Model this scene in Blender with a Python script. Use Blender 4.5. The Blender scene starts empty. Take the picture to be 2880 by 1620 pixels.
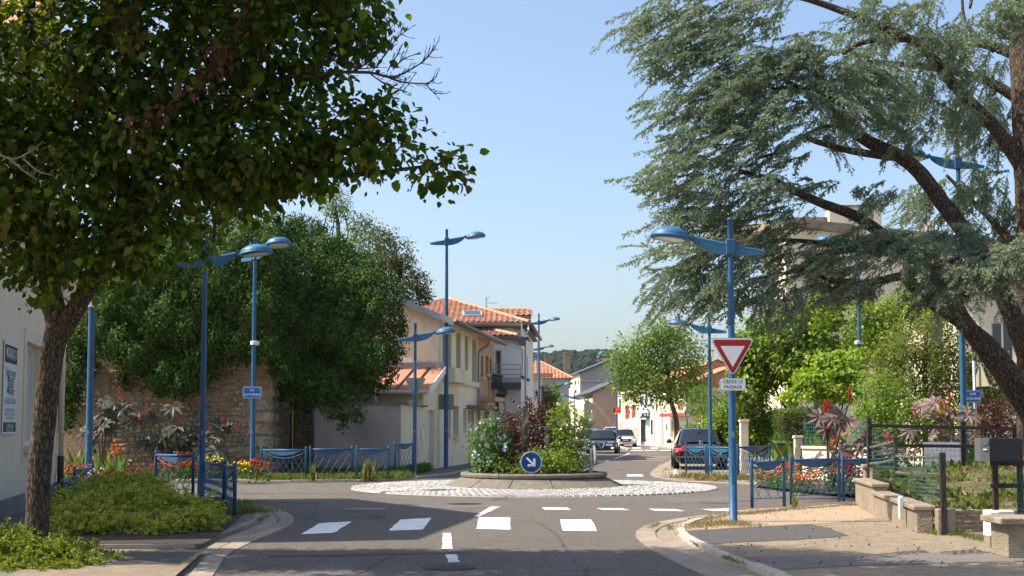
import bpy, math, random
import numpy as np
from mathutils import Vector, Matrix
random.seed(7)
rng = np.random.default_rng(7)
SC = bpy.context.scene
COL = SC.collection

# ---------------------------------------------------------------- camera
F, CX, HOR, CAMZ, PITCH = 3600.0, 1440.0, 1205.0, 1.5, math.radians(3.7)
PPY = HOR - F * math.tan(PITCH)
cam_d = bpy.data.cameras.new('camera'); cam = bpy.data.objects.new('camera', cam_d); COL.objects.link(cam)
cam_d.sensor_width = 36.0; cam_d.lens = 36.0 * F / 2880.0
cam_d.shift_y = (PPY - 810.0) / 2880.0
cam_d.clip_start = 0.1; cam_d.clip_end = 8000
cam.location = (0, 0, CAMZ); cam.rotation_euler = (math.pi / 2 + PITCH, 0, 0)
SC.camera = cam

# ---------------------------------------------------------------- sky, sun, exposure
SUN_EL = math.radians(50); SUN_DIR = Vector((-0.999, -0.04, 0)).normalized()      # towards the sun, on plan
world = bpy.data.worlds.new('World'); SC.world = world; world.use_nodes = True
wn = world.node_tree.nodes; wl = world.node_tree.links; wn.clear()
sky = wn.new('ShaderNodeTexSky'); sky.sky_type = 'NISHITA'; sky.sun_disc = False
sky.sun_elevation = SUN_EL; sky.sun_rotation = math.atan2(SUN_DIR.x, SUN_DIR.y)
sky.air_density = 1.1; sky.dust_density = 3.2; sky.ozone_density = 2.6; sky.altitude = 200
bg = wn.new('ShaderNodeBackground'); bg.inputs[1].default_value = 0.126
wo = wn.new('ShaderNodeOutputWorld'); wl.new(sky.outputs[0], bg.inputs[0]); wl.new(bg.outputs[0], wo.inputs[0])
sun_d = bpy.data.lights.new('sun', 'SUN'); sun_d.energy = 4.5; sun_d.angle = math.radians(0.53); sun_d.color = (1.0, 0.91, 0.78)
sun = bpy.data.objects.new('sun', sun_d); COL.objects.link(sun)
_L = Vector((-SUN_DIR.x * math.cos(SUN_EL), -SUN_DIR.y * math.cos(SUN_EL), -math.sin(SUN_EL)))
sun.rotation_euler = _L.to_track_quat('-Z', 'Y').to_euler(); sun.location = (-30, 5, 40)
vs = SC.view_settings; vs.view_transform = 'Standard'; vs.look = 'None'; vs.exposure = 0.92; vs.gamma = 1.0; vs.use_curve_mapping = False
SC.cycles.max_bounces = 8; SC.cycles.transparent_max_bounces = 8; SC.cycles.use_denoising = True

# ---------------------------------------------------------------- placing helpers
# pixel helpers only serve to survey the place: a pixel plus a distance (or a ground height) gives a world point
K = 2880.0 / 2576.0
_cp, _sp = math.cos(PITCH), math.sin(PITCH)
def ray(x, y):
    xc, yc = (x - CX) / F, (PPY - y) / F
    return Vector((xc, _cp - yc * _sp, _sp + yc * _cp))
def at(x, y, D):
    r = ray(x, y); t = D / r.y
    return Vector((r.x * t, D, CAMZ + r.z * t))
def gd(x, y, z=0.0):
    r = ray(x, y); t = (z - CAMZ) / r.z
    return Vector((r.x * t, r.y * t, z))
def sat(x, y, D): return at(x * K, y * K, D)
def sgd(x, y, z=0.0): return gd(x * K, y * K, z)
def onplane(P0, P1, x, y):
    """(u, z) where the pixel's ray meets the vertical plane through P0, P1"""
    d = Vector((P1[0] - P0[0], P1[1] - P0[1])); L = d.length; d /= L
    r = ray(x, y)
    # P0 + u d = t r
    det = d.x * (-r.y) - d.y * (-r.x)
    u = ((-P0[0]) * (-r.y) - (-P0[1]) * (-r.x)) / det
    t = (d.x * (-P0[1]) - d.y * (-P0[0])) / det
    return u, CAMZ + r.z * t

# ---------------------------------------------------------------- mesh builder
class MB:
    def __init__(s): s.v = []; s.f = []; s.m = []; s.cur = 0
    def add(s, vs_, fs):
        o = len(s.v); s.v += [tuple(p) for p in vs_]; s.f += [tuple(i + o for i in f) for f in fs]; s.m += [s.cur] * len(fs)
        return s
    def box(s, c, size, rz=0.0, M=None, taper=1.0):
        x, y, z = size[0] / 2, size[1] / 2, size[2] / 2
        ps = [(-x, -y, -z), (x, -y, -z), (x, y, -z), (-x, y, -z), (-x * taper, -y * taper, z), (x * taper, -y * taper, z), (x * taper, y * taper, z), (-x * taper, y * taper, z)]
        R = M if M is not None else Matrix.Rotation(rz, 3, 'Z')
        c = Vector(c)
        return s.add([c + R @ Vector(p) for p in ps], [(0, 3, 2, 1), (4, 5, 6, 7), (0, 1, 5, 4), (1, 2, 6, 5), (2, 3, 7, 6), (3, 0, 4, 7)])
    def quad(s, a, b, c, d): return s.add([a, b, c, d], [(0, 1, 2, 3)])
    def prism(s, poly, z0, z1):
        """poly: list of (x, y) counter-clockwise"""
        n = len(poly)
        vs_ = [(p[0], p[1], z0) for p in poly] + [(p[0], p[1], z1) for p in poly]
        return s.add(vs_, [tuple(range(n, 2 * n))] + [tuple(reversed(range(n)))] + [(i, (i + 1) % n, n + (i + 1) % n, n + i) for i in range(n)])
    def extrude(s, pts, nrm):
        """planar outline pts (world), pushed along nrm vector"""
        n = len(pts); nrm = Vector(nrm)
        vs_ = [Vector(p) for p in pts] + [Vector(p) + nrm for p in pts]
        return s.add(vs_, [tuple(reversed(range(n))), tuple(range(n, 2 * n))] + [(i, (i + 1) % n, n + (i + 1) % n, n + i) for i in range(n)])
    def tube(s, pts, r, n=8, cap=True, jit=0.0):
        pts = [Vector(p) for p in pts]; m = len(pts)
        rs = r if hasattr(r, '__len__') else [r] * m
        vs_ = []; prev = None
        for i, p in enumerate(pts):
            t = (pts[min(i + 1, m - 1)] - pts[max(i - 1, 0)])
            t = t.normalized() if t.length > 1e-9 else Vector((0, 0, 1))
            if prev is None:
                a = t.orthogonal().normalized()
            else:
                a = (prev - t * prev.dot(t)); a = a.normalized() if a.length > 1e-6 else t.orthogonal().normalized()
            prev = a; b = t.cross(a)
            for k in range(n):
                th = 2 * math.pi * k / n; rr = rs[i] * (1 + (random.uniform(-jit, jit) if jit else 0))
                vs_.append(p + (a * math.cos(th) + b * math.sin(th)) * rr)
        fs = [(i * n + k, i * n + (k + 1) % n, (i + 1) * n + (k + 1) % n, (i + 1) * n + k) for i in range(m - 1) for k in range(n)]
        if cap: fs += [tuple(reversed(range(n))), tuple(range((m - 1) * n, m * n))]
        return s.add(vs_, fs)
    def lathe(s, prof, c=(0, 0, 0), n=24, M=None):
        vs_ = []; c = Vector(c)
        for (r, z) in prof:
            for k in range(n):
                th = 2 * math.pi * k / n; p = Vector((r * math.cos(th), r * math.sin(th), z))
                vs_.append(c + (M @ p if M is not None else p))
        m = len(prof)
        fs = [(i * n + k, i * n + (k + 1) % n, (i + 1) * n + (k + 1) % n, (i + 1) * n + k) for i in range(m - 1) for k in range(n)]
        if prof[0][0] > 1e-6: fs.append(tuple(reversed(range(n))))
        if prof[-1][0] > 1e-6: fs.append(tuple(range((m - 1) * n, m * n)))
        return s.add(vs_, fs)
    def mesh(s, name, mats, smooth=False):
        me = bpy.data.meshes.new(name); me.from_pydata(s.v, [], s.f)
        for m_ in (mats if isinstance(mats, (list, tuple)) else [mats]): me.materials.append(m_)
        if any(s.m): me.polygons.foreach_set('material_index', s.m)
        if smooth: me.polygons.foreach_set('use_smooth', [True] * len(s.f))
        me.update(); return me
    def build(s, name, mats, parent=None, smooth=False, bevel=0.0):
        o = bpy.data.objects.new(name, s.mesh(name, mats, smooth)); COL.objects.link(o)
        if parent is not None: o.parent = parent
        if bevel:
            b = o.modifiers.new('bevel', 'BEVEL'); b.width = bevel; b.segments = 1; b.limit_method = 'ANGLE'
        return o
def tag(o, label=None, cat=None, group=None, kind=None):
    if label: o['label'] = label
    if cat: o['category'] = cat
    if group: o['group'] = group
    if kind: o['kind'] = kind
    return o
def empty(name, loc=(0, 0, 0), label=None, cat=None, group=None):
    o = bpy.data.objects.new(name, None); COL.objects.link(o); o.location = loc; o.empty_display_size = .2
    return tag(o, label, cat, group)
def link_mesh(name, me, parent=None, M=None):
    o = bpy.data.objects.new(name, me); COL.objects.link(o)
    if parent is not None: o.parent = parent
    if M is not None: o.matrix_local = M
    return o
def world_thing(name, label, cat, group=None):
    """an empty at the origin: parts under it are given in world coordinates, then re-based by settle()"""
    return empty(name, (0, 0, 0), label, cat, group)
def settle(root, base):
    """moves the empty to the base of its thing and keeps the parts where they are"""
    base = Vector(base); root.location = base
    for ch in root.children: ch.matrix_parent_inverse = Matrix.Translation(-base)
    return root

# ---------------------------------------------------------------- text as mesh
_font_cache = {}
def text_mesh(txt, size, mat, bold=0.0, sx=1.0, align='CENTER', extrude=0.0):
    cu = bpy.data.curves.new('lettering', 'FONT'); cu.body = txt; cu.size = size; cu.align_x = align; cu.align_y = 'CENTER'
    cu.offset = bold; cu.extrude = extrude; cu.resolution_u = 3; cu.space_line = 1.0
    o = bpy.data.objects.new('lettering', cu); COL.objects.link(o)
    dg = bpy.context.evaluated_depsgraph_get(); dg.update()
    me = bpy.data.meshes.new_from_object(o.evaluated_get(dg)); bpy.data.objects.remove(o); bpy.data.curves.remove(cu)
    me.materials.clear(); me.materials.append(mat)
    if sx != 1.0:
        for v in me.vertices: v.co.x *= sx
    return me
def frame_M(o, u, n):
    """matrix whose x is u, z (out of the face) is n, y = up"""
    u = Vector(u).normalized(); n = Vector(n).normalized(); w = n.cross(u)
    return Matrix(((u.x, w.x, n.x, o[0]), (u.y, w.y, n.y, o[1]), (u.z, w.z, n.z, o[2]), (0, 0, 0, 1)))

# ---------------------------------------------------------------- materials
def _nt(name):
    m = bpy.data.materials.new(name); m.use_nodes = True; nt = m.node_tree
    return m, nt, nt.nodes['Principled BSDF']
def pm(name, c1, c2=None, scale=4.0, rough=0.8, bump=0.0, bscale=40.0, metal=0.0, spec=0.4, detail=6.0, speck=None, speck_scale=300, coat=0.0, stretch=None, stain=None, stain_scale=.6):
    m, nt, b = _nt(name); N, Lk = nt.nodes, nt.links
    b.inputs['Roughness'].default_value = rough; b.inputs['Metallic'].default_value = metal
    b.inputs['Specular IOR Level'].default_value = spec; b.inputs['Coat Weight'].default_value = coat
    c1 = (*c1, 1)
    tc = N.new('ShaderNodeNewGeometry'); src = tc.outputs['Position']
    if stretch:
        mp = N.new('ShaderNodeMapping'); mp.inputs['Scale'].default_value = stretch; Lk.new(src, mp.inputs[0]); src = mp.outputs[0]
    col = None
    if c2:
        nz = N.new('ShaderNodeTexNoise'); nz.inputs['Scale'].default_value = scale; nz.inputs['Detail'].default_value = detail; nz.inputs['Roughness'].default_value = .6
        Lk.new(src, nz.inputs['Vector'])
        rp = N.new('ShaderNodeValToRGB'); rp.color_ramp.elements[0].position = .33; rp.color_ramp.elements[1].position = .67
        rp.color_ramp.elements[0].color = c1; rp.color_ramp.elements[1].color = (*c2, 1)
        Lk.new(nz.outputs[0], rp.inputs[0]); col = rp.outputs[0]
    if stain:
        nz = N.new('ShaderNodeTexNoise'); nz.inputs['Scale'].default_value = stain_scale; nz.inputs['Detail'].default_value = 8; nz.inputs['Roughness'].default_value = .65
        Lk.new(src, nz.inputs['Vector'])
        rp = N.new('ShaderNodeValToRGB'); rp.color_ramp.elements[0].position = .5; rp.color_ramp.elements[1].position = .72
        rp.color_ramp.elements[0].color = (0, 0, 0, 1); rp.color_ramp.elements[1].color = (.75, .75, .75, 1); Lk.new(nz.outputs[0], rp.inputs[0])
        mx = N.new('ShaderNodeMix'); mx.data_type = 'RGBA'; mx.inputs[7].default_value = (*stain, 1); Lk.new(rp.outputs[0], mx.inputs[0])
        if col: Lk.new(col, mx.inputs[6])
        else: mx.inputs[6].default_value = c1
        col = mx.outputs[2]
    if speck:
        vz = N.new('ShaderNodeTexNoise'); vz.inputs['Scale'].default_value = speck_scale; vz.inputs['Detail'].default_value = 2; Lk.new(tc.outputs['Position'], vz.inputs['Vector'])
        rp = N.new('ShaderNodeValToRGB'); rp.color_ramp.elements[0].position = .42; rp.color_ramp.elements[1].position = .62
        rp.color_ramp.elements[0].color = (0, 0, 0, 1); rp.color_ramp.elements[1].color = (1, 1, 1, 1); Lk.new(vz.outputs[0], rp.inputs[0])
        mx = N.new('ShaderNodeMix'); mx.data_type = 'RGBA'; mx.inputs[7].default_value = (*speck, 1); Lk.new(rp.outputs[0], mx.inputs[0])
        if col: Lk.new(col, mx.inputs[6])
        else: mx.inputs[6].default_value = c1
        col = mx.outputs[2]
    if col: Lk.new(col, b.inputs['Base Color'])
    else: b.inputs['Base Color'].default_value = c1
    if bump:
        nb = N.new('ShaderNodeTexNoise'); nb.inputs['Scale'].default_value = bscale; nb.inputs['Detail'].default_value = 5; Lk.new(src, nb.inputs['Vector'])
        bp = N.new('ShaderNodeBump'); bp.inputs['Strength'].default_value = bump; bp.inputs['Distance'].default_value = .05
        Lk.new(nb.outputs[0], bp.inputs['Height']); Lk.new(bp.outputs[0], b.inputs['Normal'])
    return m
def leafmat(name, cols, trans=.35, rough=.45, spec=.4, tcol=None):
    """one colour per leaf, taken at random from the ramp; thin-leaf translucency"""
    m, nt, b = _nt(name); N, Lk = nt.nodes, nt.links
    g = N.new('ShaderNodeNewGeometry'); rp = N.new('ShaderNodeValToRGB'); rp.color_ramp.interpolation = 'LINEAR'
    el = rp.color_ramp.elements; n = len(cols)
    while len(el) < n: el.new(.5)
    for i, c in enumerate(cols): el[i].position = i / (n - 1) if len(c) == 3 else c[3]; el[i].color = (*c[:3], 1)
    Lk.new(g.outputs['Random Per Island'], rp.inputs[0]); Lk.new(rp.outputs[0], b.inputs['Base Color'])
    b.inputs['Roughness'].default_value = rough; b.inputs['Specular IOR Level'].default_value = spec
    t = N.new('ShaderNodeBsdfTranslucent'); mg = N.new('ShaderNodeMix'); mg.data_type = 'RGBA'; mg.blend_type = 'MULTIPLY'; mg.inputs[0].default_value = 1
    mg.inputs[7].default_value = (*(tcol or (1.5, 1.6, .5)), 1); Lk.new(rp.outputs[0], mg.inputs[6]); Lk.new(mg.outputs[2], t.inputs[0])
    ms = N.new('ShaderNodeMixShader'); ms.inputs[0].default_value = trans
    Lk.new(b.outputs[0], ms.inputs[1]); Lk.new(t.outputs[0], ms.inputs[2]); Lk.new(ms.outputs[0], N['Material Output'].inputs[0])
    return m
def rndmat(name, cols, rough=.85, bump=.3, bscale=30, noise=.25, nscale=8, spec=.3):
    """stone / tile: one colour per object (shared mesh data), plus a little noise"""
    m, nt, b = _nt(name); N, Lk = nt.nodes, nt.links
    oi = N.new('ShaderNodeObjectInfo'); g = N.new('ShaderNodeNewGeometry'); rp = N.new('ShaderNodeValToRGB')
    ad = N.new('ShaderNodeMath'); ad.operation = 'ADD'; Lk.new(oi.outputs['Random'], ad.inputs[0]); Lk.new(g.outputs['Random Per Island'], ad.inputs[1])
    fr = N.new('ShaderNodeMath'); fr.operation = 'FRACT'; Lk.new(ad.outputs[0], fr.inputs[0])
    el = rp.color_ramp.elements
    while len(el) < len(cols): el.new(.5)
    for i, c in enumerate(cols): el[i].position = i / (len(cols) - 1); el[i].color = (*c, 1)
    Lk.new(fr.outputs[0], rp.inputs[0])
    nz = N.new('ShaderNodeTexNoise'); nz.inputs['Scale'].default_value = nscale; nz.inputs['Detail'].default_value = 8; Lk.new(g.outputs['Position'], nz.inputs['Vector'])
    mr = N.new('ShaderNodeMapRange'); mr.inputs[1].default_value = .3; mr.inputs[2].default_value = .7; mr.inputs[3].default_value = 1 - noise; mr.inputs[4].default_value = 1 + noise; Lk.new(nz.outputs[0], mr.inputs[0])
    mx = N.new('ShaderNodeMix'); mx.data_type = 'RGBA'; mx.blend_type = 'MULTIPLY'; mx.inputs[0].default_value = 1
    Lk.new(rp.outputs[0], mx.inputs[6]); Lk.new(mr.outputs[0], mx.inputs[7]); Lk.new(mx.outputs[2], b.inputs['Base Color'])
    b.inputs['Roughness'].default_value = rough; b.inputs['Specular IOR Level'].default_value = spec
    if bump:
        nb = N.new('ShaderNodeTexNoise'); nb.inputs['Scale'].default_value = bscale; nb.inputs['Detail'].default_value = 6; Lk.new(g.outputs['Position'], nb.inputs['Vector'])
        bp = N.new('ShaderNodeBump'); bp.inputs['Strength'].default_value = bump; bp.inputs['Distance'].default_value = .05
        Lk.new(nb.outputs[0], bp.inputs['Height']); Lk.new(bp.outputs[0], b.inputs['Normal'])
    return m
def bark(name, c1, c2, vscale=14, stretch=(1, 1, .25), bump=1.0):
    m, nt, b = _nt(name); N, Lk = nt.nodes, nt.links
    g = N.new('ShaderNodeNewGeometry'); mp = N.new('ShaderNodeMapping'); mp.inputs['Scale'].default_value = stretch; Lk.new(g.outputs['Position'], mp.inputs[0])
    vo = N.new('ShaderNodeTexVoronoi'); vo.feature = 'DISTANCE_TO_EDGE'; vo.inputs['Scale'].default_value = vscale
    nz = N.new('ShaderNodeTexNoise'); nz.inputs['Scale'].default_value = vscale * .7; nz.inputs['Detail'].default_value = 8; Lk.new(mp.outputs[0], nz.inputs['Vector'])
    wv = N.new('ShaderNodeMix'); wv.data_type = 'RGBA'; wv.inputs[0].default_value = .12; Lk.new(mp.outputs[0], wv.inputs[6]); Lk.new(nz.outputs[1], wv.inputs[7]); Lk.new(wv.outputs[2], vo.inputs['Vector'])
    rp = N.new('ShaderNodeValToRGB'); rp.color_ramp.elements[0].color = (*c1, 1); rp.color_ramp.elements[1].color = (*c2, 1); rp.color_ramp.elements[0].position = .02; rp.color_ramp.elements[1].position = .28
    Lk.new(vo.outputs[0], rp.inputs[0]); Lk.new(rp.outputs[0], b.inputs['Base Color']); b.inputs['Roughness'].default_value = .9; b.inputs['Specular IOR Level'].default_value = .2
    ad = N.new('ShaderNodeMath'); ad.operation = 'ADD'; Lk.new(rp.outputs[0], ad.inputs[0]); Lk.new(nz.outputs[0], ad.inputs[1])
    bp = N.new('ShaderNodeBump'); bp.inputs['Strength'].default_value = bump; bp.inputs['Distance'].default_value = .04; Lk.new(ad.outputs[0], bp.inputs['Height']); Lk.new(bp.outputs[0], b.inputs['Normal'])
    return m
def emit(name, c, s):
    m, nt, b = _nt(name); b.inputs['Base Color'].default_value = (*c, 1); b.inputs['Emission Color'].default_value = (*c, 1); b.inputs['Emission Strength'].default_value = s
    return m
def glass(name, c=(.02, .03, .04), rough=.04):
    m, nt, b = _nt(name); b.inputs['Base Color'].default_value = (*c, 1); b.inputs['Roughness'].default_value = rough; b.inputs['Specular IOR Level'].default_value = .9
    return m

M = {}
def paintblue(name, c, c2):
    return pm(name, c, c2, scale=3, rough=.48, spec=.4, bump=.04, bscale=200, stain=tuple(v * 1.35 + .02 for v in c), stain_scale=2.5)
M['blue'] = paintblue('street_blue_paint', (.018, .088, .19), (.025, .106, .215))
M['blue2'] = paintblue('lamp_blue_paint', (.026, .115, .225), (.035, .14, .26))
M['asphalt'] = pm('asphalt', (.068, .059, .051), (.148, .131, .114), scale=4.5, detail=12, rough=.9, bump=.8, bscale=90, speck=(.25, .22, .19), speck_scale=40, spec=.25, stain=(.06, .056, .053), stain_scale=.45)
M['asphalt_new'] = pm('dark_asphalt_patch', (.062, .06, .06), (.085, .08, .078), scale=3, rough=.92, bump=.5, bscale=150, speck=(.14, .135, .13), speck_scale=140, spec=.2)
M['pave'] = pm('aggregate_pavement', (.26, .21, .145), (.44, .36, .25), scale=5, detail=12, rough=.95, bump=.6, bscale=110, speck=(.2, .155, .115), speck_scale=95, spec=.2, stain=(.24, .195, .15), stain_scale=.5)
M['pave_grey'] = pm('grey_pavement', (.2, .18, .16), (.27, .24, .21), scale=1.4, rough=.95, bump=.5, bscale=120, speck=(.12, .11, .1), speck_scale=100, spec=.2)
M['pave_pink'] = pm('stamped_pink_pavement', (.38, .3, .2), (.45, .355, .24), scale=1.5, rough=.95, bump=.4, bscale=70, speck=(.3, .2, .14), speck_scale=40, spec=.2)
M['gutter'] = rndmat('gutter_concrete', [(.25, .205, .155), (.31, .258, .2), (.28, .235, .18)], bump=.3, bscale=90, noise=.18, nscale=3)
M['kerb'] = rndmat('kerb_granite', [(.4, .355, .29), (.47, .42, .35), (.43, .38, .31)], bump=.35, bscale=80, noise=.2, nscale=7)
M['mark'] = pm('white_road_paint', (.78, .78, .77), (.86, .86, .85), scale=9, rough=.7, bump=.25, bscale=150, stain=(.42, .4, .38), stain_scale=4)
M['markold'] = pm('worn_road_paint', (.6, .6, .58), (.8, .8, .78), scale=9, rough=.8, bump=.25, bscale=150, stain=(.16, .15, .145), stain_scale=5)
M['sett'] = rndmat('painted_setts', [(.36, .345, .32), (.5, .485, .46), (.44, .42, .395), (.54, .53, .51)], bump=.4, bscale=60, noise=.2, nscale=14)
M['island'] = pm('island_concrete', (.17, .15, .122), (.28, .25, .207), scale=6, detail=12, rough=.95, bump=.5, bscale=110, speck=(.15, .13, .105), speck_scale=60, spec=.2, stain=(.17, .14, .105), stain_scale=1.3)
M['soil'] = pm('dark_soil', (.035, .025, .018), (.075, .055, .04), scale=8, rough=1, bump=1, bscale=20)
M['grass_ground'] = pm('dry_grass_ground', (.07, .085, .025), (.2, .15, .085), scale=3, rough=1, bump=1, bscale=40)
M['terrain'] = pm('terrain_earth', (.12, .12, .06), (.2, .17, .1), scale=.2, rough=1)
M['cream'] = pm('cream_render', (.8, .71, .52), (.84, .755, .57), scale=1.2, rough=.92, bump=.35, bscale=18, spec=.2, stain=(.56, .48, .35), stain_scale=1.1, stretch=(1, 1, .28))
M['cream2'] = pm('light_beige_render', (.76, .665, .48), (.81, .715, .53), scale=1.3, rough=.92, bump=.3, bscale=30, spec=.2, stain=(.5, .42, .33), stain_scale=.5)
M['mouss'] = pm('beige_roughcast', (.76, .63, .47), (.81, .68, .52), scale=2, rough=.95, bump=.45, bscale=60, spec=.2)
M['surround'] = pm('pale_stone_trim', (.66, .56, .43), (.72, .62, .49), scale=3, rough=.9, bump=.2, bscale=50)
M['orange_r'] = pm('apricot_render', (.52, .34, .21), (.58, .39, .25), scale=2, rough=.93, bump=.4, bscale=30)
M['white_r'] = pm('white_render', (.68, .68, .66), (.75, .75, .73), scale=1.5, rough=.9, bump=.2, bscale=40, stain=(.58, .57, .54), stain_scale=1.2, stretch=(1, 1, .25))
M['white_warm'] = pm('warm_white_render', (.68, .6, .46), (.73, .65, .51), scale=1.5, rough=.9, bump=.2, bscale=40)
M['grey_r'] = pm('grey_render', (.3, .3, .28), (.36, .355, .335), scale=1.2, rough=.95, bump=.25, bscale=25, stain=(.25, .25, .24))
M['brown_r'] = pm('brown_roughcast', (.44, .31, .23), (.52, .38, .28), scale=3, rough=1, bump=1.0, bscale=9)
M['gwall'] = pm('grey_cement_wall', (.22, .2, .185), (.28, .255, .235), scale=1.2, rough=.95, bump=.3, bscale=25, stain=(.2, .18, .16), stain_scale=1.1, stretch=(1, 1, .4))
M['mortar'] = pm('old_mortar', (.37, .265, .165), (.47, .345, .22), scale=5, rough=1, bump=1, bscale=18)
M['stone'] = rndmat('rubble_stone', [(.33, .24, .15), (.41, .31, .2), (.36, .285, .2), (.46, .36, .24), (.3, .245, .18)], bump=.9, bscale=22, noise=.35, nscale=9)
M['zinc'] = pm('zinc', (.36, .38, .4), (.44, .46, .48), scale=3, rough=.45, metal=.6, spec=.5)
M['zinc_dark'] = pm('weathered_zinc', (.17, .15, .13), (.23, .205, .18), scale=3, rough=.55, metal=.5)
M['tile'] = rndmat('clay_tile', [(.36, .165, .095), (.41, .195, .115), (.33, .15, .09), (.45, .235, .145), (.28, .13, .085), (.4, .21, .13)], rough=.85, bump=.2, bscale=60, noise=.3)
M['tile_hip'] = rndmat('clay_hip_tile', [(.46, .26, .16), (.5, .29, .185)], rough=.8, bump=.15, noise=.1)
M['tile_old'] = rndmat('old_clay_tile', [(.4, .19, .1), (.47, .23, .12), (.36, .18, .11)], rough=.9, bump=.2, noise=.2)
M['slate'] = pm('dark_roof_edge', (.07, .075, .085), (.1, .105, .115), scale=5, rough=.6)
M['redmetal'] = pm('red_sheet_roof', (.44, .2, .13), (.5, .235, .155), scale=2, rough=.55, spec=.4)
M['pvc'] = pm('white_pvc', (.72, .71, .68), rough=.4)
M['greypl'] = pm('grey_plastic', (.34, .35, .36), (.38, .39, .4), rough=.5)
M['wglass'] = glass('window_glass', (.03, .035, .04), .08)
M['shutter_w'] = pm('pale_roller_shutter', (.5, .45, .37), (.55, .5, .42), rough=.6)
M['redshut'] = pm('red_shutter', (.3, .045, .035), (.36, .06, .045), rough=.6)
M['black'] = pm('black_iron', (.015, .015, .016), (.025, .024, .023), rough=.5)
M['blackwood'] = pm('black_stained_wood', (.018, .015, .013), (.04, .032, .026), scale=6, rough=.7, bump=.5, bscale=30, stretch=(1, 1, .2))
M['oldwood'] = pm('weathered_rail', (.09, .07, .05), (.17, .13, .09), scale=8, rough=.85, bump=.5, bscale=40)
M['galv'] = pm('galvanised_steel', (.3, .31, .32), (.42, .43, .44), scale=8, rough=.45, metal=.75)
M['alu'] = pm('aluminium_edge', (.6, .61, .62), rough=.35, metal=.5)
M['signback'] = pm('sign_back', (.28, .26, .19), (.33, .3, .22), rough=.6)
M['sign_white'] = pm('sign_white', (.78, .79, .79), rough=.35)
M['sign_red'] = pm('sign_red', (.38, .012, .012), rough=.35)
M['sign_blue'] = pm('sign_blue', (.012, .095, .38), rough=.35)
M['plate_blue'] = pm('enamel_blue', (.012, .12, .42), rough=.25)
M['sign_black'] = pm('lettering_black', (.012, .012, .013), rough=.5)
M['sign_grey'] = pm('lettering_grey', (.16, .16, .17), rough=.5)
M['concrete'] = pm('weathered_concrete', (.23, .19, .135), (.33, .27, .195), scale=2.2, rough=.95, bump=.6, bscale=40, stain=(.13, .105, .08), stain_scale=1.6)
M['bluestone'] = rndmat('split_stone', [(.34, .3, .26), (.42, .37, .32), (.3, .265, .23)], bump=.9, bscale=30, noise=.25)
M['binmat'] = pm('green_plastic', (.055, .12, .035), (.07, .145, .045), rough=.5)
M['dkgreen'] = pm('dark_green_metal', (.01, .035, .035), rough=.4)
M['lens'] = pm('lamp_lens', (.6, .58, .52), rough=.2)
M['wire_g'] = pm('green_wire', (.02, .14, .1), rough=.5)
M['wire_d'] = pm('dark_wire', (.02, .028, .026), rough=.5)
M['barkp'] = bark('pear_bark', (.022, .017, .012), (.14, .105, .075), 26, (1, 1, .3))
M['barkc'] = bark('cedar_bark', (.03, .023, .018), (.15, .105, .08), 18, (1, 1, .45))
M['twig'] = pm('twig_bark', (.05, .035, .025), (.09, .065, .045), rough=.9)
M['deadtwig'] = pm('dead_twig', (.045, .034, .028), (.08, .062, .05), rough=.95)
M['greystone'] = pm('slate_standing_stone', (.1, .085, .07), (.19, .165, .135), scale=4, rough=.9, bump=.8, bscale=14, stretch=(1, 1, .3))
# foliage
M['pear'] = leafmat('pear_leaf', [(.022, .048, .007), (.045, .085, .01), (.085, .135, .014), (.16, .21, .02)], .48, .6, .14)
M['pear_red'] = leafmat('pear_leaf_red', [(.07, .028, .018), (.1, .038, .022), (.15, .06, .03), (.06, .03, .02)], .3, .45, .4, (1.5, 1.1, .6))
M['pear_brown'] = leafmat('pear_leaf_olive', [(.09, .085, .015), (.13, .1, .02), (.17, .15, .025), (.08, .1, .015)], .45, .6, .14)
M['ivy'] = leafmat('ivy_leaf', [(.01, .03, .005), (.02, .052, .007), (.042, .09, .011, .62), (.085, .14, .016, .96), (.18, .19, .025, 1.0)], .06, .7, .1)
M['cedar'] = leafmat('cedar_needles', [(.085, .12, .085), (.175, .225, .16), (.26, .315, .225), (.36, .41, .27)], .25, .75, .1, (1.2, 1.3, .7))
M['locust'] = leafmat('locust_leaf', [(.07, .12, .035), (.11, .17, .04), (.15, .2, .05)], .4, .5, .3)
M['brownt'] = leafmat('browning_leaf', [(.06, .1, .025), (.1, .12, .035), (.15, .11, .045), (.09, .12, .03)], .35, .5, .3)
M['ash'] = leafmat('ash_leaf', [(.06, .12, .016), (.1, .175, .02), (.15, .22, .025), (.2, .26, .03)], .4, .45, .35)
M['bright'] = leafmat('bright_leaf', [(.05, .1, .008), (.11, .18, .011), (.18, .26, .016), (.27, .34, .03)], .42, .45, .35)
M['lime'] = leafmat('lime_leaf', [(.15, .23, .02), (.22, .31, .03), (.28, .36, .05)], .42, .45, .35)
M['larch'] = leafmat('larch_leaf', [(.08, .12, .02), (.13, .18, .03), (.17, .2, .04), (.2, .17, .06)], .4, .5, .3)
M['hedge'] = leafmat('hedge_leaf', [(.05, .1, .016), (.08, .15, .02), (.13, .2, .025)], .35, .5, .3)
M['spirea'] = leafmat('spirea_leaf', [(.16, .2, .02), (.28, .33, .035), (.38, .42, .06), (.48, .48, .1), (.42, .3, .12)], .35, .5, .3)
M['spirea_shade'] = leafmat('spirea_leaf_shade', [(.07, .1, .012), (.13, .17, .02), (.19, .22, .03), (.25, .26, .05)], .35, .6, .15)  # same spirea leaf darkened: shade put into the colour of the corner shrub
M['hib'] = leafmat('hibiscus_leaf', [(.045, .1, .016), (.08, .155, .022), (.12, .2, .03)], .38, .42, .35)
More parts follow.
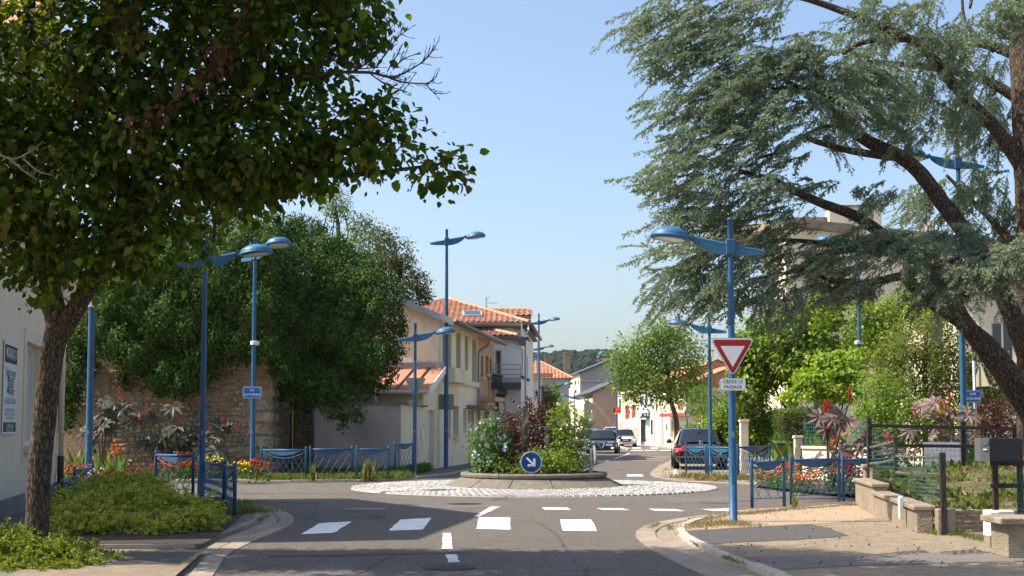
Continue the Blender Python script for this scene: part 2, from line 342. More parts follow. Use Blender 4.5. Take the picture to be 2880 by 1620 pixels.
M['hib2'] = leafmat('hibiscus_leaf_light', [(.08, .15, .02), (.13, .22, .025), (.19, .27, .03), (.23, .27, .04)], .42, .42, .35)
M['nine'] = leafmat('ninebark_leaf', [(.05, .022, .016), (.08, .034, .022), (.11, .05, .03), (.06, .03, .025)], .25, .45, .35, (1.4, .8, .5))
M['castor'] = leafmat('castor_leaf', [(.09, .085, .07), (.16, .115, .1), (.22, .165, .15), (.07, .09, .05)], .2, .5, .25, (1.2, .8, .7))
M['castor_g'] = leafmat('castor_leaf_green', [(.03, .06, .025), (.05, .075, .045), (.1, .095, .075), (.04, .08, .02)], .2, .5, .2, (1.2, 1, .7))
M['castor_stem'] = pm('castor_stem', (.1, .03, .02), (.06, .05, .03), rough=.5)
M['castor_red'] = leafmat('castor_fruit', [(.45, .02, .012), (.6, .04, .02), (.35, .015, .01)], .2, .6, .3, (1, 1, 1))
M['plantg'] = leafmat('bed_leaf', [(.045, .095, .018), (.07, .14, .025), (.1, .17, .03)], .35, .5, .3)
M['canna'] = leafmat('canna_leaf', [(.08, .18, .03), (.11, .22, .04)], .4, .35, .4)
M['fl_red'] = leafmat('red_petal', [(.5, .012, .012), (.62, .03, .015), (.55, .07, .02)], .2, .6, .2, (1, 1, 1))
M['fl_orange'] = leafmat('orange_petal', [(.7, .16, .01), (.75, .25, .015), (.7, .08, .01)], .2, .6, .2, (1, 1, 1))
M['fl_yellow'] = leafmat('yellow_petal', [(.75, .5, .01), (.8, .6, .03)], .2, .6, .2, (1, 1, 1))
M['fl_blue'] = leafmat('pale_blue_petal', [(.42, .5, .68), (.5, .56, .72), (.6, .63, .72)], .2, .6, .2, (1, 1, 1))
M['fl_hib'] = leafmat('blue_hibiscus_petal', [(.42, .46, .72), (.5, .54, .78), (.56, .58, .78)], .25, .6, .2, (1, 1, 1))
M['fl_pink'] = leafmat('pink_white_petal', [(.72, .58, .56), (.78, .68, .64), (.75, .6, .6)], .25, .6, .2, (1, 1, 1))
M['drygrass'] = leafmat('dry_grass_blade', [(.28, .2, .1), (.36, .27, .14), (.16, .16, .05), (.1, .14, .03)], .3, .6, .2, (1, 1, .8))
M['kerb_near'] = M['pave']
M['weed'] = leafmat('weed_leaf', [(.07, .12, .02), (.13, .17, .04), (.2, .18, .07)], .35, .5, .3)
M['litter'] = leafmat('dry_leaf', [(.24, .14, .07), (.16, .09, .05), (.3, .2, .1)], .15, .8, .2, (1, 1, 1))
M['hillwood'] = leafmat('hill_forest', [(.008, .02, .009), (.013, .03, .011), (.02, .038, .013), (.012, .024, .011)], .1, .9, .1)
# ================================================================ foliage tools
T_DIAMOND = (np.array([(0, 0, 0), (-.36, .45, .1), (0, 1, 0), (.36, .45, .1)], float), [(0, 2, 1), (0, 3, 2)])
T_OVATE = (np.array([(0, 0, 0), (-.42, .3, .1), (-.32, .7, .1), (0, 1.08, -.05), (.32, .7, .1), (.42, .3, .1)], float), [(0, 3, 2, 1), (0, 5, 4, 3)])
T_STRIP = (np.array([(-.07, 0, 0), (.07, 0, 0), (.05, .55, .04), (-.05, .55, .04), (0, 1, -.06)], float), [(0, 1, 2, 3), (3, 2, 4)])
T_TRI = (np.array([(-.12, 0, 0), (.12, 0, 0), (0, 1, 0)], float), [(0, 1, 2)])
T_STAR5 = (np.array([(0, 0, 0), (-.5, .15, .08), (-.22, .42, .02), (-.3, .85, .06), (0, 1, -.04), (.3, .85, .06), (.22, .42, .02), (.5, .15, .08)], float), [(0, 4, 3, 2, 1), (0, 7, 6, 5, 4)])
def _petals(n, w, cup):
    v = [(0, 0, 0)]; f = []
    for k in range(n):
        a = 2 * math.pi * k / n; b = math.pi / n * w
        i = len(v)
        v += [(math.cos(a - b) * .45, math.sin(a - b) * .45, cup * .3), (math.cos(a), math.sin(a), cup), (math.cos(a + b) * .45, math.sin(a + b) * .45, cup * .3)]
        f.append((0, i, i + 1, i + 2))
    return (np.array(v, float), f)
T_FLOWER = _petals(5, 1.0, .35)
T_POM = (np.array([(0, 0, -.3), (1, 0, 0), (0, 1, 0), (-1, 0, 0), (0, -1, 0), (0, 0, .7)], float), [(5, 1, 2), (5, 2, 3), (5, 3, 4), (5, 4, 1), (0, 2, 1), (0, 3, 2), (0, 4, 3), (0, 1, 4)])
def unit(a): return a / np.maximum(np.linalg.norm(a, axis=-1, keepdims=True), 1e-9)
def rand_dirs(n): return unit(rng.normal(size=(n, 3)))
def leaf_mesh(name, P, Y, N, S, tmpl, mat):
    """P base points, Y along the leaf, N rough normal, S size; one face set per leaf"""
    tv, tf = tmpl; n = len(P)
    Y = unit(Y); X = unit(np.cross(Y, N)); Z = np.cross(X, Y); S = np.broadcast_to(S, (n,))
    V = P[:, None, :] + S[:, None, None] * (tv[None, :, 0:1] * X[:, None, :] + tv[None, :, 1:2] * Y[:, None, :] + tv[None, :, 2:3] * Z[:, None, :])
    k = len(tv); me = bpy.data.meshes.new(name)
    me.vertices.add(n * k); me.vertices.foreach_set('co', V.astype(np.float32).ravel())
    fl = np.concatenate([np.array(f) for f in tf]); fs = np.cumsum([0] + [len(f) for f in tf])
    nl = len(fl); loops = (fl[None, :] + (np.arange(n) * k)[:, None]).ravel()
    starts = (fs[:-1][None, :] + (np.arange(n) * nl)[:, None]).ravel()
    me.loops.add(n * nl); me.loops.foreach_set('vertex_index', loops.astype(np.int32))
    me.polygons.add(len(starts)); me.polygons.foreach_set('loop_start', starts.astype(np.int32))
    me.materials.append(mat); me.update(calc_edges=True)
    return me
def leaf_obj(name, P, Y, N, S, tmpl, mat, parent=None, kind=None):
    o = bpy.data.objects.new(name, leaf_mesh(name, P, Y, N, S, tmpl, mat)); COL.objects.link(o)
    if parent is not None: o.parent = parent
    if kind: o['kind'] = kind
    return o
def blob_points(blobs, n, shell=.55, clump=None, per=22, flat=1.0):
    """points in clumps spread through ellipsoids (c, (rx, ry, rz)); returns P, outward"""
    vol = np.array([b[1][0] * b[1][1] * b[1][2] for b in blobs]) ** .72; pr = vol / vol.sum()
    nc = max(1, n // per); idx = rng.choice(len(blobs), nc, p=pr)
    C = np.array([tuple(b[0]) for b in blobs])[idx]; R = np.array([b[1] for b in blobs])[idx]
    d = rand_dirs(nc); rad = shell + (1 - shell) * rng.random(nc) ** .6
    cc = C + d * R * rad[:, None]
    cl = clump if clump is not None else .16 * R.mean()
    k = np.repeat(np.arange(nc), per)
    off = rng.normal(size=(len(k), 3)) * cl; off[:, 2] *= flat
    P = cc[k] + off; out = unit((P - C[k]) / R[k] + 1e-6); cd = unit(off + 1e-6)
    return P, unit(out + .7 * cd), k
def hang_leaves(name, blobs, n, size, mat, parent, tmpl=T_DIAMOND, shell=.5, clump=None, per=22, droop=.6, up=.8, kind=None, sj=.3, keep=None, flat=1.0):
    P, out, k = blob_points(blobs, n, shell, clump, per, flat)
    if keep is not None: m = keep(P); P, out = P[m], out[m]
    n = len(P); rd = rand_dirs(n)
    Y = out * .7 + rd * .8; Y[:, 2] -= droop
    N = out * .6 + rand_dirs(n) * .55; N[:, 2] += up
    S = size * (1 + sj * rng.normal(size=n)).clip(.45, 1.7)
    return leaf_obj(name, P, Y, N, S, tmpl, mat, parent, kind)
def wiggle(a, b, n=6, amp=.1, sag=0.0):
    a, b = Vector(a), Vector(b); L = (b - a).length; pts = []
    for i in range(n + 1):
        t = i / n; p = a.lerp(b, t)
        if 0 < i < n: p = p + Vector((random.uniform(-1, 1), random.uniform(-1, 1), random.uniform(-1, 1))) * amp * L
        p.z -= sag * L * 4 * t * (1 - t); pts.append(p)
    return pts
def smooth_path(pts, sub=4):
    pts = [Vector(p) for p in pts]; out = []
    for i in range(len(pts) - 1):
        p0, p1, p2, p3 = pts[max(i - 1, 0)], pts[i], pts[i + 1], pts[min(i + 2, len(pts) - 1)]
        for k in range(sub):
            t = k / sub
            out.append(.5 * ((2 * p1) + (p2 - p0) * t + (2 * p0 - 5 * p1 + 4 * p2 - p3) * t * t + (3 * p1 - p0 - 3 * p2 + p3) * t ** 3))
    out.append(pts[-1]); return out
def taper(n, r0, r1, p=1.0): return [r0 + (r1 - r0) * (i / max(n - 1, 1)) ** p for i in range(n)]
def shrub(name, label, cat, base, blobs, n, size, mat, tmpl=T_DIAMOND, group=None, stems=5, stemr=.02, stem_mat=None, flowers=None, **kw):
    """blobs relative to base; parts: foliage, stem, flowers"""
    r = empty(name, base, label, cat, group)
    mb = MB()
    for i in range(stems):
        c = random.choice(blobs); q = Vector(c[0]) + Vector((random.uniform(-.4, .4) * c[1][0], random.uniform(-.4, .4) * c[1][1], random.uniform(-.2, .5) * c[1][2]))
        p = smooth_path(wiggle((random.uniform(-.1, .1), random.uniform(-.1, .1), -.05), q, 4, .06), 2); mb.tube(p, taper(len(p), stemr, stemr * .35), 5)
    mb.build('stem', stem_mat or M['twig'], r, True)
    hang_leaves('foliage', blobs, n, size, mat, r, tmpl, kind='stuff', **kw)
    if flowers:
        fm, fn, fs = flowers
        P, out, k = blob_points(blobs, fn * 3, .95, .05, 3); P = P + out * .05; out = out[::1]
        m = rng.random(len(P)) < .34; P, out = P[m], out[m]; out[:, 2] += .25
        leaf_obj('blossoms', P, rand_dirs(len(P)), out, fs * (1 + .2 * rng.normal(size=len(P))), FL_UP, fm, r, 'stuff')
    return r
FL_UP = T_FLOWER
def branches(paths, mat, name, parent, n=9, jit=0.0):
    mb = MB()
    for pts, r0, r1 in paths:
        p = smooth_path(pts, 5); mb.tube(p, taper(len(p), r0, r1), n, True, jit)
    return mb.build(name, mat, parent, True)

# ================================================================ walls with openings
def wall_grid(mb, P0, P1, z0, z1, openings, depth, flip=False):
    """vertical wall sheet P0->P1 (outside on the right-hand side of the direction of travel), rectangular openings (u0,u1,a,b) with reveals"""
    P0 = Vector((P0[0], P0[1], 0)); P1 = Vector((P1[0], P1[1], 0)); d = P1 - P0; L = d.length; d /= L
    n = Vector((d.y, -d.x, 0))
    us = sorted(set([0, L] + [min(max(v, 0), L) for o in openings for v in o[:2]])); zs = sorted(set([z0, z1] + [min(max(v, z0), z1) for o in openings for v in o[2:4]]))
    pt = lambda u, z, k=0.0: P0 + d * u + Vector((0, 0, z)) - n * k
    for i in range(len(us) - 1):
        for j in range(len(zs) - 1):
            um, zm = (us[i] + us[i + 1]) / 2, (zs[j] + zs[j + 1]) / 2
            if any(o[0] < um < o[1] and o[2] < zm < o[3] for o in openings): continue
            mb.quad(pt(us[i], zs[j]), pt(us[i + 1], zs[j]), pt(us[i + 1], zs[j + 1]), pt(us[i], zs[j + 1]))
    for (u0, u1, a, b) in [o[:4] for o in openings]:
        mb.quad(pt(u0, a), pt(u0, b), pt(u0, b, depth), pt(u0, a, depth)); mb.quad(pt(u1, b), pt(u1, a), pt(u1, a, depth), pt(u1, b, depth))
        mb.quad(pt(u0, b), pt(u1, b), pt(u1, b, depth), pt(u0, b, depth)); mb.quad(pt(u1, a), pt(u0, a), pt(u0, a, depth), pt(u1, a, depth))
    return d, n
class Wall:
    """a facade to hang things on: u along, z up, k out of the wall"""
    def __init__(s, P0, P1):
        s.P0 = Vector((P0[0], P0[1], 0)); dd = Vector((P1[0], P1[1], 0)) - s.P0; s.L = dd.length; s.d = dd / s.L; s.n = Vector((s.d.y, -s.d.x, 0)); s.rz = math.atan2(s.d.y, s.d.x); s.P1 = s.P0 + dd
    def p(s, u, z, k=0.0): return s.P0 + s.d * u + s.n * k + Vector((0, 0, z))
    def rect(s, x0, y0, x1, y1):
        """pixel rectangle -> (u0, u1, z0, z1)"""
        u0 = onplane(s.P0, s.P1, x0, (y0 + y1) / 2)[0]; u1 = onplane(s.P0, s.P1, x1, (y0 + y1) / 2)[0]
        xm = (x0 + x1) / 2; za = onplane(s.P0, s.P1, xm, y1)[1]; zb = onplane(s.P0, s.P1, xm, y0)[1]
        return (min(u0, u1), max(u0, u1), za, zb)
    def box(s, mb, u0, u1, z0, z1, k0, k1):
        c = s.p((u0 + u1) / 2, (z0 + z1) / 2, (k0 + k1) / 2); return mb.box(c, (u1 - u0, k1 - k0, z1 - z0), s.rz)
    def window(s, parent, o, depth, frame_mat, pane_mat, mull=1, sill=None, fw=.06, trans=0, name='window'):
        u0, u1, z0, z1 = o[:4]; mb = MB()
        for a, b, c, e in ((u0, u0 + fw, z0, z1), (u1 - fw, u1, z0, z1), (u0 + fw, u1 - fw, z0, z0 + fw), (u0 + fw, u1 - fw, z1 - fw, z1)): s.box(mb, a, b, c, e, -depth, -depth + .05)
        for i in range(mull):
            um = u0 + (u1 - u0) * (i + 1) / (mull + 1); s.box(mb, um - fw * .5, um + fw * .5, z0 + fw, z1 - fw, -depth + .002, -depth + .052)
        for i in range(trans):
            zm = z0 + (z1 - z0) * (i + 1) / (trans + 1); s.box(mb, u0 + fw, u1 - fw, zm - fw * .3, zm + fw * .3, -depth + .004, -depth + .044)
        w = mb.build(name, frame_mat, parent)
        m2 = MB(); m2.quad(s.p(u0, z0, -depth + .01), s.p(u1, z0, -depth + .01), s.p(u1, z1, -depth + .01), s.p(u0, z1, -depth + .01)); m2.build('pane', pane_mat, w)
        if sill:
            m3 = MB(); s.box(m3, u0 - .1, u1 + .1, z0 - .12, z0 - .003, -.05, .12); m3.build('sill', sill, w)
        return w
    def shutters(s, parent, o, mat, wdt=.45):
        for sgn in (0, 1):
            a, b = (o[0] - wdt - .02, o[0] - .02) if sgn == 0 else (o[1] + .02, o[1] + wdt + .02)
            mb = MB(); s.box(mb, a, b, o[2], o[3], .01, .05)
            for i in range(7):
                z = o[2] + (o[3] - o[2]) * (i + .5) / 7; s.box(mb, a + .05, b - .05, z - .05, z + .03, .05, .065)
            mb.build('shutter', mat, parent)
def gable(mb, A, B, z0, zr, t=.5):
    """triangle on top of the wall A->B"""
    A = Vector((A[0], A[1], z0)); B = Vector((B[0], B[1], z0)); C = A.lerp(B, t); C.z = zr
    mb.add([A, B, C], [(0, 1, 2)])
def slab(mb, a, b, c, d, th):
    """roof plane a b c d (counter-clockwise seen from above), thickness th downwards"""
    a, b, c, d = Vector(a), Vector(b), Vector(c), Vector(d); n = (b - a).cross(d - a).normalized() * th
    mb.extrude([p - n for p in (a, b, c, d)], n)
def tile_mesh(w, l, mat):
    mb = MB(); n = 5
    for i in range(n):
        pass
    vs_, fs = [], []
    for j, y in enumerate((0, l * 1.06)):
        for i in range(n + 1):
            t = i / n; z = .045 * math.sin(math.pi * min(1, t / .62)) if t < .62 else -.012 * math.sin(math.pi * (t - .62) / .38)
            vs_.append((w * (t - .5), y, z + (.03 if j == 0 else 0.0)))
    for i in range(n): fs.append((i, i + 1, n + 2 + i, n + 1 + i))
    k = len(vs_)
    for i in range(n + 1): vs_.append((vs_[i][0], vs_[i][1], vs_[i][2] - .03))
    for i in range(n): fs.append((k + i, k + i + 1, i + 1, i))
    mb.add(vs_, fs); return mb.mesh('tile', mat)
def tile_roof(parent, eaveA, eaveB, up, nrow, poly_keep, w=.26, l=.34, mat=None, limit=300):
    """rows of tiles; eaveA->eaveB along the eave, up = unit vector up the slope; poly_keep(u, v) says where tiles lie"""
    A, B = Vector(eaveA), Vector(eaveB); d = B - A; L = d.length; d /= L; up = Vector(up).normalized(); n = d.cross(up)
    me = tile_mesh(w, l, mat); cnt = 0; late = MB()
    for r in range(nrow):
        k = int(L / w) + 1
        for i in range(k):
            u = (i + .5) * w; v = r * l
            if not poly_keep(u, v + l * .4): continue
            o = A + d * u + up * v + n * .015
            Mx = Matrix(((d.x, up.x, n.x, o.x), (d.y, up.y, n.y, o.y), (d.z, up.z, n.z, o.z), (0, 0, 0, 1)))
            if cnt < limit: link_mesh('tile', me, parent, Mx)
            else: late.add([Mx @ v_.co for v_ in me.vertices], [tuple(p.vertices) for p in me.polygons])
            cnt += 1
    if late.v: tag(late.build('tiles', mat, parent), kind='stuff')
    return cnt
def hip_tiles(parent, A, B, mat, r=.11, l=.36, name='hip_tile'):
    A, B = Vector(A), Vector(B); d = (B - A); L = d.length; d /= L; s = d.cross(Vector((0, 0, 1))).normalized(); u = s.cross(d)
    mb = MB(); vs_ = []; n = 6
    for j, (y, rr) in enumerate(((0, r * 1.12), (l * 1.08, r * .92))):
        for i in range(n + 1):
            a = math.pi * i / n; vs_.append((rr * math.cos(a), y, rr * math.sin(a) * .85))
    mb.add(vs_, [(i, i + 1, n + 2 + i, n + 1 + i) for i in range(n)] + [tuple(range(n, -1, -1))]); me = mb.mesh(name, mat)
    for i in range(int(L / l)):
        o = A + d * (i * l); link_mesh(name, me, parent, Matrix(((s.x, d.x, u.x, o.x), (s.y, d.y, u.y, o.y), (s.z, d.z, u.z, o.z), (0, 0, 0, 1))))
def gutter(mb, A, B, r=.07):
    mb.tube([A, B], r, 10)
# ================================================================ ground, road, pavements
SW = .06
mb = MB(); mb.quad((-2500, -60, -.05), (2500, -60, -.05), (2500, 4000, -.05), (-2500, 4000, -.05)); tag(mb.build('ground', M['terrain']), 'open ground around the town', None, None, 'structure')
mb = MB(); mb.quad((-70, -20, 0), (75, -20, 0), (75, 230, 0), (-70, 230, 0)); road = tag(mb.build('road', M['asphalt']), 'grey asphalt road and junction', None, None, 'structure')

def resample(path, step):
    pts = [Vector((p[0], p[1], 0)) for p in smooth_path([(p[0], p[1], 0) for p in path], 8)]
    out = [pts[0]]; acc = 0
    for a, b in zip(pts, pts[1:]):
        L = (b - a).length; pos = 0
        while acc + L - pos >= step:
            pos += step - acc; out.append(a.lerp(b, pos / L)); acc = 0
        acc += L - pos
    out.append(pts[-1]); return out
def offs(pts, o):
    out = []
    for i, p in enumerate(pts):
        t = (pts[min(i + 1, len(pts) - 1)] - pts[max(i - 1, 0)]).normalized(); out.append(p + Vector((-t.y, t.x, 0)) * o)
    return out
def edge_blocks(name, parent, path, o0, o1, z0, z1, step, mat, gap=.012, maxd=60, bev=.012, chip=.01, nmax=400):
    """kerb or channel stones along a path, each its own object"""
    pts = resample(path, step); A, B = offs(pts, o0), offs(pts, o1); far = MB()
    for i in range(len(pts) - 1):
        a0, a1, b0, b1 = A[i], A[i + 1], B[i], B[i + 1]
        c = (a0 + a1 + b0 + b1) / 4; d = (a1 - a0).normalized() * gap * .5
        q = [a0 + d, a1 - d, b1 - d, b0 + d]
        if (b0 - a0).cross(a1 - a0).z > 0: q.reverse()
        zz = z1 + random.uniform(-chip, chip)
        top = [c.lerp(p, 1) + Vector((0, 0, zz)) for p in q]
        ins = [p + (Vector((c.x, c.y, p.z)) - p).normalized() * bev for p in top]
        low = [p - Vector((0, 0, bev)) for p in top]; bot = [Vector((p.x, p.y, z0)) for p in top]
        vs_ = ins + low + bot
        fs = [(0, 1, 2, 3)] + [(4 + k, 4 + (k + 1) % 4, (k + 1) % 4, k) for k in range(4)] + [(8 + k, 8 + (k + 1) % 4, 4 + (k + 1) % 4, 4 + k) for k in range(4)]
        if c.y < maxd and c.y > 9:
            m1 = MB(); m1.add([v - c for v in vs_], fs); o = m1.build(name, mat, parent); o.location = c
        else: far.add(vs_, fs)
    if far.v: tag(far.build(name + '_run', mat, parent), kind='stuff')
def pavement(name, poly, mat, label, z=SW):
    mb = MB(); mb.prism([(p[0], p[1]) for p in poly], -.04, z); return tag(mb.build(name, mat), label, None, None, 'structure')

PL = [(-2.25, -4), (-2.45, 4), (-2.75, 9), (-3.02, 13), (-3.32, 14.8), (-3.43, 16.6), (-3.42, 19), (-3.45, 20.3), (-3.58, 21.2), (-3.85, 22.4), (-4.35, 24), (-4.9, 25.1), (-5.6, 25.8), (-8, 27), (-12, 28.6), (-22, 31)]
PR = [(1.6, -4), (2.2, 4), (2.3, 8), (2.2, 11), (2.0, 13), (1.83, 14.5), (1.73, 16), (1.7, 17.4), (1.75, 18.3), (1.85, 19), (2.14, 20.1), (2.57, 21.1), (3.37, 22.3), (4.6, 23.5), (5.6, 24.6), (7.0, 25.9), (10, 27.2), (18, 28.5)]
PF = [(-30, 39.5), (-16, 37.2), (-10, 36.0), (-6.7, 35.6), (-4.8, 35.8), (-3.87, 36.1), (-3.3, 37.1), (-2.9, 37.9), (-2.4, 39.4), (-1.98, 41.2), (-1.55, 44.3), (-.75, 50), (.45, 58), (1.7, 66), (2.7, 75), (3.8, 86), (4.2, 100), (2.5, 118), (-3, 140), (-20, 170)]
PM = [(-2, 158), (3, 148), (7, 136), (10.4, 123), (11.6, 112), (11.4, 98), (10.9, 86), (9.9, 77), (8.7, 68.4), (6.8, 56.8), (5.8, 51), (4.75, 44), (4.45, 41), (4.45, 39), (4.7, 37.0), (5.4, 35.8), (6.5, 34.6), (8.3, 32.4), (10.5, 30.8), (14, 30.1), (22, 30.5)]
KW = .13
def kerbside(nm, P, side, label, close, mat, gw=(.25, .26), maxd=45, step=.95, kmat='kerb'):
    """channel (two rows), kerb and pavement along P; side +1: pavement on the left"""
    g0, g1 = gw; s = side
    inner = offs(resample(P, .35), s * (g0 + g1 + KW * .6))
    pv = pavement(nm, [(p.x, p.y) for p in inner] + list(close), mat, label)
    edge_blocks('channel_slab', pv, P, 0, s * g0, -.03, .012, step, M['gutter'], maxd=maxd, chip=.003)
    if g1 > 0: edge_blocks('channel_slab', pv, P, s * (g0 + .012), s * (g0 + g1), -.03, .008, step * 1.07, M['gutter'], maxd=maxd, chip=.003)
    if kmat == 'gutter': edge_blocks('kerb_stone', pv, P[:7], s * (g0 + g1 + .012), s * (g0 + g1 + KW), -.03, SW + .003, step * .98, M['pave'], maxd=maxd, bev=.005, chip=.001); P = P[6:]
    edge_blocks('kerb_stone', pv, P, s * (g0 + g1 + .012), s * (g0 + g1 + KW), -.03, SW + .012, step * .98, M[kmat], maxd=maxd, bev=.02)
    return pv
pv_l = kerbside('left_pavement', PL, 1, 'brown paved corner under the leafy tree', [(-24, 31), (-24, -4)], M['pave_grey'], kmat='gutter')
pv_r = kerbside('right_pavement', PR, -1, 'beige aggregate pavement by the give way sign', [(18, -4)], M['pave'], gw=(.28, .29))
pv_f = kerbside('far_left_pavement', PF, 1, 'grey pavement along the houses', [(-60, 170), (-60, 40)], M['pave_grey'], gw=(.02, 0), maxd=60)
pv_m = kerbside('far_right_pavement', PM, 1, 'pavement where the black saloon is parked', [(60, 30.5), (60, 158)], M['pave'], gw=(.4, .35), maxd=60)
def sheet(name, pts, z, mat, parent=None, label=None, kind=None):
    mb = MB(); mb.add([(p[0], p[1], z) for p in pts], [tuple(range(len(pts)))]); o = mb.build(name, mat, parent)
    if label: tag(o, label, None, None, kind)
    return o
def ragged(pts, amp=.04, step=.15):
    """closed outline with a broken edge"""
    out = []
    for i in range(len(pts)):
        a, b = Vector(pts[i][:2]), Vector(pts[(i + 1) % len(pts)][:2]); n = max(1, int((b - a).length / step))
        for k in range(n):
            p = a.lerp(b, k / n); out.append((p.x + random.uniform(-amp, amp), p.y + random.uniform(-amp, amp)))
    return out
def px_poly(pts, z): return [(q.x, q.y) for q in (gd(x, y, z) for x, y in pts)]
# --- pavement patches
c6 = lambda x, y: (1700 + x / 3.68, 1380 + y / 3.68)
c7 = lambda x, y: (400 + x / 2.576, 1380 + y / 2.576)
cR = lambda x, y: (2360 + x / 3.715, 1230 + y / 3.715)
sheet('pavement_patch', ragged(px_poly([c6(760, 425), c6(1700, 370), c6(2160, 350), c6(2330, 390), c6(2520, 470), c6(2000, 510), c6(960, 560)], SW), .03), SW + .005, M['asphalt_new'], pv_r)
sheet('pavement_strip', ragged(px_poly([c6(1330, 690), c6(2576, 660), (2700, 1555), (2880, 1565), (2880, 1580), c6(2576, 780), c6(1700, 830)], SW), .03), SW + .004, M['pave_grey'], pv_r)
sheet('stamped_strip', ragged(px_poly([c6(780, 418), c6(1000, 300), c6(1300, 210), c6(1900, 170), c6(2576, 140), (2440, 1440), (2470, 1455), c6(2576, 318), c6(1700, 366)], SW), .04), SW + .003, M['pave_pink'], pv_r)
sheet('pavement_strip', ragged(px_poly([(300, 1553), (560, 1553), (500, 1588), (250, 1590)], SW), .02), SW + .004, M['asphalt_new'], pv_l)
sheet('gravel_strip', px_poly([(120, 1546), (580, 1546), (470, 1640), (0, 1640)], SW), SW + .002, M['pave'], pv_l)
# --- painted markings, each its own sheet
def mark(pts, z=.006, mat='mark', name='road_marking', rag=.012):
    return sheet(name, ragged(px_poly(pts, 0), rag, .12), z, M[mat], road)
mark([c7(1150, 318), c7(1390, 308), c7(1522, 225), c7(1285, 238)], name='crossing_stripe')
mark([c7(1785, 292), c7(2030, 285), c7(2098, 198), c7(1870, 212)], name='crossing_stripe')
sK = lambda x, y: (x * K, y * K)
mark([sK(1198, 1331), sK(1283, 1333), sK(1284, 1303), sK(1206, 1302)], name='crossing_stripe')
mark([sK(1416, 1336), sK(1502, 1337), sK(1488, 1308), sK(1409, 1308)], name='crossing_stripe')
c4 = lambda x, y: (1380 + x / 3.578, 1280 + y / 3.578)
for q in ([(540, 550), (805, 553), (775, 533), (515, 528)], [(1130, 553), (1400, 556), (1310, 537), (1065, 537)], [(1660, 563), (1955, 566), (1860, 547), (1590, 543)], [(2260, 566), (2390, 562), (2410, 541), (2120, 547)]):
    mark([c4(*p) for p in q], name='give_way_dash', rag=.006)
mark([c4(0, 527), c4(95, 526), c4(95, 521), c4(0, 519)], mat='markold', name='give_way_dash')
mark([sK(1192, 1300), sK(1206, 1300), sK(1255, 1276), sK(1232, 1276)], mat='markold', name='centre_line')
mark([sK(1113, 1381), sK(1138, 1381), sK(1135, 1342), sK(1114, 1342)], name='centre_line')
mark([sK(1128, 1416), sK(1157, 1415), sK(1148, 1396), sK(1121, 1396)], mat='markold', name='centre_line')
c2 = lambda x, y: (1600 + x / 8.523, 1160 + y / 8.523)
for q in ([(130, 1370), (270, 1330)], [(360, 1295), (435, 1280)], [(455, 1262), (575, 1238)], [(715, 1200), (790, 1180)], [(880, 1160), (950, 1145)], [(1095, 1108), (1180, 1082)], [(1200, 1074), (1280, 1048)], [(1290, 1042), (1350, 1022)], [(1370, 1012), (1460, 970)]):
    a, b = gd(*c2(*q[0])), gd(*c2(*q[1])); n = Vector((-(b - a).y, (b - a).x, 0)).normalized() * .06
    sheet('centre_line', [a - n, b - n, b + n, a + n], .006, M['mark'], road)
for q in ([(1490, 902), (1770, 916)], [(1810, 902), (2120, 914)], [(2160, 904), (2480, 920)], [(1520, 840), (1730, 862)], [(1950, 849), (2140, 866)]):
    mark([c2(q[0][0], q[1][1]), c2(*q[1]), c2(q[1][0], q[0][1]), c2(*q[0])], name='far_crossing_stripe', rag=.0)
for q in ([(1763, 1340), (1811, 1340), (1805, 1335), (1765, 1335)], [(1655, 1338), (1690, 1338), (1699, 1333), (1662, 1333)]):
    mark(q, name='far_crossing_stripe', rag=.01)
M['yellow_old'] = pm('worn_yellow_paint', (.42, .33, .17), (.3, .25, .16), scale=8, rough=.9)
for y0, x0, x1 in ((1062, 1620, 2430), (1078, 1540, 2400), (1112, 1380, 2300), (1155, 1290, 2300)):
    mark([c2(x0, y0 + 5), c2(x1, y0 + 5), c2(x1 + 40, y0 - 3), c2(x0 + 40, y0 - 3)], mat='yellow_old', name='yellow_line', rag=.0)
# --- asphalt cracks and patches
for pts in ([(420, 1407), (900, 1414), (905, 1417), (420, 1411)], [(756, 1563), (1000, 1559), (1330, 1552), (1330, 1555), (1000, 1564), (756, 1568)], [(1380, 1402), (1430, 1398), (1420, 1404), (1385, 1408)], [(1970, 1411), (2050, 1415), (2050, 1418), (1970, 1414)], [(1030, 1449), (1090, 1452), (1060, 1460), (1040, 1458)]):
    sheet('asphalt_seam', ragged(px_poly(pts, 0), .03), .004, M['asphalt_new'], road)
for i, (x, y, r) in enumerate(((1026, 1433, .42), (1262, 1596, .3), (2090, 1407, .3))):
    c = gd(x, y); mb = MB(); mb.lathe([(0, .004), (r * .8, .006), (r * .82, .003), (r * .9, .003), (r * .92, .007), (r, .006)], (c.x, c.y, .003), 28)
    for k in range(-3, 4): mb.box((c.x + k * r * .2, c.y, .011), (r * .08, r * 1.1, .006))
    tag(mb.build('manhole_cover', M['zinc_dark'] if i != 1 else M['asphalt_new']), ['round iron manhole cover in the shade behind the striped crossing', 'round iron manhole cover near the centre line in the foreground', 'small round cover in the asphalt behind the give way post'][i], 'manhole cover')
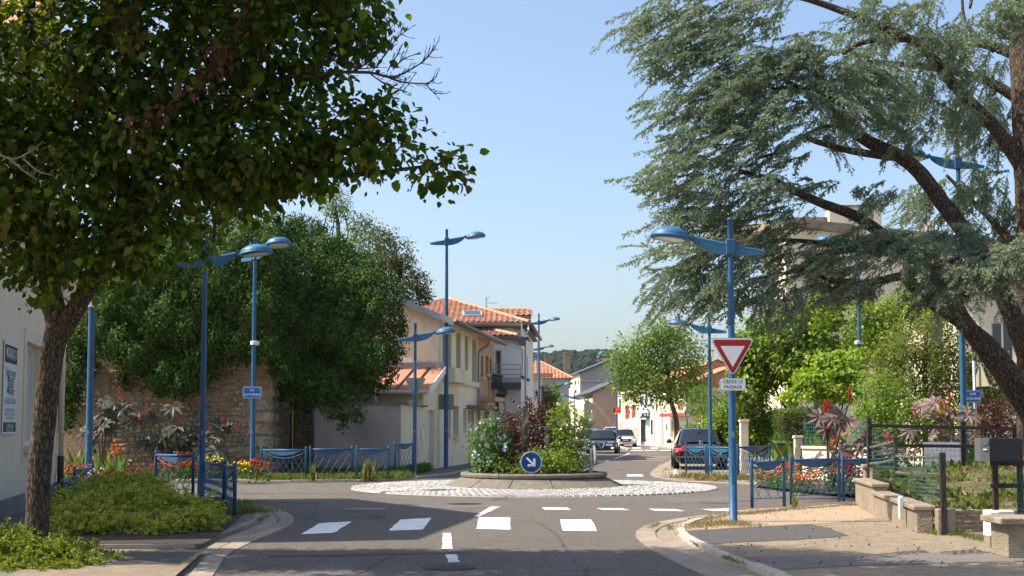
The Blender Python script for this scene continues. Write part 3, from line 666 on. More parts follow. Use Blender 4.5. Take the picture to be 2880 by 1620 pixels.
for i, q in enumerate(([(540, 1205), (880, 1180), (935, 1205), (600, 1235)], [(330, 1305), (870, 1280), (1000, 1312), (470, 1342)], [(1040, 1200), (1400, 1170), (1590, 1205), (1200, 1235)])):
    P = [gd(*cR(*p), SW) for p in q]; P = [P[0], P[3], P[2], P[1]]; mb = MB(); mb.add([p + Vector((0, 0, .006)) for p in P], [(0, 1, 2, 3)])
    for k in range(1, 9):
        for j in range(1, 4):
            a = P[0].lerp(P[3], k / 9).lerp(P[1].lerp(P[2], k / 9), j / 4); mb.box((a.x, a.y, SW + .01), (.07, .02, .008), .6 * (-1) ** (k + j))
    tag(mb.build('service_cover', M['zinc_dark']), ['small rusty chequered cover in the pavement nearer the wall', 'large rusty chequered cover in the pavement nearer the kerb', 'patched dark cover in the pavement before the stone steps'][i], 'cover')
M['asphalt_b'] = pm('older_asphalt', (.105, .097, .09), (.13, .12, .11), scale=1.5, rough=.92, bump=.6, bscale=80, speck=(.2, .185, .17), speck_scale=45, spec=.2)
for pts in ([(1180, 1415), (1420, 1412), (1440, 1425), (1180, 1432)], [(1520, 1545), (1690, 1540), (1760, 1600), (1560, 1608)], [(860, 1590), (1000, 1580), (990, 1640), (800, 1650)], [(1850, 1400), (2050, 1396), (2100, 1410), (1880, 1416)]): sheet('asphalt_patch', ragged(px_poly(pts, 0), .02), .003, M['asphalt_b'], road)
def crack(pts, w=.016):
    q = resample([tuple(gd(x, y))[:2] for x, y in pts], .12); q = [p + Vector((random.gauss(0, .02), random.gauss(0, .03), 0)) for p in q]; mb = MB()
    a, b = offs(q, w * .5), offs(q, -w * .5)
    for i in range(len(q) - 1): k = random.uniform(.4, 1.3); mb.quad(*[Vector((p.x, p.y, .005)) for p in (a[i], a[i + 1], b[i + 1], b[i])])
    return mb.build('asphalt_crack', M['asphalt_new'], road)
for pts in ([(760, 1566), (900, 1563), (1010, 1560), (1130, 1556)], [(850, 1466), (880, 1450), (890, 1420)], [(840, 1440), (870, 1458), (905, 1470)], [(1390, 1400), (1480, 1412), (1620, 1418), (1800, 1428)], [(700, 1395), (760, 1382), (900, 1388)], [(1700, 1405), (1850, 1408), (2040, 1420)], [(1510, 1470), (1560, 1500), (1600, 1560), (1660, 1620)], [(1000, 1620), (1080, 1575), (1120, 1560)], [(640, 1620), (760, 1590), (860, 1585)], [(1850, 1300), (1760, 1318), (1700, 1325)]): crack(pts)
# ================================================================ roundabout
RC = Vector((.555, 32.7, 0)); N_SEG = 13
rb = empty('roundabout', RC, 'small roundabout with white painted sett apron and raised concrete planter', 'roundabout')
mb = MB(); mb.lathe([(4.62, .0), (4.6, .015), (2.2, .05), (0, .05)], (0, 0, 0), 72); mb.build('apron_bed', M['sett'], rb)
_sv, _sf = MB(), None
r = 2.26; setts = MB()
while r < 4.58:
    n = int(2 * math.pi * r / .17)
    for k in range(n):
        a0 = 2 * math.pi * (k + .04 + .5 * random.random() * .1) / n; a1 = 2 * math.pi * (k + .95) / n; r0, r1 = r + .006, r + .108
        z = .017 + .035 * (4.6 - r) / 2.4 + random.uniform(0, .014); h = z + .012
        P = [(r0, a0), (r1, a0), (r1, a1), (r0, a1)]; pm_ = [(rr * math.cos(a), rr * math.sin(a)) for rr, a in P]; cx = sum(p[0] for p in pm_) / 4; cy = sum(p[1] for p in pm_) / 4
        setts.add([(x, y, 0) for x, y in pm_] + [(cx + (x - cx) * .86, cy + (y - cy) * .86, h) for x, y in pm_], [(4, 5, 6, 7), (0, 1, 5, 4), (1, 2, 6, 5), (2, 3, 7, 6), (3, 0, 4, 7)])
    r += .118
tag(setts.build('setts', M['sett'], rb), kind='stuff')
def ring_seg(prof, a0, a1, n=6):
    mb = MB(); m = len(prof); vs_ = []
    for i in range(n + 1):
        a = a0 + (a1 - a0) * i / n; vs_ += [(p[0] * math.cos(a), p[0] * math.sin(a), p[1]) for p in prof]
    fs = [(i * m + k, (i + 1) * m + k, (i + 1) * m + (k + 1) % m, i * m + (k + 1) % m) for i in range(n) for k in range(m)]
    fs += [tuple(range(m)), tuple(reversed(range(n * m, n * m + m)))]
    return mb.add(vs_, fs)
for k in range(N_SEG):
    a0 = 2 * math.pi * k / N_SEG + .08; a1 = a0 + 2 * math.pi / N_SEG - .012
    ring_seg([(2.27, .03), (2.25, .075), (1.83, .275), (1.7, .28), (1.7, .03)], a0, a1).build('slope_block', M['island'], rb)
for k in range(8):
    a0 = 2 * math.pi * k / 8 + .3; a1 = a0 + 2 * math.pi / 8 - .012
    ring_seg([(1.80, .283), (1.86, .30), (1.87, .36), (1.84, .395), (1.66, .40), (1.64, .283)], a0, a1).build('rim_kerb', M['island'], rb)
mb = MB(); mb.lathe([(1.68, .36), (1.2, .40), (.6, .44), (0, .45)], (0, 0, 0), 40); mb.build('soil', M['soil'], rb, True)
ch = MB()
for i in range(260):
    a = random.uniform(0, 6.28); rr = 1.6 * math.sqrt(random.random()); s = random.uniform(.02, .06); ch.box((rr * math.cos(a), rr * math.sin(a), .41 + .03 * (1 - rr / 1.6)), (s * 2, s, s * .6), random.uniform(0, 3))
tag(ch.build('bark_chips', M['soil'], rb), kind='stuff')
# ================================================================ lamps, barriers, signs
def arm_profile(pts, th):
    mb = MB(); mb.extrude([(x, -th / 2, z) for x, z in pts], (0, th, 0)); return mb
def lamp(base, H, arm_z, ang, label, sc=1.0, r0=.065, r1=.05, top=None, group='blue street lamps', light_tilt=.13):
    """base, pole height H, height of the arm clamp, ang = heading of the arm (0 = +x)"""
    r = empty('street_lamp', base, label, 'street lamp', group)
    mb = MB(); n = 14
    mb.lathe([(r0 * 1.25, 0), (r0 * 1.25, .02), (r0, .03), (r0 * .98, 1.2), (r0 * .86, arm_z * .55), (r1, arm_z), (r1, H - .03), (r1 * 1.12, H - .025), (r1 * 1.1, H), (0, H + .01)], n=n); mb.build('pole', M['blue'], r, True)
    m0 = MB(); m0.box((0, -r0 * .97, .75), (r0 * .8, .012, .3)); m0.build('access_door', M['blue2'], r); m0 = MB(); m0.box((0, -r0 * .97, 1.35), (r0 * .5, .008, .09)); m0.build('number_tag', M['signback'], r)
    Rz = Matrix.Rotation(ang, 4, 'Z') @ Matrix.Translation((0, 0, arm_z)) @ Matrix.Scale(sc, 4)
    m1 = MB(); m1.box((0, 0, 0), (.15, .13, .25)); c = m1.build('clamp', M['blue'], r, bevel=.012); c.matrix_local = Rz
    m4 = MB()
    for sx in (-.055, .055):
        for sz in (-.08, .08):
            m4.lathe([(.012, 0), (.012, .012), (0, .014)], (sx, -.066, sz), 8, Matrix.Rotation(math.pi / 2, 3, 'X'))
    o = m4.build('bolts', M['galv'], c)
    m2 = arm_profile([(.07, .05), (.07, -.12), (.2, -.105), (.36, -.05), (.5, .04), (.56, .1), (.56, .15)], .05); m2.tube([(.07, 0, .05), (.56, 0, .155)], .028, 8); o = m2.build('arm', M['blue2'], r); o.matrix_local = Rz
    m3 = arm_profile([(-.07, .03), (-.52, -.07), (-.52, -.115), (-.36, -.125), (-.07, -.12)], .05); m3.tube([(-.07, 0, .02), (-.53, 0, -.075)], .028, 8); o = m3.build('tail_fin', M['blue2'], r); o.matrix_local = Rz
    k = MB(); k.lathe([(.045, -.045), (.045, .045)], (.6, 0, .16), 12, Matrix.Rotation(math.pi / 2, 3, 'X')); k.lathe([(.02, -.05), (.02, .05)], (.6, 0, .16), 8, Matrix.Rotation(math.pi / 2, 3, 'X')); o = k.build('knuckle', M['blue2'], r, False); o.matrix_local = Rz
    T = Matrix.Translation((.94, 0, .185)) @ Matrix.Rotation(-light_tilt, 4, 'Y')
    h = MB(); h.lathe([(.27, -.055), (.3, -.05), (.315, -.02), (.312, .0), (.298, .006), (.3, .022), (.25, .085), (.17, .125), (.08, .148), (0, .155)], n=30); h.box((-.31, 0, -.01), (.09, .09, .045)); hd = h.build('head', M['blue2'], r, True); hd.matrix_local = Rz @ T
    g = MB(); g.lathe([(0, -.075), (.12, -.07), (.22, -.06), (.268, -.05)], n=28); g.build('lens', M['lens'], hd, True)
    return r
PI = math.pi
D2R = math.radians
lampS = lambda sx, sy, z=SW: sgd(sx, sy, z)
# (base, H, armz, heading, label, scale)
b = sgd(1845, 1312, SW); LR = lamp(b, 4.74, 4.28, PI - .05, 'short blue lamp on the post that carries the give way sign', 1.0, .064, .044)
lamp(sat(507, 1262, 25.3) * 1 if False else Vector((sat(507, 1262, 25.3).x, 25.3, SW)), 5.2, 4.76, .12, 'short blue lamp standing in the low shrubs beside the leafy tree', 1.05, .062, .043)
lamp(Vector((sat(222, 1210, 29.5).x, 29.5, SW)), 8.6, 8.1, .5, 'tall blue lamp post rising into the leafy tree beside the beige building', 1.2, .082, .052)
lamp(Vector((sat(634, 1210, 37.2).x, 37.2, SW)), 7.0, 6.5, -.75, 'blue lamp post before the ivy carrying the blue street name plate', 1.2, .072, .05)
lamp(sgd(1043, 1195, SW), 4.72, 4.27, .08, 'short blue lamp by the cream garage with the back of a triangular sign', 1.0, .062, .043)
lamp(Vector((sat(1122, 1173, 46.7).x, 46.7, SW)), 8.75, 8.3, .15, 'tall slender blue lamp before the cream house with the tiled porch', 1.15, .086, .05)
lamp(sgd(1788, 1197, SW), 4.92, 4.47, PI - .1, 'short blue lamp standing behind the boot of the black saloon', 1.0, .062, .043)
lamp(Vector((sat(2168, 1180, 48).x, 48, SW)), 8.9, 8.3, PI - .1, 'tall blue lamp among the bright green trees, its head among cedar branches', 1.25, .082, .052)
lamp(Vector((sat(2428, 1205, 33).x, 33, .2)), 8.9, 8.2, PI - .1, 'tall blue lamp beside the cedar trunk behind the black rail fence', 1.25, .082, .055)
lamp(Vector((sat(1356, 1140, 84).x, 84, SW)), 9.0, 8.4, .2, 'tall blue lamp at the far corner of the white tiled house', 1.15, .082, .052)
lamp(Vector((sat(1354, 1140, 112).x, 112, SW)), 9.0, 8.4, .2, 'farthest tall blue lamp, hidden behind another beside the white house', 1.15, .082, .052)
lamp(Vector((sat(1394, 1130, 92).x, 92, SW)), 4.9, 4.42, .1, 'far short blue lamp before the small round tree, arm to the right', 1.1, .07, .05)
lamp(Vector((sat(1362, 1130, 99).x, 99, SW)), 4.7, 4.2, .1, 'far short blue lamp half hidden by the dark leaved shrub', 1.1, .07, .05)
lamp(Vector((sat(1446, 1120, 120).x, 120, SW)), 4.9, 4.3, PI - .1, 'far short blue lamp over the blossoming shrub, arm to the left', 1.1, .07, .05)
lamp(Vector((sat(1729, 1130, 90).x, 90, SW)), 4.9, 4.4, PI - .1, 'far short blue lamp carrying the larger blue crossing sign', 1.1, .07, .05)
lamp(Vector((sat(1670, 1130, 112).x, 112, SW)), 4.8, 4.2, PI - .1, 'far short blue lamp by the bus shelter carrying the smaller crossing sign', 1.1, .07, .05)
lamp(Vector((sat(1552, 1130, 98).x, 98, SW)), 7.6, 7.0, PI - .1, 'far blue lamp post carrying the red speed display', 1.1, .08, .06)

def barrier(A, B, H, label, group='blue pedestrian barriers', bars=None, rr=.032):
    """pedestrian guard rail between two posts: rail, half-moon panel, sagging rod and lattice bars"""
    A, B = Vector(A), Vector(B); r = empty('pedestrian_barrier', A, label, 'barrier', group)
    d = (B - A); L = d.length; rz = math.atan2(d.y, d.x); T = Matrix.Rotation(rz, 4, 'Z')
    def part(mb, name, mat, sm=False):
        o = mb.build(name, mat, r, sm); o.matrix_local = T; return o
    for x in (0, L):
        m = MB(); m.lathe([(rr, 0), (rr, H - .03), (rr * .9, H - .01), (0, H)], (x, 0, 0), 12); part(m, 'post', M['blue'], True)
    m = MB(); m.tube([(rr * .8, 0, H - .1), (L - rr * .8, 0, H - .1)], .028, 10); part(m, 'top_rail', M['blue'], True)
    n = 14; pts = [(L * .1 + (L * .8) * i / n, -.012, H - .12) for i in range(n + 1)] ; arc = [(L * .9 - L * .8 * i / n, -.012, H - .12 - .135 * math.sin(math.pi * i / n)) for i in range(1, n)]
    m = MB(); m.extrude([pts[0], pts[-1]] + arc, (0, .024, 0)); part(m, 'half_moon_panel', M['blue'])
    sag = lambda t: H - .16 - .17 * math.sin(math.pi * t)
    m = MB(); m.tube([(rr + (L - 2 * rr) * i / 16, 0, sag(i / 16)) for i in range(17)], .009, 6); part(m, 'sagging_rod', M['blue'], True)
    m = MB(); m.tube([(rr, 0, .16), (L - rr, 0, .16)], .009, 6); part(m, 'bottom_rod', M['blue'], True)
    nb = bars or max(3, int(round((L - .1) / .21))); dx = (L - 2 * rr) / nb; lean = max(.45, min(.55, .5))
    for s in (1, -1):
        for k in range(-3, nb + 4):
            x0 = rr + dx * (k + .25 if s > 0 else k + .75)                   # foot on the bottom rod
            seg = []
            for t in np.linspace(0, 1, 25):
                x = x0 + s * t * lean; z = .16 + t * .75
                if rr < x < L - rr and z < sag((x - rr) / (L - 2 * rr)): seg.append((x, .006 * s, z))
            if len(seg) > 2:
                m = MB(); m.tube([seg[0], seg[-1]], .0065, 5); part(m, 'lattice_bar', M['blue'])
    return r
def bar_px(ax, ay, bx, by, topy, label, z=SW):
    """posts by their feet (overview pixels)"""
    A, B = sgd(ax, ay, z), sgd(bx, by, z); H = sat(ax, topy, A.y).z - z
    return barrier(A, B, H, label)
bar_px(1892, 1277, 1973, 1274, 1150, 'narrow barrier nearest the give way post on the beige pavement')
bar_px(1991, 1269, 2111, 1262, 1145, 'wide barrier between the narrow one and the black fence')
bar_px(2122, 1261, 2240, 1253, 1145, 'barrier whose end passes behind the black fence post')
bar_px(1726, 1196, 1776, 1199, 1117, 'narrow barrier standing before the left tail light of the saloon')
bar_px(1781, 1200, 1849, 1204, 1117, 'barrier standing before the number plate of the saloon')
bar_px(1857, 1207, 1937, 1196, 1117, 'barrier between the saloon and the green wheelie bin')
bar_px(657, 1205, 769, 1207, 1123, 'barrier at the corner of the stone wall, leftmost of the far row')
bar_px(780, 1207, 885, 1205, 1122, 'second barrier of the far row, before the grey garden wall')
bar_px(897, 1207, 977, 1205, 1122, 'third barrier of the far row, before the grey garden wall')
bar_px(993, 1200, 1039, 1197, 1110, 'narrow barrier joined to the short lamp by the garage')
bar_px(391, 1246, 485, 1252, 1133, 'sunlit barrier before the flower bed behind the low shrubs')
bar_px(500, 1249, 563, 1280, 1146, 'shaded barrier running from the short lamp towards the kerb')
bar_px(566, 1282, 590, 1297, 1157, 'barrier seen almost edge-on at the left kerb')
bar_px(186, 1250, 229, 1240, 1172, 'small barrier beside the tall lamp post near the beige building')

def sign_disc(base, zc, R, face, label, post=None, edge=None):
    """round blue keep-right sign; face = heading of its normal"""
    r = empty('keep_right_sign', base, label, 'road sign', 'round keep right signs on the roundabout')
    n = Vector((math.cos(face), math.sin(face), 0)); u = Vector((-n.y, n.x, 0)); Mx = frame_M((0, 0, zc), u, n)
    m = MB(); m.lathe([(0, -.025), (R, -.025), (R, 0.0), (R * .985, .006), (R * .95, 0.0), (0, 0.0)], n=40); d = m.build('disc', M['alu'], r); d.matrix_local = Mx
    m = MB(); m.lathe([(0, .0035), (R * .97, .0035)], n=40); m.build('white_rim', M['sign_white'], d)
    m = MB(); m.lathe([(0, .006), (R * .9, .006)], n=40); m.build('blue_face', M['sign_blue'], d)
    # arrow pointing down right
    a = MB(); q = Matrix.Rotation(-math.pi / 4, 3, 'Z'); s = R
    for pts in ([(-.62, -.085), (.42, -.085), (.42, .085), (-.62, .085)], [(.52, .0), (.40, .12), (.02, .50), (-.12, .36), (.24, 0)], [(.52, 0), (.24, 0), (-.12, -.36), (.02, -.50), (.40, -.12)]):
        a.add([q @ Vector((x * s + .02 * s, y * s, .009)) for x, y in pts], [tuple(range(len(pts)))])
    a.build('arrow', M['sign_white'], d)
    if post:
        m = MB(); pr, pm2 = post; m.lathe([(pr, 0), (pr, zc + R * .7), (0, zc + R * .7)], (0, 0, 0), 12); o = m.build('post', M[pm2], r); o.location = -n * (pr + .03)
        m = MB(); m.box((0, 0, 0), (.1, .1, .04)); o = m.build('bracket', M['galv'], r); o.location = (-n * (pr + .01)) + Vector((0, 0, zc - R * .35))
    return r
p = at(1494, 1300, 31.05); sign_disc((p.x, p.y, .36), p.z - .36, .262, -PI / 2 - .02, 'round blue keep right sign facing the road at the front of the roundabout', (.03, 'galv'))
p = at(1671, 1330, 32.2); sign_disc((p.x, p.y, .36), .47, .25, .12, 'round sign on a grey post seen edge-on at the right rim of the roundabout', (.045, 'galv'))
p = at(1328, 1326, 33.2); sign_disc((p.x + .02, p.y, .36), .33, .25, PI - .1, 'round sign on a blue post seen edge-on at the left rim of the roundabout', (.05, 'blue'))

def rounded_poly(pts, r, n=5):
    out = []; m = len(pts)
    for i in range(m):
        p0, p, p1 = Vector(pts[i - 1]), Vector(pts[i]), Vector(pts[(i + 1) % m]); a = (p0 - p).normalized(); b = (p1 - p).normalized()
        half = a.angle(b) / 2; t = r / math.tan(half); c = p + (a + b).normalized() * (r / math.sin(half)); s0 = p + a * t; s1 = p + b * t
        v0, v1 = s0 - c, s1 - c; ang = v0.angle(v1); cr = v0.x * v1.y - v0.y * v1.x
        for k in range(n + 1):
            th = ang * k / n * (1 if cr > 0 else -1); out.append((c.x + v0.x * math.cos(th) - v0.y * math.sin(th), c.y + v0.x * math.sin(th) + v0.y * math.cos(th)))
    return out
def flat(pts, z, mat, name, parent, th=0.0):
    mb = MB()
    if th: mb.extrude([(x, y, z - th) for x, y in pts], (0, 0, th))
    else: mb.add([(x, y, z) for x, y in pts], [tuple(range(len(pts)))])
    return mb.build(name, M[mat] if isinstance(mat, str) else mat, parent)
def lettering(txt, size, mat, parent, x=0, y=0, z=.012, sx=1.0, bold=0.0, name='lettering', align='CENTER'):
    o = link_mesh(name, text_mesh(txt, size, M[mat], bold, sx, align), parent); o.location = (x, y, z); return o
def tri(side): h = side * .866; return [(-side / 2, h / 2), (0, -h / 2), (side / 2, h / 2)]
def give_way(base, zc, face, label, side=.72, back=False, plate=None):
    r = empty('give_way_sign', base, label, 'road sign')
    n = Vector((math.cos(face), math.sin(face), 0)); u = Vector((-n.y, n.x, 0)); o = frame_M((0, 0, zc), u, n)
    b = flat(rounded_poly(tri(side), .045), 0, 'signback', 'panel', r, .03); b.matrix_local = o
    e = flat(rounded_poly(tri(side), .045), .004, 'alu', 'edge', b)
    flat(rounded_poly(tri(side * .965), .04), .0065, 'sign_white', 'white_border', b)
    flat(rounded_poly(tri(side * .9), .03), .009, 'sign_red', 'red_border', b)
    w = flat(tri(side * .54), .0115, 'sign_white', 'white_triangle', b); w.location.y = .012
    if plate is not None:
        pz, lines, w_, h_ = plate
        q = flat(rounded_poly([(-w_ / 2, -h_ / 2), (w_ / 2, -h_ / 2), (w_ / 2, h_ / 2), (-w_ / 2, h_ / 2)], .04), 0, 'signback', 'text_plate', r, .025); q.matrix_local = frame_M((0, 0, pz), u, n)
        flat(rounded_poly([(-w_ / 2, -h_ / 2), (w_ / 2, -h_ / 2), (w_ / 2, h_ / 2), (-w_ / 2, h_ / 2)], .04), .003, 'alu', 'edge', q)
        W, H_ = w_ * .95, h_ * .9; flat(rounded_poly([(-W / 2, -H_ / 2), (W / 2, -H_ / 2), (W / 2, H_ / 2), (-W / 2, H_ / 2)], .03), .006, 'sign_white', 'plate_face', q)
        for i, t in enumerate(lines): lettering(t, .07, 'sign_black', q, 0, .04 - .08 * i, .009, 1.0, .0008)
    return r
b = LR.location; g = at(2053, 1006, b.y); zt = at(2053, 1009, b.y).z
give_way((b.x + .0, b.y - .085, SW), g.z - SW, -PI / 2, 'give way triangle with a CÉDEZ LE PASSAGE plate, facing the camera', .705, plate=(at(2053, 1082, b.y).z - SW, ['CÉDEZ LE', 'PASSAGE'], .4, .19))
b = sgd(1043, 1195, SW); g = at(1171, 1090, b.y); give_way((b.x, b.y + .09, SW), g.z - SW, PI / 2 + .1, 'back of a triangular sign on the short lamp by the garage', .7, plate=(at(1170, 1133, b.y).z - SW, ['CÉDEZ LE', 'PASSAGE'], .4, .18))
b = Vector((sat(1122, 1173, 46.7).x, 46.7, SW))
def back_panel(base, z, w, h, face, label):
    r = empty('square_sign', base, label, 'road sign'); n = Vector((math.cos(face), math.sin(face), 0)); u = Vector((-n.y, n.x, 0))
    q = flat(rounded_poly([(-w / 2, -h / 2), (w / 2, -h / 2), (w / 2, h / 2), (-w / 2, h / 2)], .05), 0, 'signback', 'panel', r, .025); q.matrix_local = frame_M((0, 0, z), u, n); return r, q
back_panel((b.x, b.y + .13, SW), at(1256, 1130, b.y).z - SW, .56, .56, PI / 2, 'back of a square sign on the tall lamp before the cream house')
def crossing_sign(x, y, D, w, label):
    p = at(x, y, D); r, q = back_panel((p.x, D - .1, SW), p.z - SW, w, w, -PI / 2, label); a = w * .47
    flat([(-a, -a), (a, -a), (a, a), (-a, a)], .004, 'sign_white', 'white_edge', q); a = w * .42; flat([(-a, -a), (a, -a), (a, a), (-a, a)], .007, 'sign_blue', 'blue_face', q)
    flat([(-a * .75, -a * .65), (a * .75, -a * .65), (0, a * .72)], .010, 'sign_white', 'white_triangle', q)
    m = MB(); m.lathe([(0, .013), (w * .045, .013)], (0, w * .08, 0), 10)
    for P in ([(-.02, .06), (.03, .06), (.02, -.06), (-.03, -.06)], [(-.02, -.05), (.0, -.05), (-.07, -.2), (-.1, -.2)], [(0, -.05), (.03, -.05), (.09, -.2), (.06, -.2)], [(-.02, .05), (-.02, .02), (-.09, -.06), (-.1, -.04)], [(.03, .05), (.1, -.03), (.08, -.05), (.02, .02)]): m.add([(x_ * w, y_ * w, .013) for x_, y_ in P], [(0, 1, 2, 3)])
    m.build('walking_figure', M['sign_black'], q)
    m = MB()
    for k in range(-2, 3): m.add([((k * .11 - .04) * w, -.24 * w, .0135), ((k * .11 + .03) * w, -.24 * w, .0135), ((k * .09 + .03) * w, -.19 * w, .0135), ((k * .09 - .03) * w, -.19 * w, .0135)], [(0, 1, 2, 3)])
    m.build('stripes', M['sign_blue'], q)
crossing_sign(1934, 1165, 90, .5, 'larger blue square crossing sign on a far lamp post')
crossing_sign(1868, 1168, 112, .47, 'smaller blue square crossing sign beside the bus shelter')
def name_plate(p, w, h, rz, lines, size, label, sx=.9):
    r = empty('street_name_plate', p, label, 'street sign'); r.rotation_euler = (PI / 2, 0, rz)
    R = lambda a, b: [(-a / 2, -b / 2), (a / 2, -b / 2), (a / 2, b / 2), (-a / 2, b / 2)]
    b_ = flat(rounded_poly(R(w, h), .02), 0, 'sign_white', 'backing', r, .012)
    flat(rounded_poly(R(w * .985, h * .97), .018), .0025, 'plate_blue', 'blue_field', b_)
    c = .045 * w / .5; a, b2 = w * .93, h * .88
    def notched(a, b2, c): return [(-a / 2 + c, -b2 / 2), (a / 2 - c, -b2 / 2), (a / 2 - c * .35, -b2 / 2 + c * .35), (a / 2, -b2 / 2 + c), (a / 2, b2 / 2 - c), (a / 2 - c * .35, b2 / 2 - c * .35), (a / 2 - c, b2 / 2), (-a / 2 + c, b2 / 2), (-a / 2 + c * .35, b2 / 2 - c * .35), (-a / 2, b2 / 2 - c), (-a / 2, -b2 / 2 + c), (-a / 2 + c * .35, -b2 / 2 + c * .35)]
    flat(notched(a, b2, c), .0045, 'sign_white', 'white_line', b_); flat(notched(a * .965, b2 * .945, c), .0065, 'plate_blue', 'inner_field', b_)
    for i, t in enumerate(lines): lettering(t, size, 'sign_white', b_, 0, h * .19 - i * h * .36, .009, sx, .001)
    return r
p = at(709, 1104, 37.05); name_plate(p, .54, .34, .0, ['RUE', 'DE LA TOURNELLE'], .082, 'blue enamel plate reading RUE DE LA TOURNELLE on a lamp post', .72)
p = at(2736, 1115, 36); r_ = name_plate(p, .46, .36, .0, ['ALLÉE', 'DU SOUVENIR'], .092, 'blue enamel plate reading ALLÉE DU SOUVENIR near the cedar', .7)
q = at(2739, 1015, 36.06); sp = empty('sign_post', (q.x, q.y, .1), 'thin grey post beside the cedar trunk carrying the small blue plate', 'sign post')
m = MB(); m.lathe([(.045, 0), (.045, q.z - .1), (0, q.z - .1)], n=12); m.build('post', M['galv'], sp, True)
gs_ = empty('triangular_sign', (q.x + .2, q.y, .1), 'triangular road sign seen almost edge-on above the ALLÉE plate', 'road sign'); t = flat(tri(.75), 0, 'signback', 'panel', gs_, .03); t.matrix_local = frame_M((0, 0, q.z - .5), (.28, -.96, 0), (.96, .28, 0)); flat(tri(.7), .004, 'sign_red', 'red_border', t); flat(tri(.42), .007, 'sign_white', 'white_triangle', t)
m = MB(); m.box((0, 0, q.z - 1.05), (.12, .02, .17)); m.build('plate', M['signback'], gs_)
# speed display
p = at(1735, 1155, 97.8); sd = empty('speed_display', (p.x, p.y - .1, p.z), 'red digital speed display showing 33 on a far lamp post', 'speed display')
m = MB(); m.box((0, 0, 0), (.5, .12, .52)); hb = m.build('housing', M['black'], sd, bevel=.02)
M['led_red'] = emit('red_led', (1, .02, .01), 2.2); M['led_amber'] = emit('amber_led', (1, .35, .02), 1.6)
o = link_mesh('digits', text_mesh('33', .36, M['led_red'], .012, .95), sd, frame_M((.02, -.075, .07), (1, 0, 0), (0, -1, 0)))
m = MB()
for k in range(9):
    for j in range(2):
        if (k * 7 + j * 3) % 4: m.box((-.2 + k * .05, -.066, -.17 - j * .05), (.035, .01, .035))
m.build('amber_dots', M['led_amber'], sd)
# white clamps on lamp posts
for (x, y, D, lab) in ((258, 857, 29.5, 'white bracket clamped round the tall lamp post by the leafy tree'), (2412, 963, 48, 'white bracket clamped round the tall lamp post among bright trees'), (715, 965, 37.2, 'white bracket clamped round the lamp post before the ivy')):
    p = at(x, y, D); m = MB(); m.lathe([(.1, -.06), (.115, -.05), (.115, .05), (.1, .06)], (p.x, p.y, p.z), 14); m.box((p.x + .1, p.y - .02, p.z), (.1, .06, .1)); tag(m.build('pole_bracket', M['pvc']), lab, 'bracket')
# ================================================================ beige building with the beauty salon sign
def fill(name, pts, mat, parent):
    mb = MB(); mb.add(pts, [tuple(range(len(pts)))]); return mb.build(name, mat, parent)
bd = world_thing('salon_building', 'beige roughcast building at the left edge with a salon sign and a drainpipe', 'building')
W = Wall((-7.45, 17.4), (-9.6, 27.1)); zE, zR = 6.9, 9.0
o1 = W.rect(69, 968, 118, 1252); o2 = W.rect(69, 560, 118, 786); sg = W.rect(5, 960, 40, 1221)
mb = MB(); wall_grid(mb, W.P0, W.P1, .0, zE, [o1, o2], .25)
gable(mb, W.P0, W.P1, zE, zR); bk = [W.p(0, 0, -9), W.p(W.L, 0, -9)]
wall_grid(mb, W.P1, bk[1], 0, zE, [], .2); wall_grid(mb, bk[1], bk[0], 0, zE, [], .2); wall_grid(mb, bk[0], W.P0, 0, zE, [], .2); gable(mb, bk[1], bk[0], zE, zR)
mb.build('wall', M['mouss'], bd)
mb = MB(); W.box(mb, 0, W.L, 0.0, .36, .0, .02); mb.build('plinth', M['gwall'], bd)
for o in (o1, o2):
    W.window(bd, o, .22, M['pvc'], M['shutter_w'], 1, M['surround'])
    mb = MB(); f = .22
    for a in ((o[0] - f, o[0], o[2] - .3, o[3] + f), (o[1], o[1] + f, o[2] - .3, o[3] + f), (o[0], o[1], o[3], o[3] + f)): W.box(mb, *a, .0, .025)
    mb.build('window_surround', M['surround'], bd)
mb = MB(); mid = W.L / 2
for s in (0, 1):
    e0 = W.p(-.25 if s == 0 else W.L + .25, zE - .12, .35); e1 = W.p(-.25 if s == 0 else W.L + .25, zE - .12, -9.2); r0, r1 = W.p(mid, zR + .06, .35), W.p(mid, zR + .06, -9.2)
    slab(mb, *((e0, r0, r1, e1) if s == 1 else (r0, e0, e1, r1)), .12)
mb.build('roof', M['tile_old'], bd)
mb = MB(); dp = W.p(W.L - .12, 0, .09); mb.tube([dp + Vector((0, 0, .9)), dp + Vector((0, 0, zE - .3))], .055, 10)
for z in (1.4, 3.0, 5): mb.tube([dp + Vector((0, 0, z)), dp + Vector((0, 0, z + .05))], .066, 10)
pipe = mb.build('drainpipe', M['surround'], bd, True); mb = MB(); mb.tube([dp + Vector((0, 0, .1)), dp + Vector((0, 0, .92))], .068, 10); mb.build('cast_iron_foot', M['black'], pipe, True)
settle(bd, W.p(W.L / 2, 0))
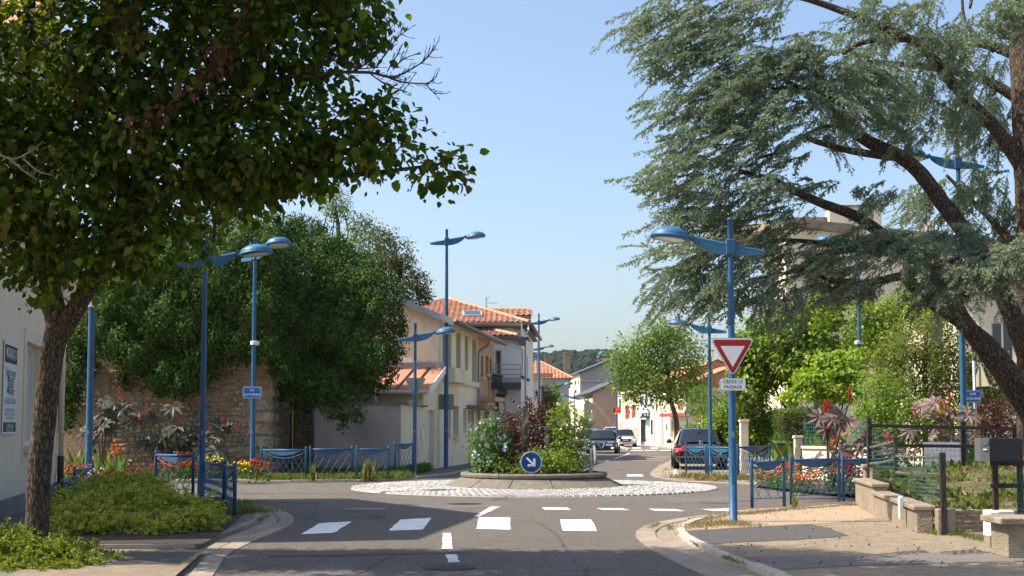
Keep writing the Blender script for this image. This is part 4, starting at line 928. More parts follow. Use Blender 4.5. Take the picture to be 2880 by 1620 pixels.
# salon sign
sw, sh = sg[1] - sg[0], sg[3] - sg[2]; sn = empty('salon_sign', W.p((sg[0] + sg[1]) / 2, (sg[2] + sg[3]) / 2, .0), 'tall white salon sign reading MOUSS INSTITUT on the beige wall', 'sign'); sn.matrix_world = frame_M(W.p((sg[0] + sg[1]) / 2, (sg[2] + sg[3]) / 2, .035), W.d, W.n)
R_ = lambda x0, y0, x1, y1: [(x0, y0), (x1, y0), (x1, y1), (x0, y1)]
brd = flat(R_(-sw / 2, -sh / 2, sw / 2, sh / 2), .0, 'sign_white', 'board', sn, .02)
flat(R_(-sw / 2, sh * .265, sw / 2, sh * .455), .003, 'sign_black', 'black_band', brd); flat(R_(-sw / 2, -sh * .475, sw / 2, -sh * .37), .003, 'sign_black', 'black_band', brd)
ls = sw / 1.0
lettering('MOUSS', .17 * ls, 'sign_white', brd, -.19 * ls, sh * .375, .006, .82, .004 * ls); lettering('INSTITUT', .16 * ls, 'sign_white', brd, .26 * ls, sh * .372, .006, .72)
lettering('INSTITUT DE BEAUTÉ', .07 * ls, 'sign_white', brd, 0, sh * .325, .006)
for i, t in enumerate(('Soins du visage', 'Manucure', 'Epilation', 'Maquillage')): lettering(t, .145 * ls, 'sign_black', brd, 0, sh * (.165 - .066 * i), .006, .9, .001)
lettering('CHÈQUES CADEAUX', .11 * ls, 'sign_grey', brd, 0, -sh * .145, .006, .9)
lettering('HORAIRES OUVERTURE', .07 * ls, 'sign_grey', brd, 0, -sh * .245, .006); lettering('du Mardi au Vendredi de 10H00 à 19H00', .058 * ls, 'sign_grey', brd, 0, -sh * .285, .006, .85); lettering('le Samedi de 10H00 à 16H00', .058 * ls, 'sign_grey', brd, 0, -sh * .325, .006)
lettering('Sur Rendez-Vous', .09 * ls, 'sign_white', brd, 0, -sh * .4, .006); lettering('03 83 31 87 81', .1 * ls, 'sign_white', brd, 0, -sh * .445, .006, 1, .001)

# ================================================================ old stone tower base under ivy
tw = world_thing('stone_tower_base', 'old rubble stone wall with big corner stones beneath the ivy', 'stone wall')
TD = 39.5; X0, X1 = -15.5, at(763, 1300, TD).x
mb = MB(); mb.prism([(X0, TD + .06), (X1 - .06, TD + .06), (X1 + .06, TD + 3.4), (X0, TD + 3.4)], 0, 7.0); mb.build('core', M['mortar'], tw)
mb = MB(); mb.prism([(X1 + .1, TD + 3.2), (-4.6, TD + 3.4), (-4.6, TD + 5), (X1 + .1, TD + 5)], 0, 6.0); mb.build('rear_wall', M['mortar'], tw)
def rock_mesh(k, mat):
    mb = MB(); r = random.Random(k); j = lambda a: r.uniform(-a, a)
    f = [(-.5 + j(.05), 0, -.5 + j(.08)), (.5 + j(.05), 0, -.5 + j(.08)), (.5 + j(.05), 0, .5 + j(.08)), (-.5 + j(.05), 0, .5 + j(.08))]
    g = [(x * (.74 + j(.1)), -1 + j(.3), z * (.66 + j(.12))) for x, y, z in f]; b = [(x, 1, z) for x, y, z in f]
    mb.add(f + g + b, [(4, 5, 6, 7)] + [(i, (i + 1) % 4, 4 + (i + 1) % 4, 4 + i) for i in range(4)] + [(8 + i, 8 + (i + 1) % 4, (i + 1) % 4, i) for i in range(4)]); return mb.mesh('stone', mat)
ROCK = [rock_mesh(k, M['stone']) for k in range(10)]
cnt = 0; late = MB()
def put_stone(parent, c, sx, sy, sz, rz=0.0, tilt=0.0, lim=300):
    global cnt
    Mx = Matrix.Translation(c) @ Matrix.Rotation(rz, 4, 'Z') @ Matrix.Rotation(tilt, 4, 'Y') @ Matrix.Diagonal((sx, sy, sz, 1)); me = random.choice(ROCK)
    if cnt < lim: link_mesh('stone', me, parent, Mx)
    else: late.add([Mx @ v.co for v in me.vertices], [tuple(p.vertices) for p in me.polygons])
    cnt += 1
z = .35; row = 0
while z < 4.6:
    h = random.choice((.12, .15, .17, .21)); x = X1 - random.choice((.75, .95)) if row % 2 else X1 - .62
    if row % 3 == 0: z0 = z
    while x > X0 + 1.6 and z < 4.5:
        w = random.choice((.14, .2, .26, .34, .48)) * random.uniform(.85, 1.15)
        if (x > -12.6 or z > 2) and not (z > 3.3 and x < -10.2): put_stone(tw, (x - w / 2, TD + .05, z + h / 2 + random.uniform(-.015, .015)), w * .95, .03 + random.random() * .03, h * random.uniform(.62, .98), 0, random.uniform(-.09, .09), 290)
        x -= w
    z += h; row += 1
qz = .15; k = 0
while qz < 4.4:                                                         # corner stones
    h = random.uniform(.3, .42); l = .75 if k % 2 else .55
    put_stone(tw, (X1 - l / 2 - .02, TD + .045, qz + h / 2), l * .98, .06, h * .93, 0, 0, 999); put_stone(tw, (X1 - .02, TD + .3 + (.1 if k % 2 == 0 else 0), qz + h / 2), .62, .05, h * .93, PI / 2, 0, 999)
    for q in range(5): put_stone(tw, (X1 + .02, TD + .85 + q * .5, qz + h / 2), .46, .05, h * random.uniform(.7, .92), PI / 2, random.uniform(-.06, .06), 300)
    qz += h; k += 1
if late.v: tag(late.build('stones', M['stone'], tw), kind='stuff')
settle(tw, (X1, TD, 0))
sp_ = world_thing('stone_pier', 'narrow rubble stone pier between the tower and the grey garden wall', 'stone pier')
pa, pb = at(838, 1250, 43.0), at(882, 1250, 42.4); mb = MB(); mb.prism([(pa.x, 42.4), (pb.x, 42.4), (pb.x, 43.2), (pa.x, 43.2)], 0, 3.6); mb.build('core', M['mortar'], sp_)
zz = .1
while zz < 3.4:
    h = random.uniform(.18, .3); xx = pa.x
    while xx < pb.x - .08:
        w = min(random.uniform(.2, .34), pb.x - xx); Mx = Matrix.Translation((xx + w / 2, 42.4, zz + h / 2)) @ Matrix.Diagonal((w * .95, .04, h * .92, 1)); link_mesh('stone', random.choice(ROCK), sp_, Mx); xx += w
    zz += h
settle(sp_, (pa.x, 42.4, 0))
# garden wall
gw = world_thing('garden_wall', 'plain grey cement garden wall with a dark coping behind the barriers', 'wall')
ga, gb, gc = at(884, 1250, 40.2), at(1127, 1250, 39.6), at(1191, 1250, 44.0); zt = at(1000, 1139, 40).z
mb = MB(); wall_grid(mb, (ga.x, ga.y), (gb.x, gb.y), 0, zt, [], .1); wall_grid(mb, (gc.x - .2, gc.y), (gb.x - .2, gb.y + .2), 0, zt, [], .1); wall_grid(mb, (gb.x - .2, gb.y + .2), (ga.x, ga.y + .2), 0, zt, [], .1); mb.build('wall', M['gwall'], gw); mb = MB(); wall_grid(mb, (gb.x, gb.y), (gc.x, gc.y), 0, zt, [], .1); mb.build('return_wall', M['cream2'], gw)
for a, b in ((ga, gb), (gb, gc)):
    d = (b - a); n = int(d.length / .33); d.z = 0; rz = math.atan2(d.y, d.x)
    for i in range(n):
        c = a.lerp(b, (i + .5) / n); m = MB(); m.box((0, 0, 0), (d.length / n * .94, .3, .05)); o = m.build('coping', M['slate'], gw); o.location = (c.x - .08 * math.sin(-rz) * 0, c.y + .08, zt + .03 + random.uniform(-.006, .006)); o.rotation_euler = (0, 0, rz)
m = MB(); q = at(1182, 1215, 43.6); Wg = Wall((gb.x, gb.y), (gc.x, gc.y)); u = Wg.rect(1182, 1207, 1186, 1238); Wg.box(m, u[0], u[1] + .1, u[2], u[3], .0, .06); m.build('intercom', M['pvc'], gw)
settle(gw, (gb.x, gb.y, 0))

# ================================================================ cream house with garage lean-to (left street front)
FD = Vector((.143, 1, 0)).normalized(); FC = Vector((-2.68, 46.75, 0))           # facade direction, gable corner
fp = lambda D: (FC.x + .143 * (D - FC.y), D)
ha = world_thing('cream_house', 'two storey cream house with gable end, recessed upper windows and red lean-to', 'house')
WA = Wall(fp(46.75), fp(55.1)); WB = Wall(fp(55.12), fp(59.65)); GL = Vector((-1, .143, 0)).normalized(); gl = FC + GL * 8.2
zE = at(1234, 895, 46.75).z; ops = [WA.rect(1245, 935, 1269, 1035), WA.rect(1283, 944, 1340, 1070)]
low = [WA.rect(1275, 1143, 1290, 1226), WA.rect(1262, 1143, 1268, 1222), WA.rect(1303, 1148, 1312, 1203), WA.rect(1325, 1153, 1333, 1237)]
dor = WA.rect(1316, 1155, 1323, 1297); dor = (dor[0], dor[1], SW, dor[3])
mb = MB(); wall_grid(mb, WA.P0, WA.P1, 0, zE, ops + low + [dor], .35); wall_grid(mb, (gl.x, gl.y), (FC.x, FC.y), 0, zE, [], .1)
slope = .40; rdg = 4.2; zR = zE + slope * rdg
a = Vector((gl.x, gl.y, zE)); b_ = Vector((FC.x, FC.y, zE)); c_ = FC + GL * rdg + Vector((0, 0, zR)); mb.add([a, b_, c_], [(0, 1, 2)])
mb.build('wall', M['cream'], ha)
for o in ops:                                                          # recessed loggia with piers
    W_ = WA; k = 3 if o[1] - o[0] > 3 else 1
    W_.window(ha, o, .33, M['shutter_w'], M['wglass'], k, None)
    for i in range(2 if k == 3 else 0):
        u = o[0] + (o[1] - o[0]) * (.28 + .36 * i); m = MB(); W_.box(m, u, u + (o[1] - o[0]) * .2, o[2], o[3], -.325, -.06); m.build('pier', M['cream'], ha)
for o in low: WA.window(ha, o, .22, M['shutter_w'], M['wglass'], 0, M['cream2'], fw=.09)
mb = MB(); WA.box(mb, dor[0], dor[1], SW, dor[3], -.3, -.24); mb.build('door', M['shutter_w'], ha)
mb = MB(); o = WA.rect(1312, 1141, 1349, 1153); WA.box(mb, o[0], o[1], o[2] + .02, o[3], .0, .75); mb.build('door_canopy', M['concrete'], ha)
mb = MB(); o = ops[1]; WA.box(mb, o[0] - .3, o[1] + .25, o[2] - .22, o[2] - .004, .0, .12); mb.build('window_ledge', M['cream2'], ha)
mb = MB(); o = ops[0]; WA.box(mb, o[0] - .1, o[1] + 1.0, o[2] - .55, o[2] - .03, .0, .5); mb.build('planter_box', M['cream2'], ha)
# main roof: zinc verge, eave, gutter, downpipe
OV = .62; e0 = FC - GL * OV - FD * .35; e1 = FC - GL * OV + FD * 12.0; r0 = FC + GL * rdg - FD * .35; r1 = FC + GL * rdg + FD * 12; zo = zE - slope * OV + .14
up = lambda v, z: Vector((v.x, v.y, z))
mb = MB(); slab(mb, up(e0, zo), up(e1, zo), up(r1, zR + .14), up(r0, zR + .14), .1); f0 = FC + GL * (2 * rdg + OV) - FD * .35; f1 = f0 + FD * 12.35; slab(mb, up(r0, zR + .14), up(r1, zR + .14), up(f1, zo), up(f0, zo), .1); rf = mb.build('roof', M['slate'], ha)
mb = MB(); mb.extrude([up(e0 - FD * .03, zo + .05), up(e0 - FD * .03, zo - .2), up(r0 - FD * .03, zR - .06), up(r0 - FD * .03, zR + .2)], FD * -.04); mb.build('zinc_verge', M['zinc'], rf)
mb = MB(); mb.extrude([up(e0 + FD * .05, zo - .13), up(e1, zo - .13), up(FC + FD * 12, zE - .06), up(FC + FD * .0, zE - .06)], (0, 0, .03)); mb.build('soffit', M['cream2'], rf)
mb = MB(); gutter(mb, up(e0 - GL * .07, zo - .05), up(e1 - GL * .07, zo - .05), .09); mb.build('gutter', M['zinc_dark'], rf, True)
mb = MB(); d0 = Vector((*fp(54.9), 0)) - GL * .1; mb.tube(smooth_path([up(d0 - GL * .5, zo - .08), up(d0 - GL * .45, zo - .3), up(d0 - GL * .05, zo - .6), up(d0, zo - .9)], 4) + [up(d0, .2)], .065, 10); mb.build('downpipe', M['zinc'], ha, True)
# apricot end bay with belly balcony
b2 = world_thing('apricot_house', 'apricot rendered house front with a black belly balcony', 'house')
wb1 = WB.rect(1366, 1000, 1374, 1052); wb2 = WB.rect(1377, 1008, 1382, 1052); wb3 = WB.rect(1362, 1155, 1376, 1240); wb4 = WB.rect(1352, 1000, 1359, 1060)
mb = MB(); wall_grid(mb, WB.P0, WB.P1, 0, zE - .05, [wb1, wb2, wb3, wb4], .25); mb.build('wall', M['orange_r'], b2)
for o in (wb1, wb2, wb3, wb4): WB.window(b2, o, .22, M['shutter_w'], M['wglass'], 0, M['surround'])
bz = at(1365, 1118, 56.8).z; mb = MB(); WB.box(mb, .1, 2.7, bz - .2, bz, .0, .75); bal = mb.build('balcony_slab', M['orange_r'], b2)
for i in range(17):
    u, kk = (.1 + i * .2, .72) if i < 14 else (2.68, .72 - (i - 13) * .2)
    ex = .0 if i < 14 else 1
    pts = []
    for j in range(9):
        t = j / 8; z = bz + 1.0 * t; bul = .26 * math.exp(-((t - .25) / .24) ** 2)
        pts.append(WB.p(u + (bul * .8 if ex else 0), z, kk - .08 + (0 if ex else bul)))
    mb = MB(); mb.tube(pts, .014, 5); mb.build('baluster', M['black'], bal)
mb = MB(); mb.tube([WB.p(.1, bz + 1, .64), WB.p(2.68, bz + 1, .64), WB.p(2.68, bz + 1, 0)], .03, 6); mb.tube([WB.p(.1, bz + .86, .64), WB.p(2.68, bz + .86, .64), WB.p(2.68, bz + .86, 0)], .015, 6); mb.build('handrail', M['black'], bal)
settle(b2, (WB.P0.x, WB.P0.y, 0))
# garage lean-to in front of the gable
AF = fp(44.1); WL = Wall(AF, fp(46.72)); zf, zb = at(1191, 1100, 44.1).z, at(1234, 1042, 46.75).z
al = Vector((AF[0], AF[1], 0)) + GL * 5.2; do = WL.rect(1204, 1153, 1222, 1310); do = (do[0], do[1], SW, do[3])
mb = MB(); wall_grid(mb, WL.P0, WL.P1, 0, zf, [do], .25); P0, P1 = WL.P0, WL.P1; mb.add([(P0.x, P0.y, zf), (P1.x, P1.y, zf), (P1.x, P1.y, zb)], [(0, 1, 2)]); wall_grid(mb, (al.x, al.y), AF, 0, zf, [], .1); le = mb.build('lean_to_wall', M['cream2'], ha)
mb = MB(); WL.box(mb, do[0], do[1], SW, do[3], -.22, -.17); g_ = mb.build('garage_door', M['pvc'], ha)
for i in range(1, 4): m = MB(); z = SW + (do[3] - SW) * i / 4; WL.box(m, do[0], do[1], z - .012, z + .012, -.17, -.16); m.build('door_joint', M['greypl'], g_)
nP = 9; Lr = 5.0; fe = Vector((AF[0], AF[1], 0)) - FD * .25 - GL * .22; be = Vector((P1.x, P1.y, 0)) - GL * .22
for i in range(nP):
    a0, a1 = Lr * i / nP, Lr * (i + 1) / nP; mb = MB(); q = [up(fe + GL * a1, zf + .05), up(fe + GL * a0, zf + .05), up(be + GL * a0, zb + .08), up(be + GL * a1, zb + .08)]; slab(mb, *q, .03); mb.build('roof_sheet', M['redmetal'], ha)
    if i: mb = MB(); mb.tube([up(fe + GL * a0, zf + .08), up(be + GL * a0, zb + .11)], .035, 6); mb.build('roof_rib', M['castor_stem'], ha)  # ribs in dark red-brown, the roof's shadow lines put into their colour
mb = MB(); mb.extrude([up(fe - GL * .03, zf - .13), up(be - GL * .03, zb - .08), up(be - GL * .03, zb + .14), up(fe - GL * .03, zf + .1)], -GL * .04); mb.build('verge_board', M['pvc'], ha)
mb = MB(); gutter(mb, up(fe - FD * .06, zf - .03), up(fe - FD * .06 + GL * Lr, zf - .03), .07); mb.build('lean_to_gutter', M['surround'], ha, True)
mb = MB(); mb.extrude([up(be + FD * -.02, zb + .1), up(be + FD * -.02 + GL * Lr, zb + .1), up(be - FD * .02 + GL * Lr, zb + .3), up(be - FD * .02, zb + .3)], -FD * .02); mb.build('flashing', M['zinc'], ha)
settle(ha, (FC.x, FC.y, 0))

# ================================================================ white house with tiled hip roof
hc = world_thing('white_tiled_house', 'white house with orange tiled hip roofs, railed balcony and zinc gutters', 'house')
cx = at(1465, 1100, 60).x; CF = Wall((-3.6, 60.0), (cx, 60.0)); CS = Wall((cx, 60.0), (1.17, 71)); z1 = at(1420, 951, 60).z; z2 = at(1420, 912, 62).z
w1 = CF.rect(1393, 985, 1410, 1056); w5 = CF.rect(1392, 1118, 1404, 1180)
s1 = CS.rect(1465.5, 980, 1471, 1058); s2 = CS.rect(1481, 1000, 1484, 1065)
mb = MB(); wall_grid(mb, CF.P0, CF.P1, 0, z1, [w1, w5], .2); wall_grid(mb, CS.P0, CS.P1, 0, z2, [s1, s2], .2); wall_grid(mb, (-7.2, 62.0), (cx + .1, 62.0), z1 - .5, z2, [], .2); wall_grid(mb, (1.17, 71), (-7.2, 71), 0, z2, [], .2); mb.build('wall', M['white_r'], hc)
CF.window(hc, w1, .18, M['greypl'], M['wglass'], 0, M['slate']); CF.window(hc, w5, .18, M['greypl'], M['wglass'], 0)
for o in (s1, s2): CS.window(hc, o, .18, M['greypl'], M['wglass'], 0, M['slate'])
# main hip roof, camera-side plane
ex, ed, ez = at(1489, 907, 61.4).x, 61.4, at(1420, 908, 61.4).z; ax, ad = -3.4, 68.0; az = at(1260, 842, ad).z; exl = 2 * ax - ex
mb = MB(); A_, B_, C_ = Vector((exl, ed, ez)), Vector((ex, ed, ez)), Vector((ax, ad, az)); D_ = Vector((ex + .7, 72, ez)); E_ = Vector((ax, 72, az)); F_ = Vector((exl, 72, ez))
mb.add([A_, B_, C_, D_, E_, F_], [(0, 1, 2), (1, 3, 4, 2), (0, 2, 4, 5)]); rf = mb.build('roof', M['tile_old'], hc)
upv = (C_ - (A_ + B_) / 2); L_ = upv.length; half = (ex - exl) / 2
tile_roof(rf, A_ + Vector((0, 0, .02)), B_ + Vector((0, 0, .02)), upv, int(L_ / .34) + 1, lambda u, v: (half - abs(u - half)) / half > v / L_ + .01 and exl + u > -4.9, .27, .34, M['tile'], 300)
hip_tiles(rf, B_ + Vector((0, 0, .05)), C_ + Vector((0, 0, .05)), M['tile_hip']); hip_tiles(rf, A_ + Vector((0, 0, .05)), C_ + Vector((0, 0, .05)), M['tile_hip'])
mb = MB(); gutter(mb, A_ + Vector((0, -.08, -.06)), B_ + Vector((.05, -.08, -.06)), .09); gutter(mb, B_ + Vector((.08, -.05, -.06)), D_ + Vector((.08, 0, -.06)), .09); mb.build('gutter', M['zinc_dark'], hc, True)
mb = MB(); mb.box(((exl + ex) / 2, ed + .25, ez - .14), (ex - exl - .1, .6, .12)); mb.box((ex - .1, 66.5, ez - .2), (.7, 10, .1), -.07); mb.build('eave_board', M['slate'], hc)
mb = MB(); dpx = at(1486, 930, 61.3); mb.tube(smooth_path([(dpx.x, 61.3, ez - .1), (dpx.x, 61.2, ez - .35), (cx + .25, 60.9, ez - .6), (cx + .22, 60.8, ez - .9)], 4) + [Vector((cx + .22, 60.8, .2))], .045, 10); mb.build('downpipe', M['zinc'], hc, True)
def skylight(x0, y0, x1, y1):
    n = (B_ - A_).cross(C_ - A_).normalized()
    def hit(x, y):
        r = ray(x, y); O = Vector((0, 0, CAMZ)); t = (A_ - O).dot(n) / r.dot(n); return O + r * t
    q = [hit(x0, y1), hit(x1, y1), hit(x1 - 3, y0), hit(x0 - 3, y0)]; mb = MB(); mb.extrude([p + n * .0 for p in q], n * .16); s = mb.build('skylight', M['greypl'], rf)
    c = sum(q, Vector()) / 4; mb = MB(); mb.add([c + (p - c) * .84 + n * .168 for p in q], [(0, 1, 2, 3)]); mb.build('pane', M['wglass'], s)
skylight(1303, 882, 1357, 895)
# lower hip roof over the front bay
lx, lz = at(1458, 952, 59.6).x, z1 + .06; aP = Vector((at(1373, 911, 62).x, 62.0, z2 - .28)); mb = MB(); Pa, Pb = Vector((-3.6, 59.6, lz)), Vector((lx, 59.6, lz)); Pc = aP; Pd = Vector((-3.6, 62, z2 - .28)); mb.add([Pa, Pb, Pc, Pd, Vector((lx, 62, lz))], [(0, 1, 2, 3), (1, 4, 2)]); lr = mb.build('lower_roof', M['tile_old'], hc)
uv = Vector((0, 2.4, z2 - .28 - lz)); Lu = uv.length
tile_roof(lr, Pa + Vector((0, 0, .02)), Pb + Vector((0, 0, .02)), uv, int(Lu / .34), lambda u, v: Pa.x + u < lx - (lx - aP.x) * v / Lu - .05 and u > 1.2, .27, .34, M['tile'], 300)
hip_tiles(lr, Pb + Vector((0, 0, .05)), Pc + Vector((0, 0, .05)), M['tile_hip'])
mb = MB(); mb.box(((lx - 3.6) / 2, 59.75, lz - .08), (lx + 3.6, .3, .1)); mb.box((cx + .05, 60.1, lz - .2), (.35, 1.2, .36)); mb.build('fascia', M['slate'], hc)
mb = MB(); gutter(mb, Vector((cx + .25, 59.7, lz - .05)), Vector((cx + .42, 61.5, lz - .05)), .08); mb.build('lower_gutter', M['zinc_dark'], hc, True)
# side dormer
dz = at(1430, 868, 66).z; dl, dr = at(1368, 880, 66).x, at(1494, 880, 66).x; mb = MB(); mb.box(((dl + dr) / 2, 67.4, dz - .55), (dr - dl - .2, 2.4, .7)); do_ = mb.build('dormer', M['white_r'], hc)
Ta, Tb = Vector((dl, 65.6, dz - .42)), Vector((dr, 65.6, dz - .42)); mb = MB(); slab(mb, Ta, Tb, Vector((dr, 67, dz)), Vector((dl, 67, dz)), .08); slab(mb, Vector((dl, 67, dz)), Vector((dr, 67, dz)), Vector((dr, 69.2, dz - .5)), Vector((dl, 69.2, dz - .5)), .08); mb.build('dormer_roof', M['tile_old'], do_)
tile_roof(do_, Ta + Vector((0, 0, .02)), Tb + Vector((0, 0, .02)), Vector((0, 1.4, .42)), 4, lambda u, v: True, .3, .36, M['tile'], 60)
hip_tiles(do_, Vector((dl, 67, dz + .03)), Vector((dr + .15, 67, dz + .03)), M['tile_hip'], .12, .36, 'ridge_tile')
mb = MB(); mb.box(((dl + dr) / 2, 65.68, dz - .5), (dr - dl, .2, .1)); mb.build('dormer_gutter', M['zinc_dark'], do_)
# balcony with steel rails
bz0, bz1 = at(1425, 1095, 59.4).z, at(1425, 1077, 59.4).z; mb = MB(); mb.box(((cx - 3) / 2, 59.3, (bz0 + bz1) / 2), (cx + 3, 1.4, bz1 - bz0)); bal = mb.build('balcony_slab', M['slate'], hc)
mb = MB(); mb.box(((cx - 3) / 2, 58.62, bz1 + .12), (cx + 3, .06, .22)); mb.build('balcony_edge', M['zinc'], bal)
for i in range(4):
    zz = at(1425, 1025 + i * 14, 58.6).z; mb = MB(); mb.tube([(-3, 58.6, zz), (cx - .03, 58.6, zz), (cx - .03, 59.95, zz)], .022, 6); mb.build('rail', M['galv'], bal)
for x in (cx - .03, cx - 1.1, cx - 2.2): mb = MB(); mb.tube([(x, 58.6, bz1), (x, 58.6, at(1425, 1024, 58.6).z)], .022, 6); mb.build('rail_post', M['galv'], bal)
settle(hc, (cx, 60, 0))
# aerial
q = at(1367, 870, 66.5); an = empty('television_aerial', (q.x, q.y, q.z - .4), 'grid television aerial on the ridge of the white tiled house', 'aerial'); mb = MB(); mb.tube([(0, 0, 0), (0, 0, 1.05)], .018, 6); mb.build('mast', M['zinc_dark'], an)
mb = MB()
for i in range(-4, 5): z = .72 + i * .085; mb.tube([(.0 + .012 * i * i, -.25, z), (.0 + .012 * i * i, .25, z)], .008, 4)
mb.tube([(.0 + .012 * i * i, 0, .72 + i * .085) for i in range(-4, 5)], .012, 4); mb.build('reflector', M['zinc_dark'], an)
mb = MB(); mb.tube([(0, 0, .72), (.62, 0, .74)], .012, 4)
for i in range(7): mb.tube([(.18 + i * .07, -.12, .735), (.18 + i * .07, .12, .735)], .012, 4)
mb.build('boom', M['zinc_dark'], an)
# ================================================================ far houses
def px2(pts, D): return [at(x, y, D) for x, y in pts]
def gable_house(name, label, poly, D, back, wall, roofm, top_edges, side=None, cat='house', th=.18, ov=.35, skew=0.0):
    """gable outline (pixels, at distance D, facing the road), pushed back; top_edges: index pairs of sloping roof edges"""
    r = world_thing(name, label, cat); P = px2(poly, D); n = len(P); bk = Vector((skew * back, back, 0))
    for p in P:
        if p.z < .6: p.z = 0
    mb = MB(); mb.extrude(P, bk); mb.build('wall', wall, r)
    mb = MB()
    for i, j in top_edges:
        a, b = P[i], P[j]; d = (b - a).normalized(); a2, b2 = a - d * ov, b + d * .02; o = Vector((0, -ov, .02))
        up_ = Vector((-d.z, 0, d.x)) * th
        if up_.z < 0: up_ = -up_
        q = [a2 + o, b2 + o, b2 + o + up_, a2 + o + up_]; mb.extrude(q, bk + Vector((0, 2 * ov, 0)))
    mb.build('roof', roofm, r)
    return r, P
def add_windows(r, Wl, rects, frame='pvc', pane='wglass', shut=None, sill=None, proud=.02):
    for q in rects:
        o = Wl.rect(*q); m = MB(); Wl.box(m, o[0], o[1], o[2], o[3], .0, .05); w = m.build('window', M[frame], r); m = MB(); f = .07; Wl.box(m, o[0] + f, o[1] - f, o[2] + f, o[3] - f, .05, .056); m.build('pane', M[pane], w)
        if sill: m = MB(); Wl.box(m, o[0] - .08, o[1] + .08, o[2] - .1, o[2], .0, .12); m.build('sill', M[sill], w)
        if shut:
            Wl.shutters(r, o, M[shut], shut_w) if False else None
# brown roughcast gable house
hb, P = gable_house('roughcast_house', 'brown roughcast gable house behind the black car', [(1667, 1255), (1760, 1255), (1760, 1064), (1667, 1106)], 130, 14, M['brown_r'], M['slate'], [(3, 2)], skew=-.07)
WH = Wall((P[0].x - .98, 144), (P[0].x, 130)); mb = MB(); wall_grid(mb, WH.P0, WH.P1, 0, P[3].z, [], .1); mb.build('street_front', M['white_warm'], hb)
add_windows(hb, WH, [(1645, 1142, 1649, 1185), (1653, 1135, 1656, 1180), (1659, 1128, 1662, 1180)]); settle(hb, (P[0].x, 130, 0))
mb = MB(); mb.tube([(P[0].x - .1, 129.9, P[3].z), (P[0].x - .1, 129.9, .2)], .06, 8); 
# grey gable house
hg, P = gable_house('grey_gable_house', 'tall white house with a blank grey gable end far down the street', [(1632, 1255), (1800, 1255), (1800, 981), (1632, 1050)], 150, 16, M['grey_r'], M['slate'], [(3, 2)], skew=-.08)
mb = MB(); a, b = at(1632, 1074, 149.9), at(1745, 1069, 149.9); mb.box(((a.x + b.x) / 2, 149.9, (a.z + b.z) / 2), (b.x - a.x, .2, .16)); mb.build('band', M['zinc'], hg)
WH = Wall((P[0].x - 1.28, 166), (P[0].x, 150)); mb = MB(); wall_grid(mb, WH.P0, WH.P1, 0, P[3].z, [], .1); mb.build('street_front', M['white_warm'], hg); add_windows(hg, WH, [(1617, 1070, 1622, 1084), (1617, 1095, 1623, 1107), (1626, 1068, 1629, 1082)])
q = at(1686, 1020, 150); mb = MB(); mb.tube([(q.x, 152, q.z - .5), (q.x, 152, q.z + 1.3)], .03, 5); mb.tube([(q.x - .1, 152, q.z + .7), (q.x + .35, 152, q.z + 1.3)], .03, 5); mb.tube([(q.x, 152, q.z + 1), (q.x + .4, 152, q.z + .6)], .03, 5); mb.build('aerial', M['galv'], hg); settle(hg, (P[0].x, 150, 0))
# long low roof + cream house left of it
hl, P = gable_house('cream_far_house', 'cream house with a balcony at the far bend of the street', [(1560, 1255), (1640, 1255), (1640, 1058), (1560, 1098)], 168, 10, M['white_warm'], M['slate'], [(3, 2)])
WH = Wall((P[0].x, 168), (P[1].x, 168)); add_windows(hl, WH, [(1580, 1120, 1588, 1135), (1612, 1108, 1619, 1130)])
bz = at(1600, 1160, 167).z; mb = MB(); mb.box((at(1612, 1150, 167).x, 167.3, bz), (2.2, 1.2, .2)); bl = mb.build('balcony', M['white_r'], hl)
for i in range(12): m = MB(); x = at(1612, 1150, 167).x - 1.05 + i * .19; m.tube([(x, 166.75, bz), (x, 166.75, bz + 1.1)], .03, 4); m.build('baluster', M['galv'], bl)
settle(hl, (P[0].x, 168, 0))
# orange hip-roofed house with two chimneys
ho = world_thing('hip_roofed_house', 'grey house with an orange hip roof and two tall chimneys', 'house'); D = 128
xl, xr = at(1415, 1063, D).x, at(1612, 1063, D).x; ze = at(1500, 1064, D).z; zp = at(1514, 1014, D + 4).z; xc = at(1514, 1014, D + 4).x
mb = MB(); wall_grid(mb, (xl + .4, D + .4), (xr - .4, D + .4), 0, ze, [], .1); wall_grid(mb, (xr - .4, D + .4), (xr - .4, D + 9), 0, ze, [], .1); mb.build('wall', M['grey_r'], ho)
mb = MB(); A_, B_, C_, D_ = Vector((xl, D, ze)), Vector((xr, D, ze)), Vector((xr, D + 9, ze)), Vector((xc, D + 4.5, zp)); mb.add([A_, B_, C_, D_, Vector((xl, D + 9, ze))], [(0, 1, 3), (1, 2, 3), (4, 0, 3)]); rf = mb.build('roof', M['tile_old'], ho)
uv = D_ - Vector((xc, D, ze)); Lu = uv.length
tile_roof(rf, A_, B_, uv, int(Lu / .4), lambda u, v: (xl + (xc - xl) * v / Lu) < xl + u < (xr + (xc - xr) * v / Lu) and xl + u > 1.6, .36, .4, M['tile'], 0)
hip_tiles(rf, B_ + Vector((0, 0, .05)), D_ + Vector((0, 0, .05)), M['tile_hip'], .12, .5)
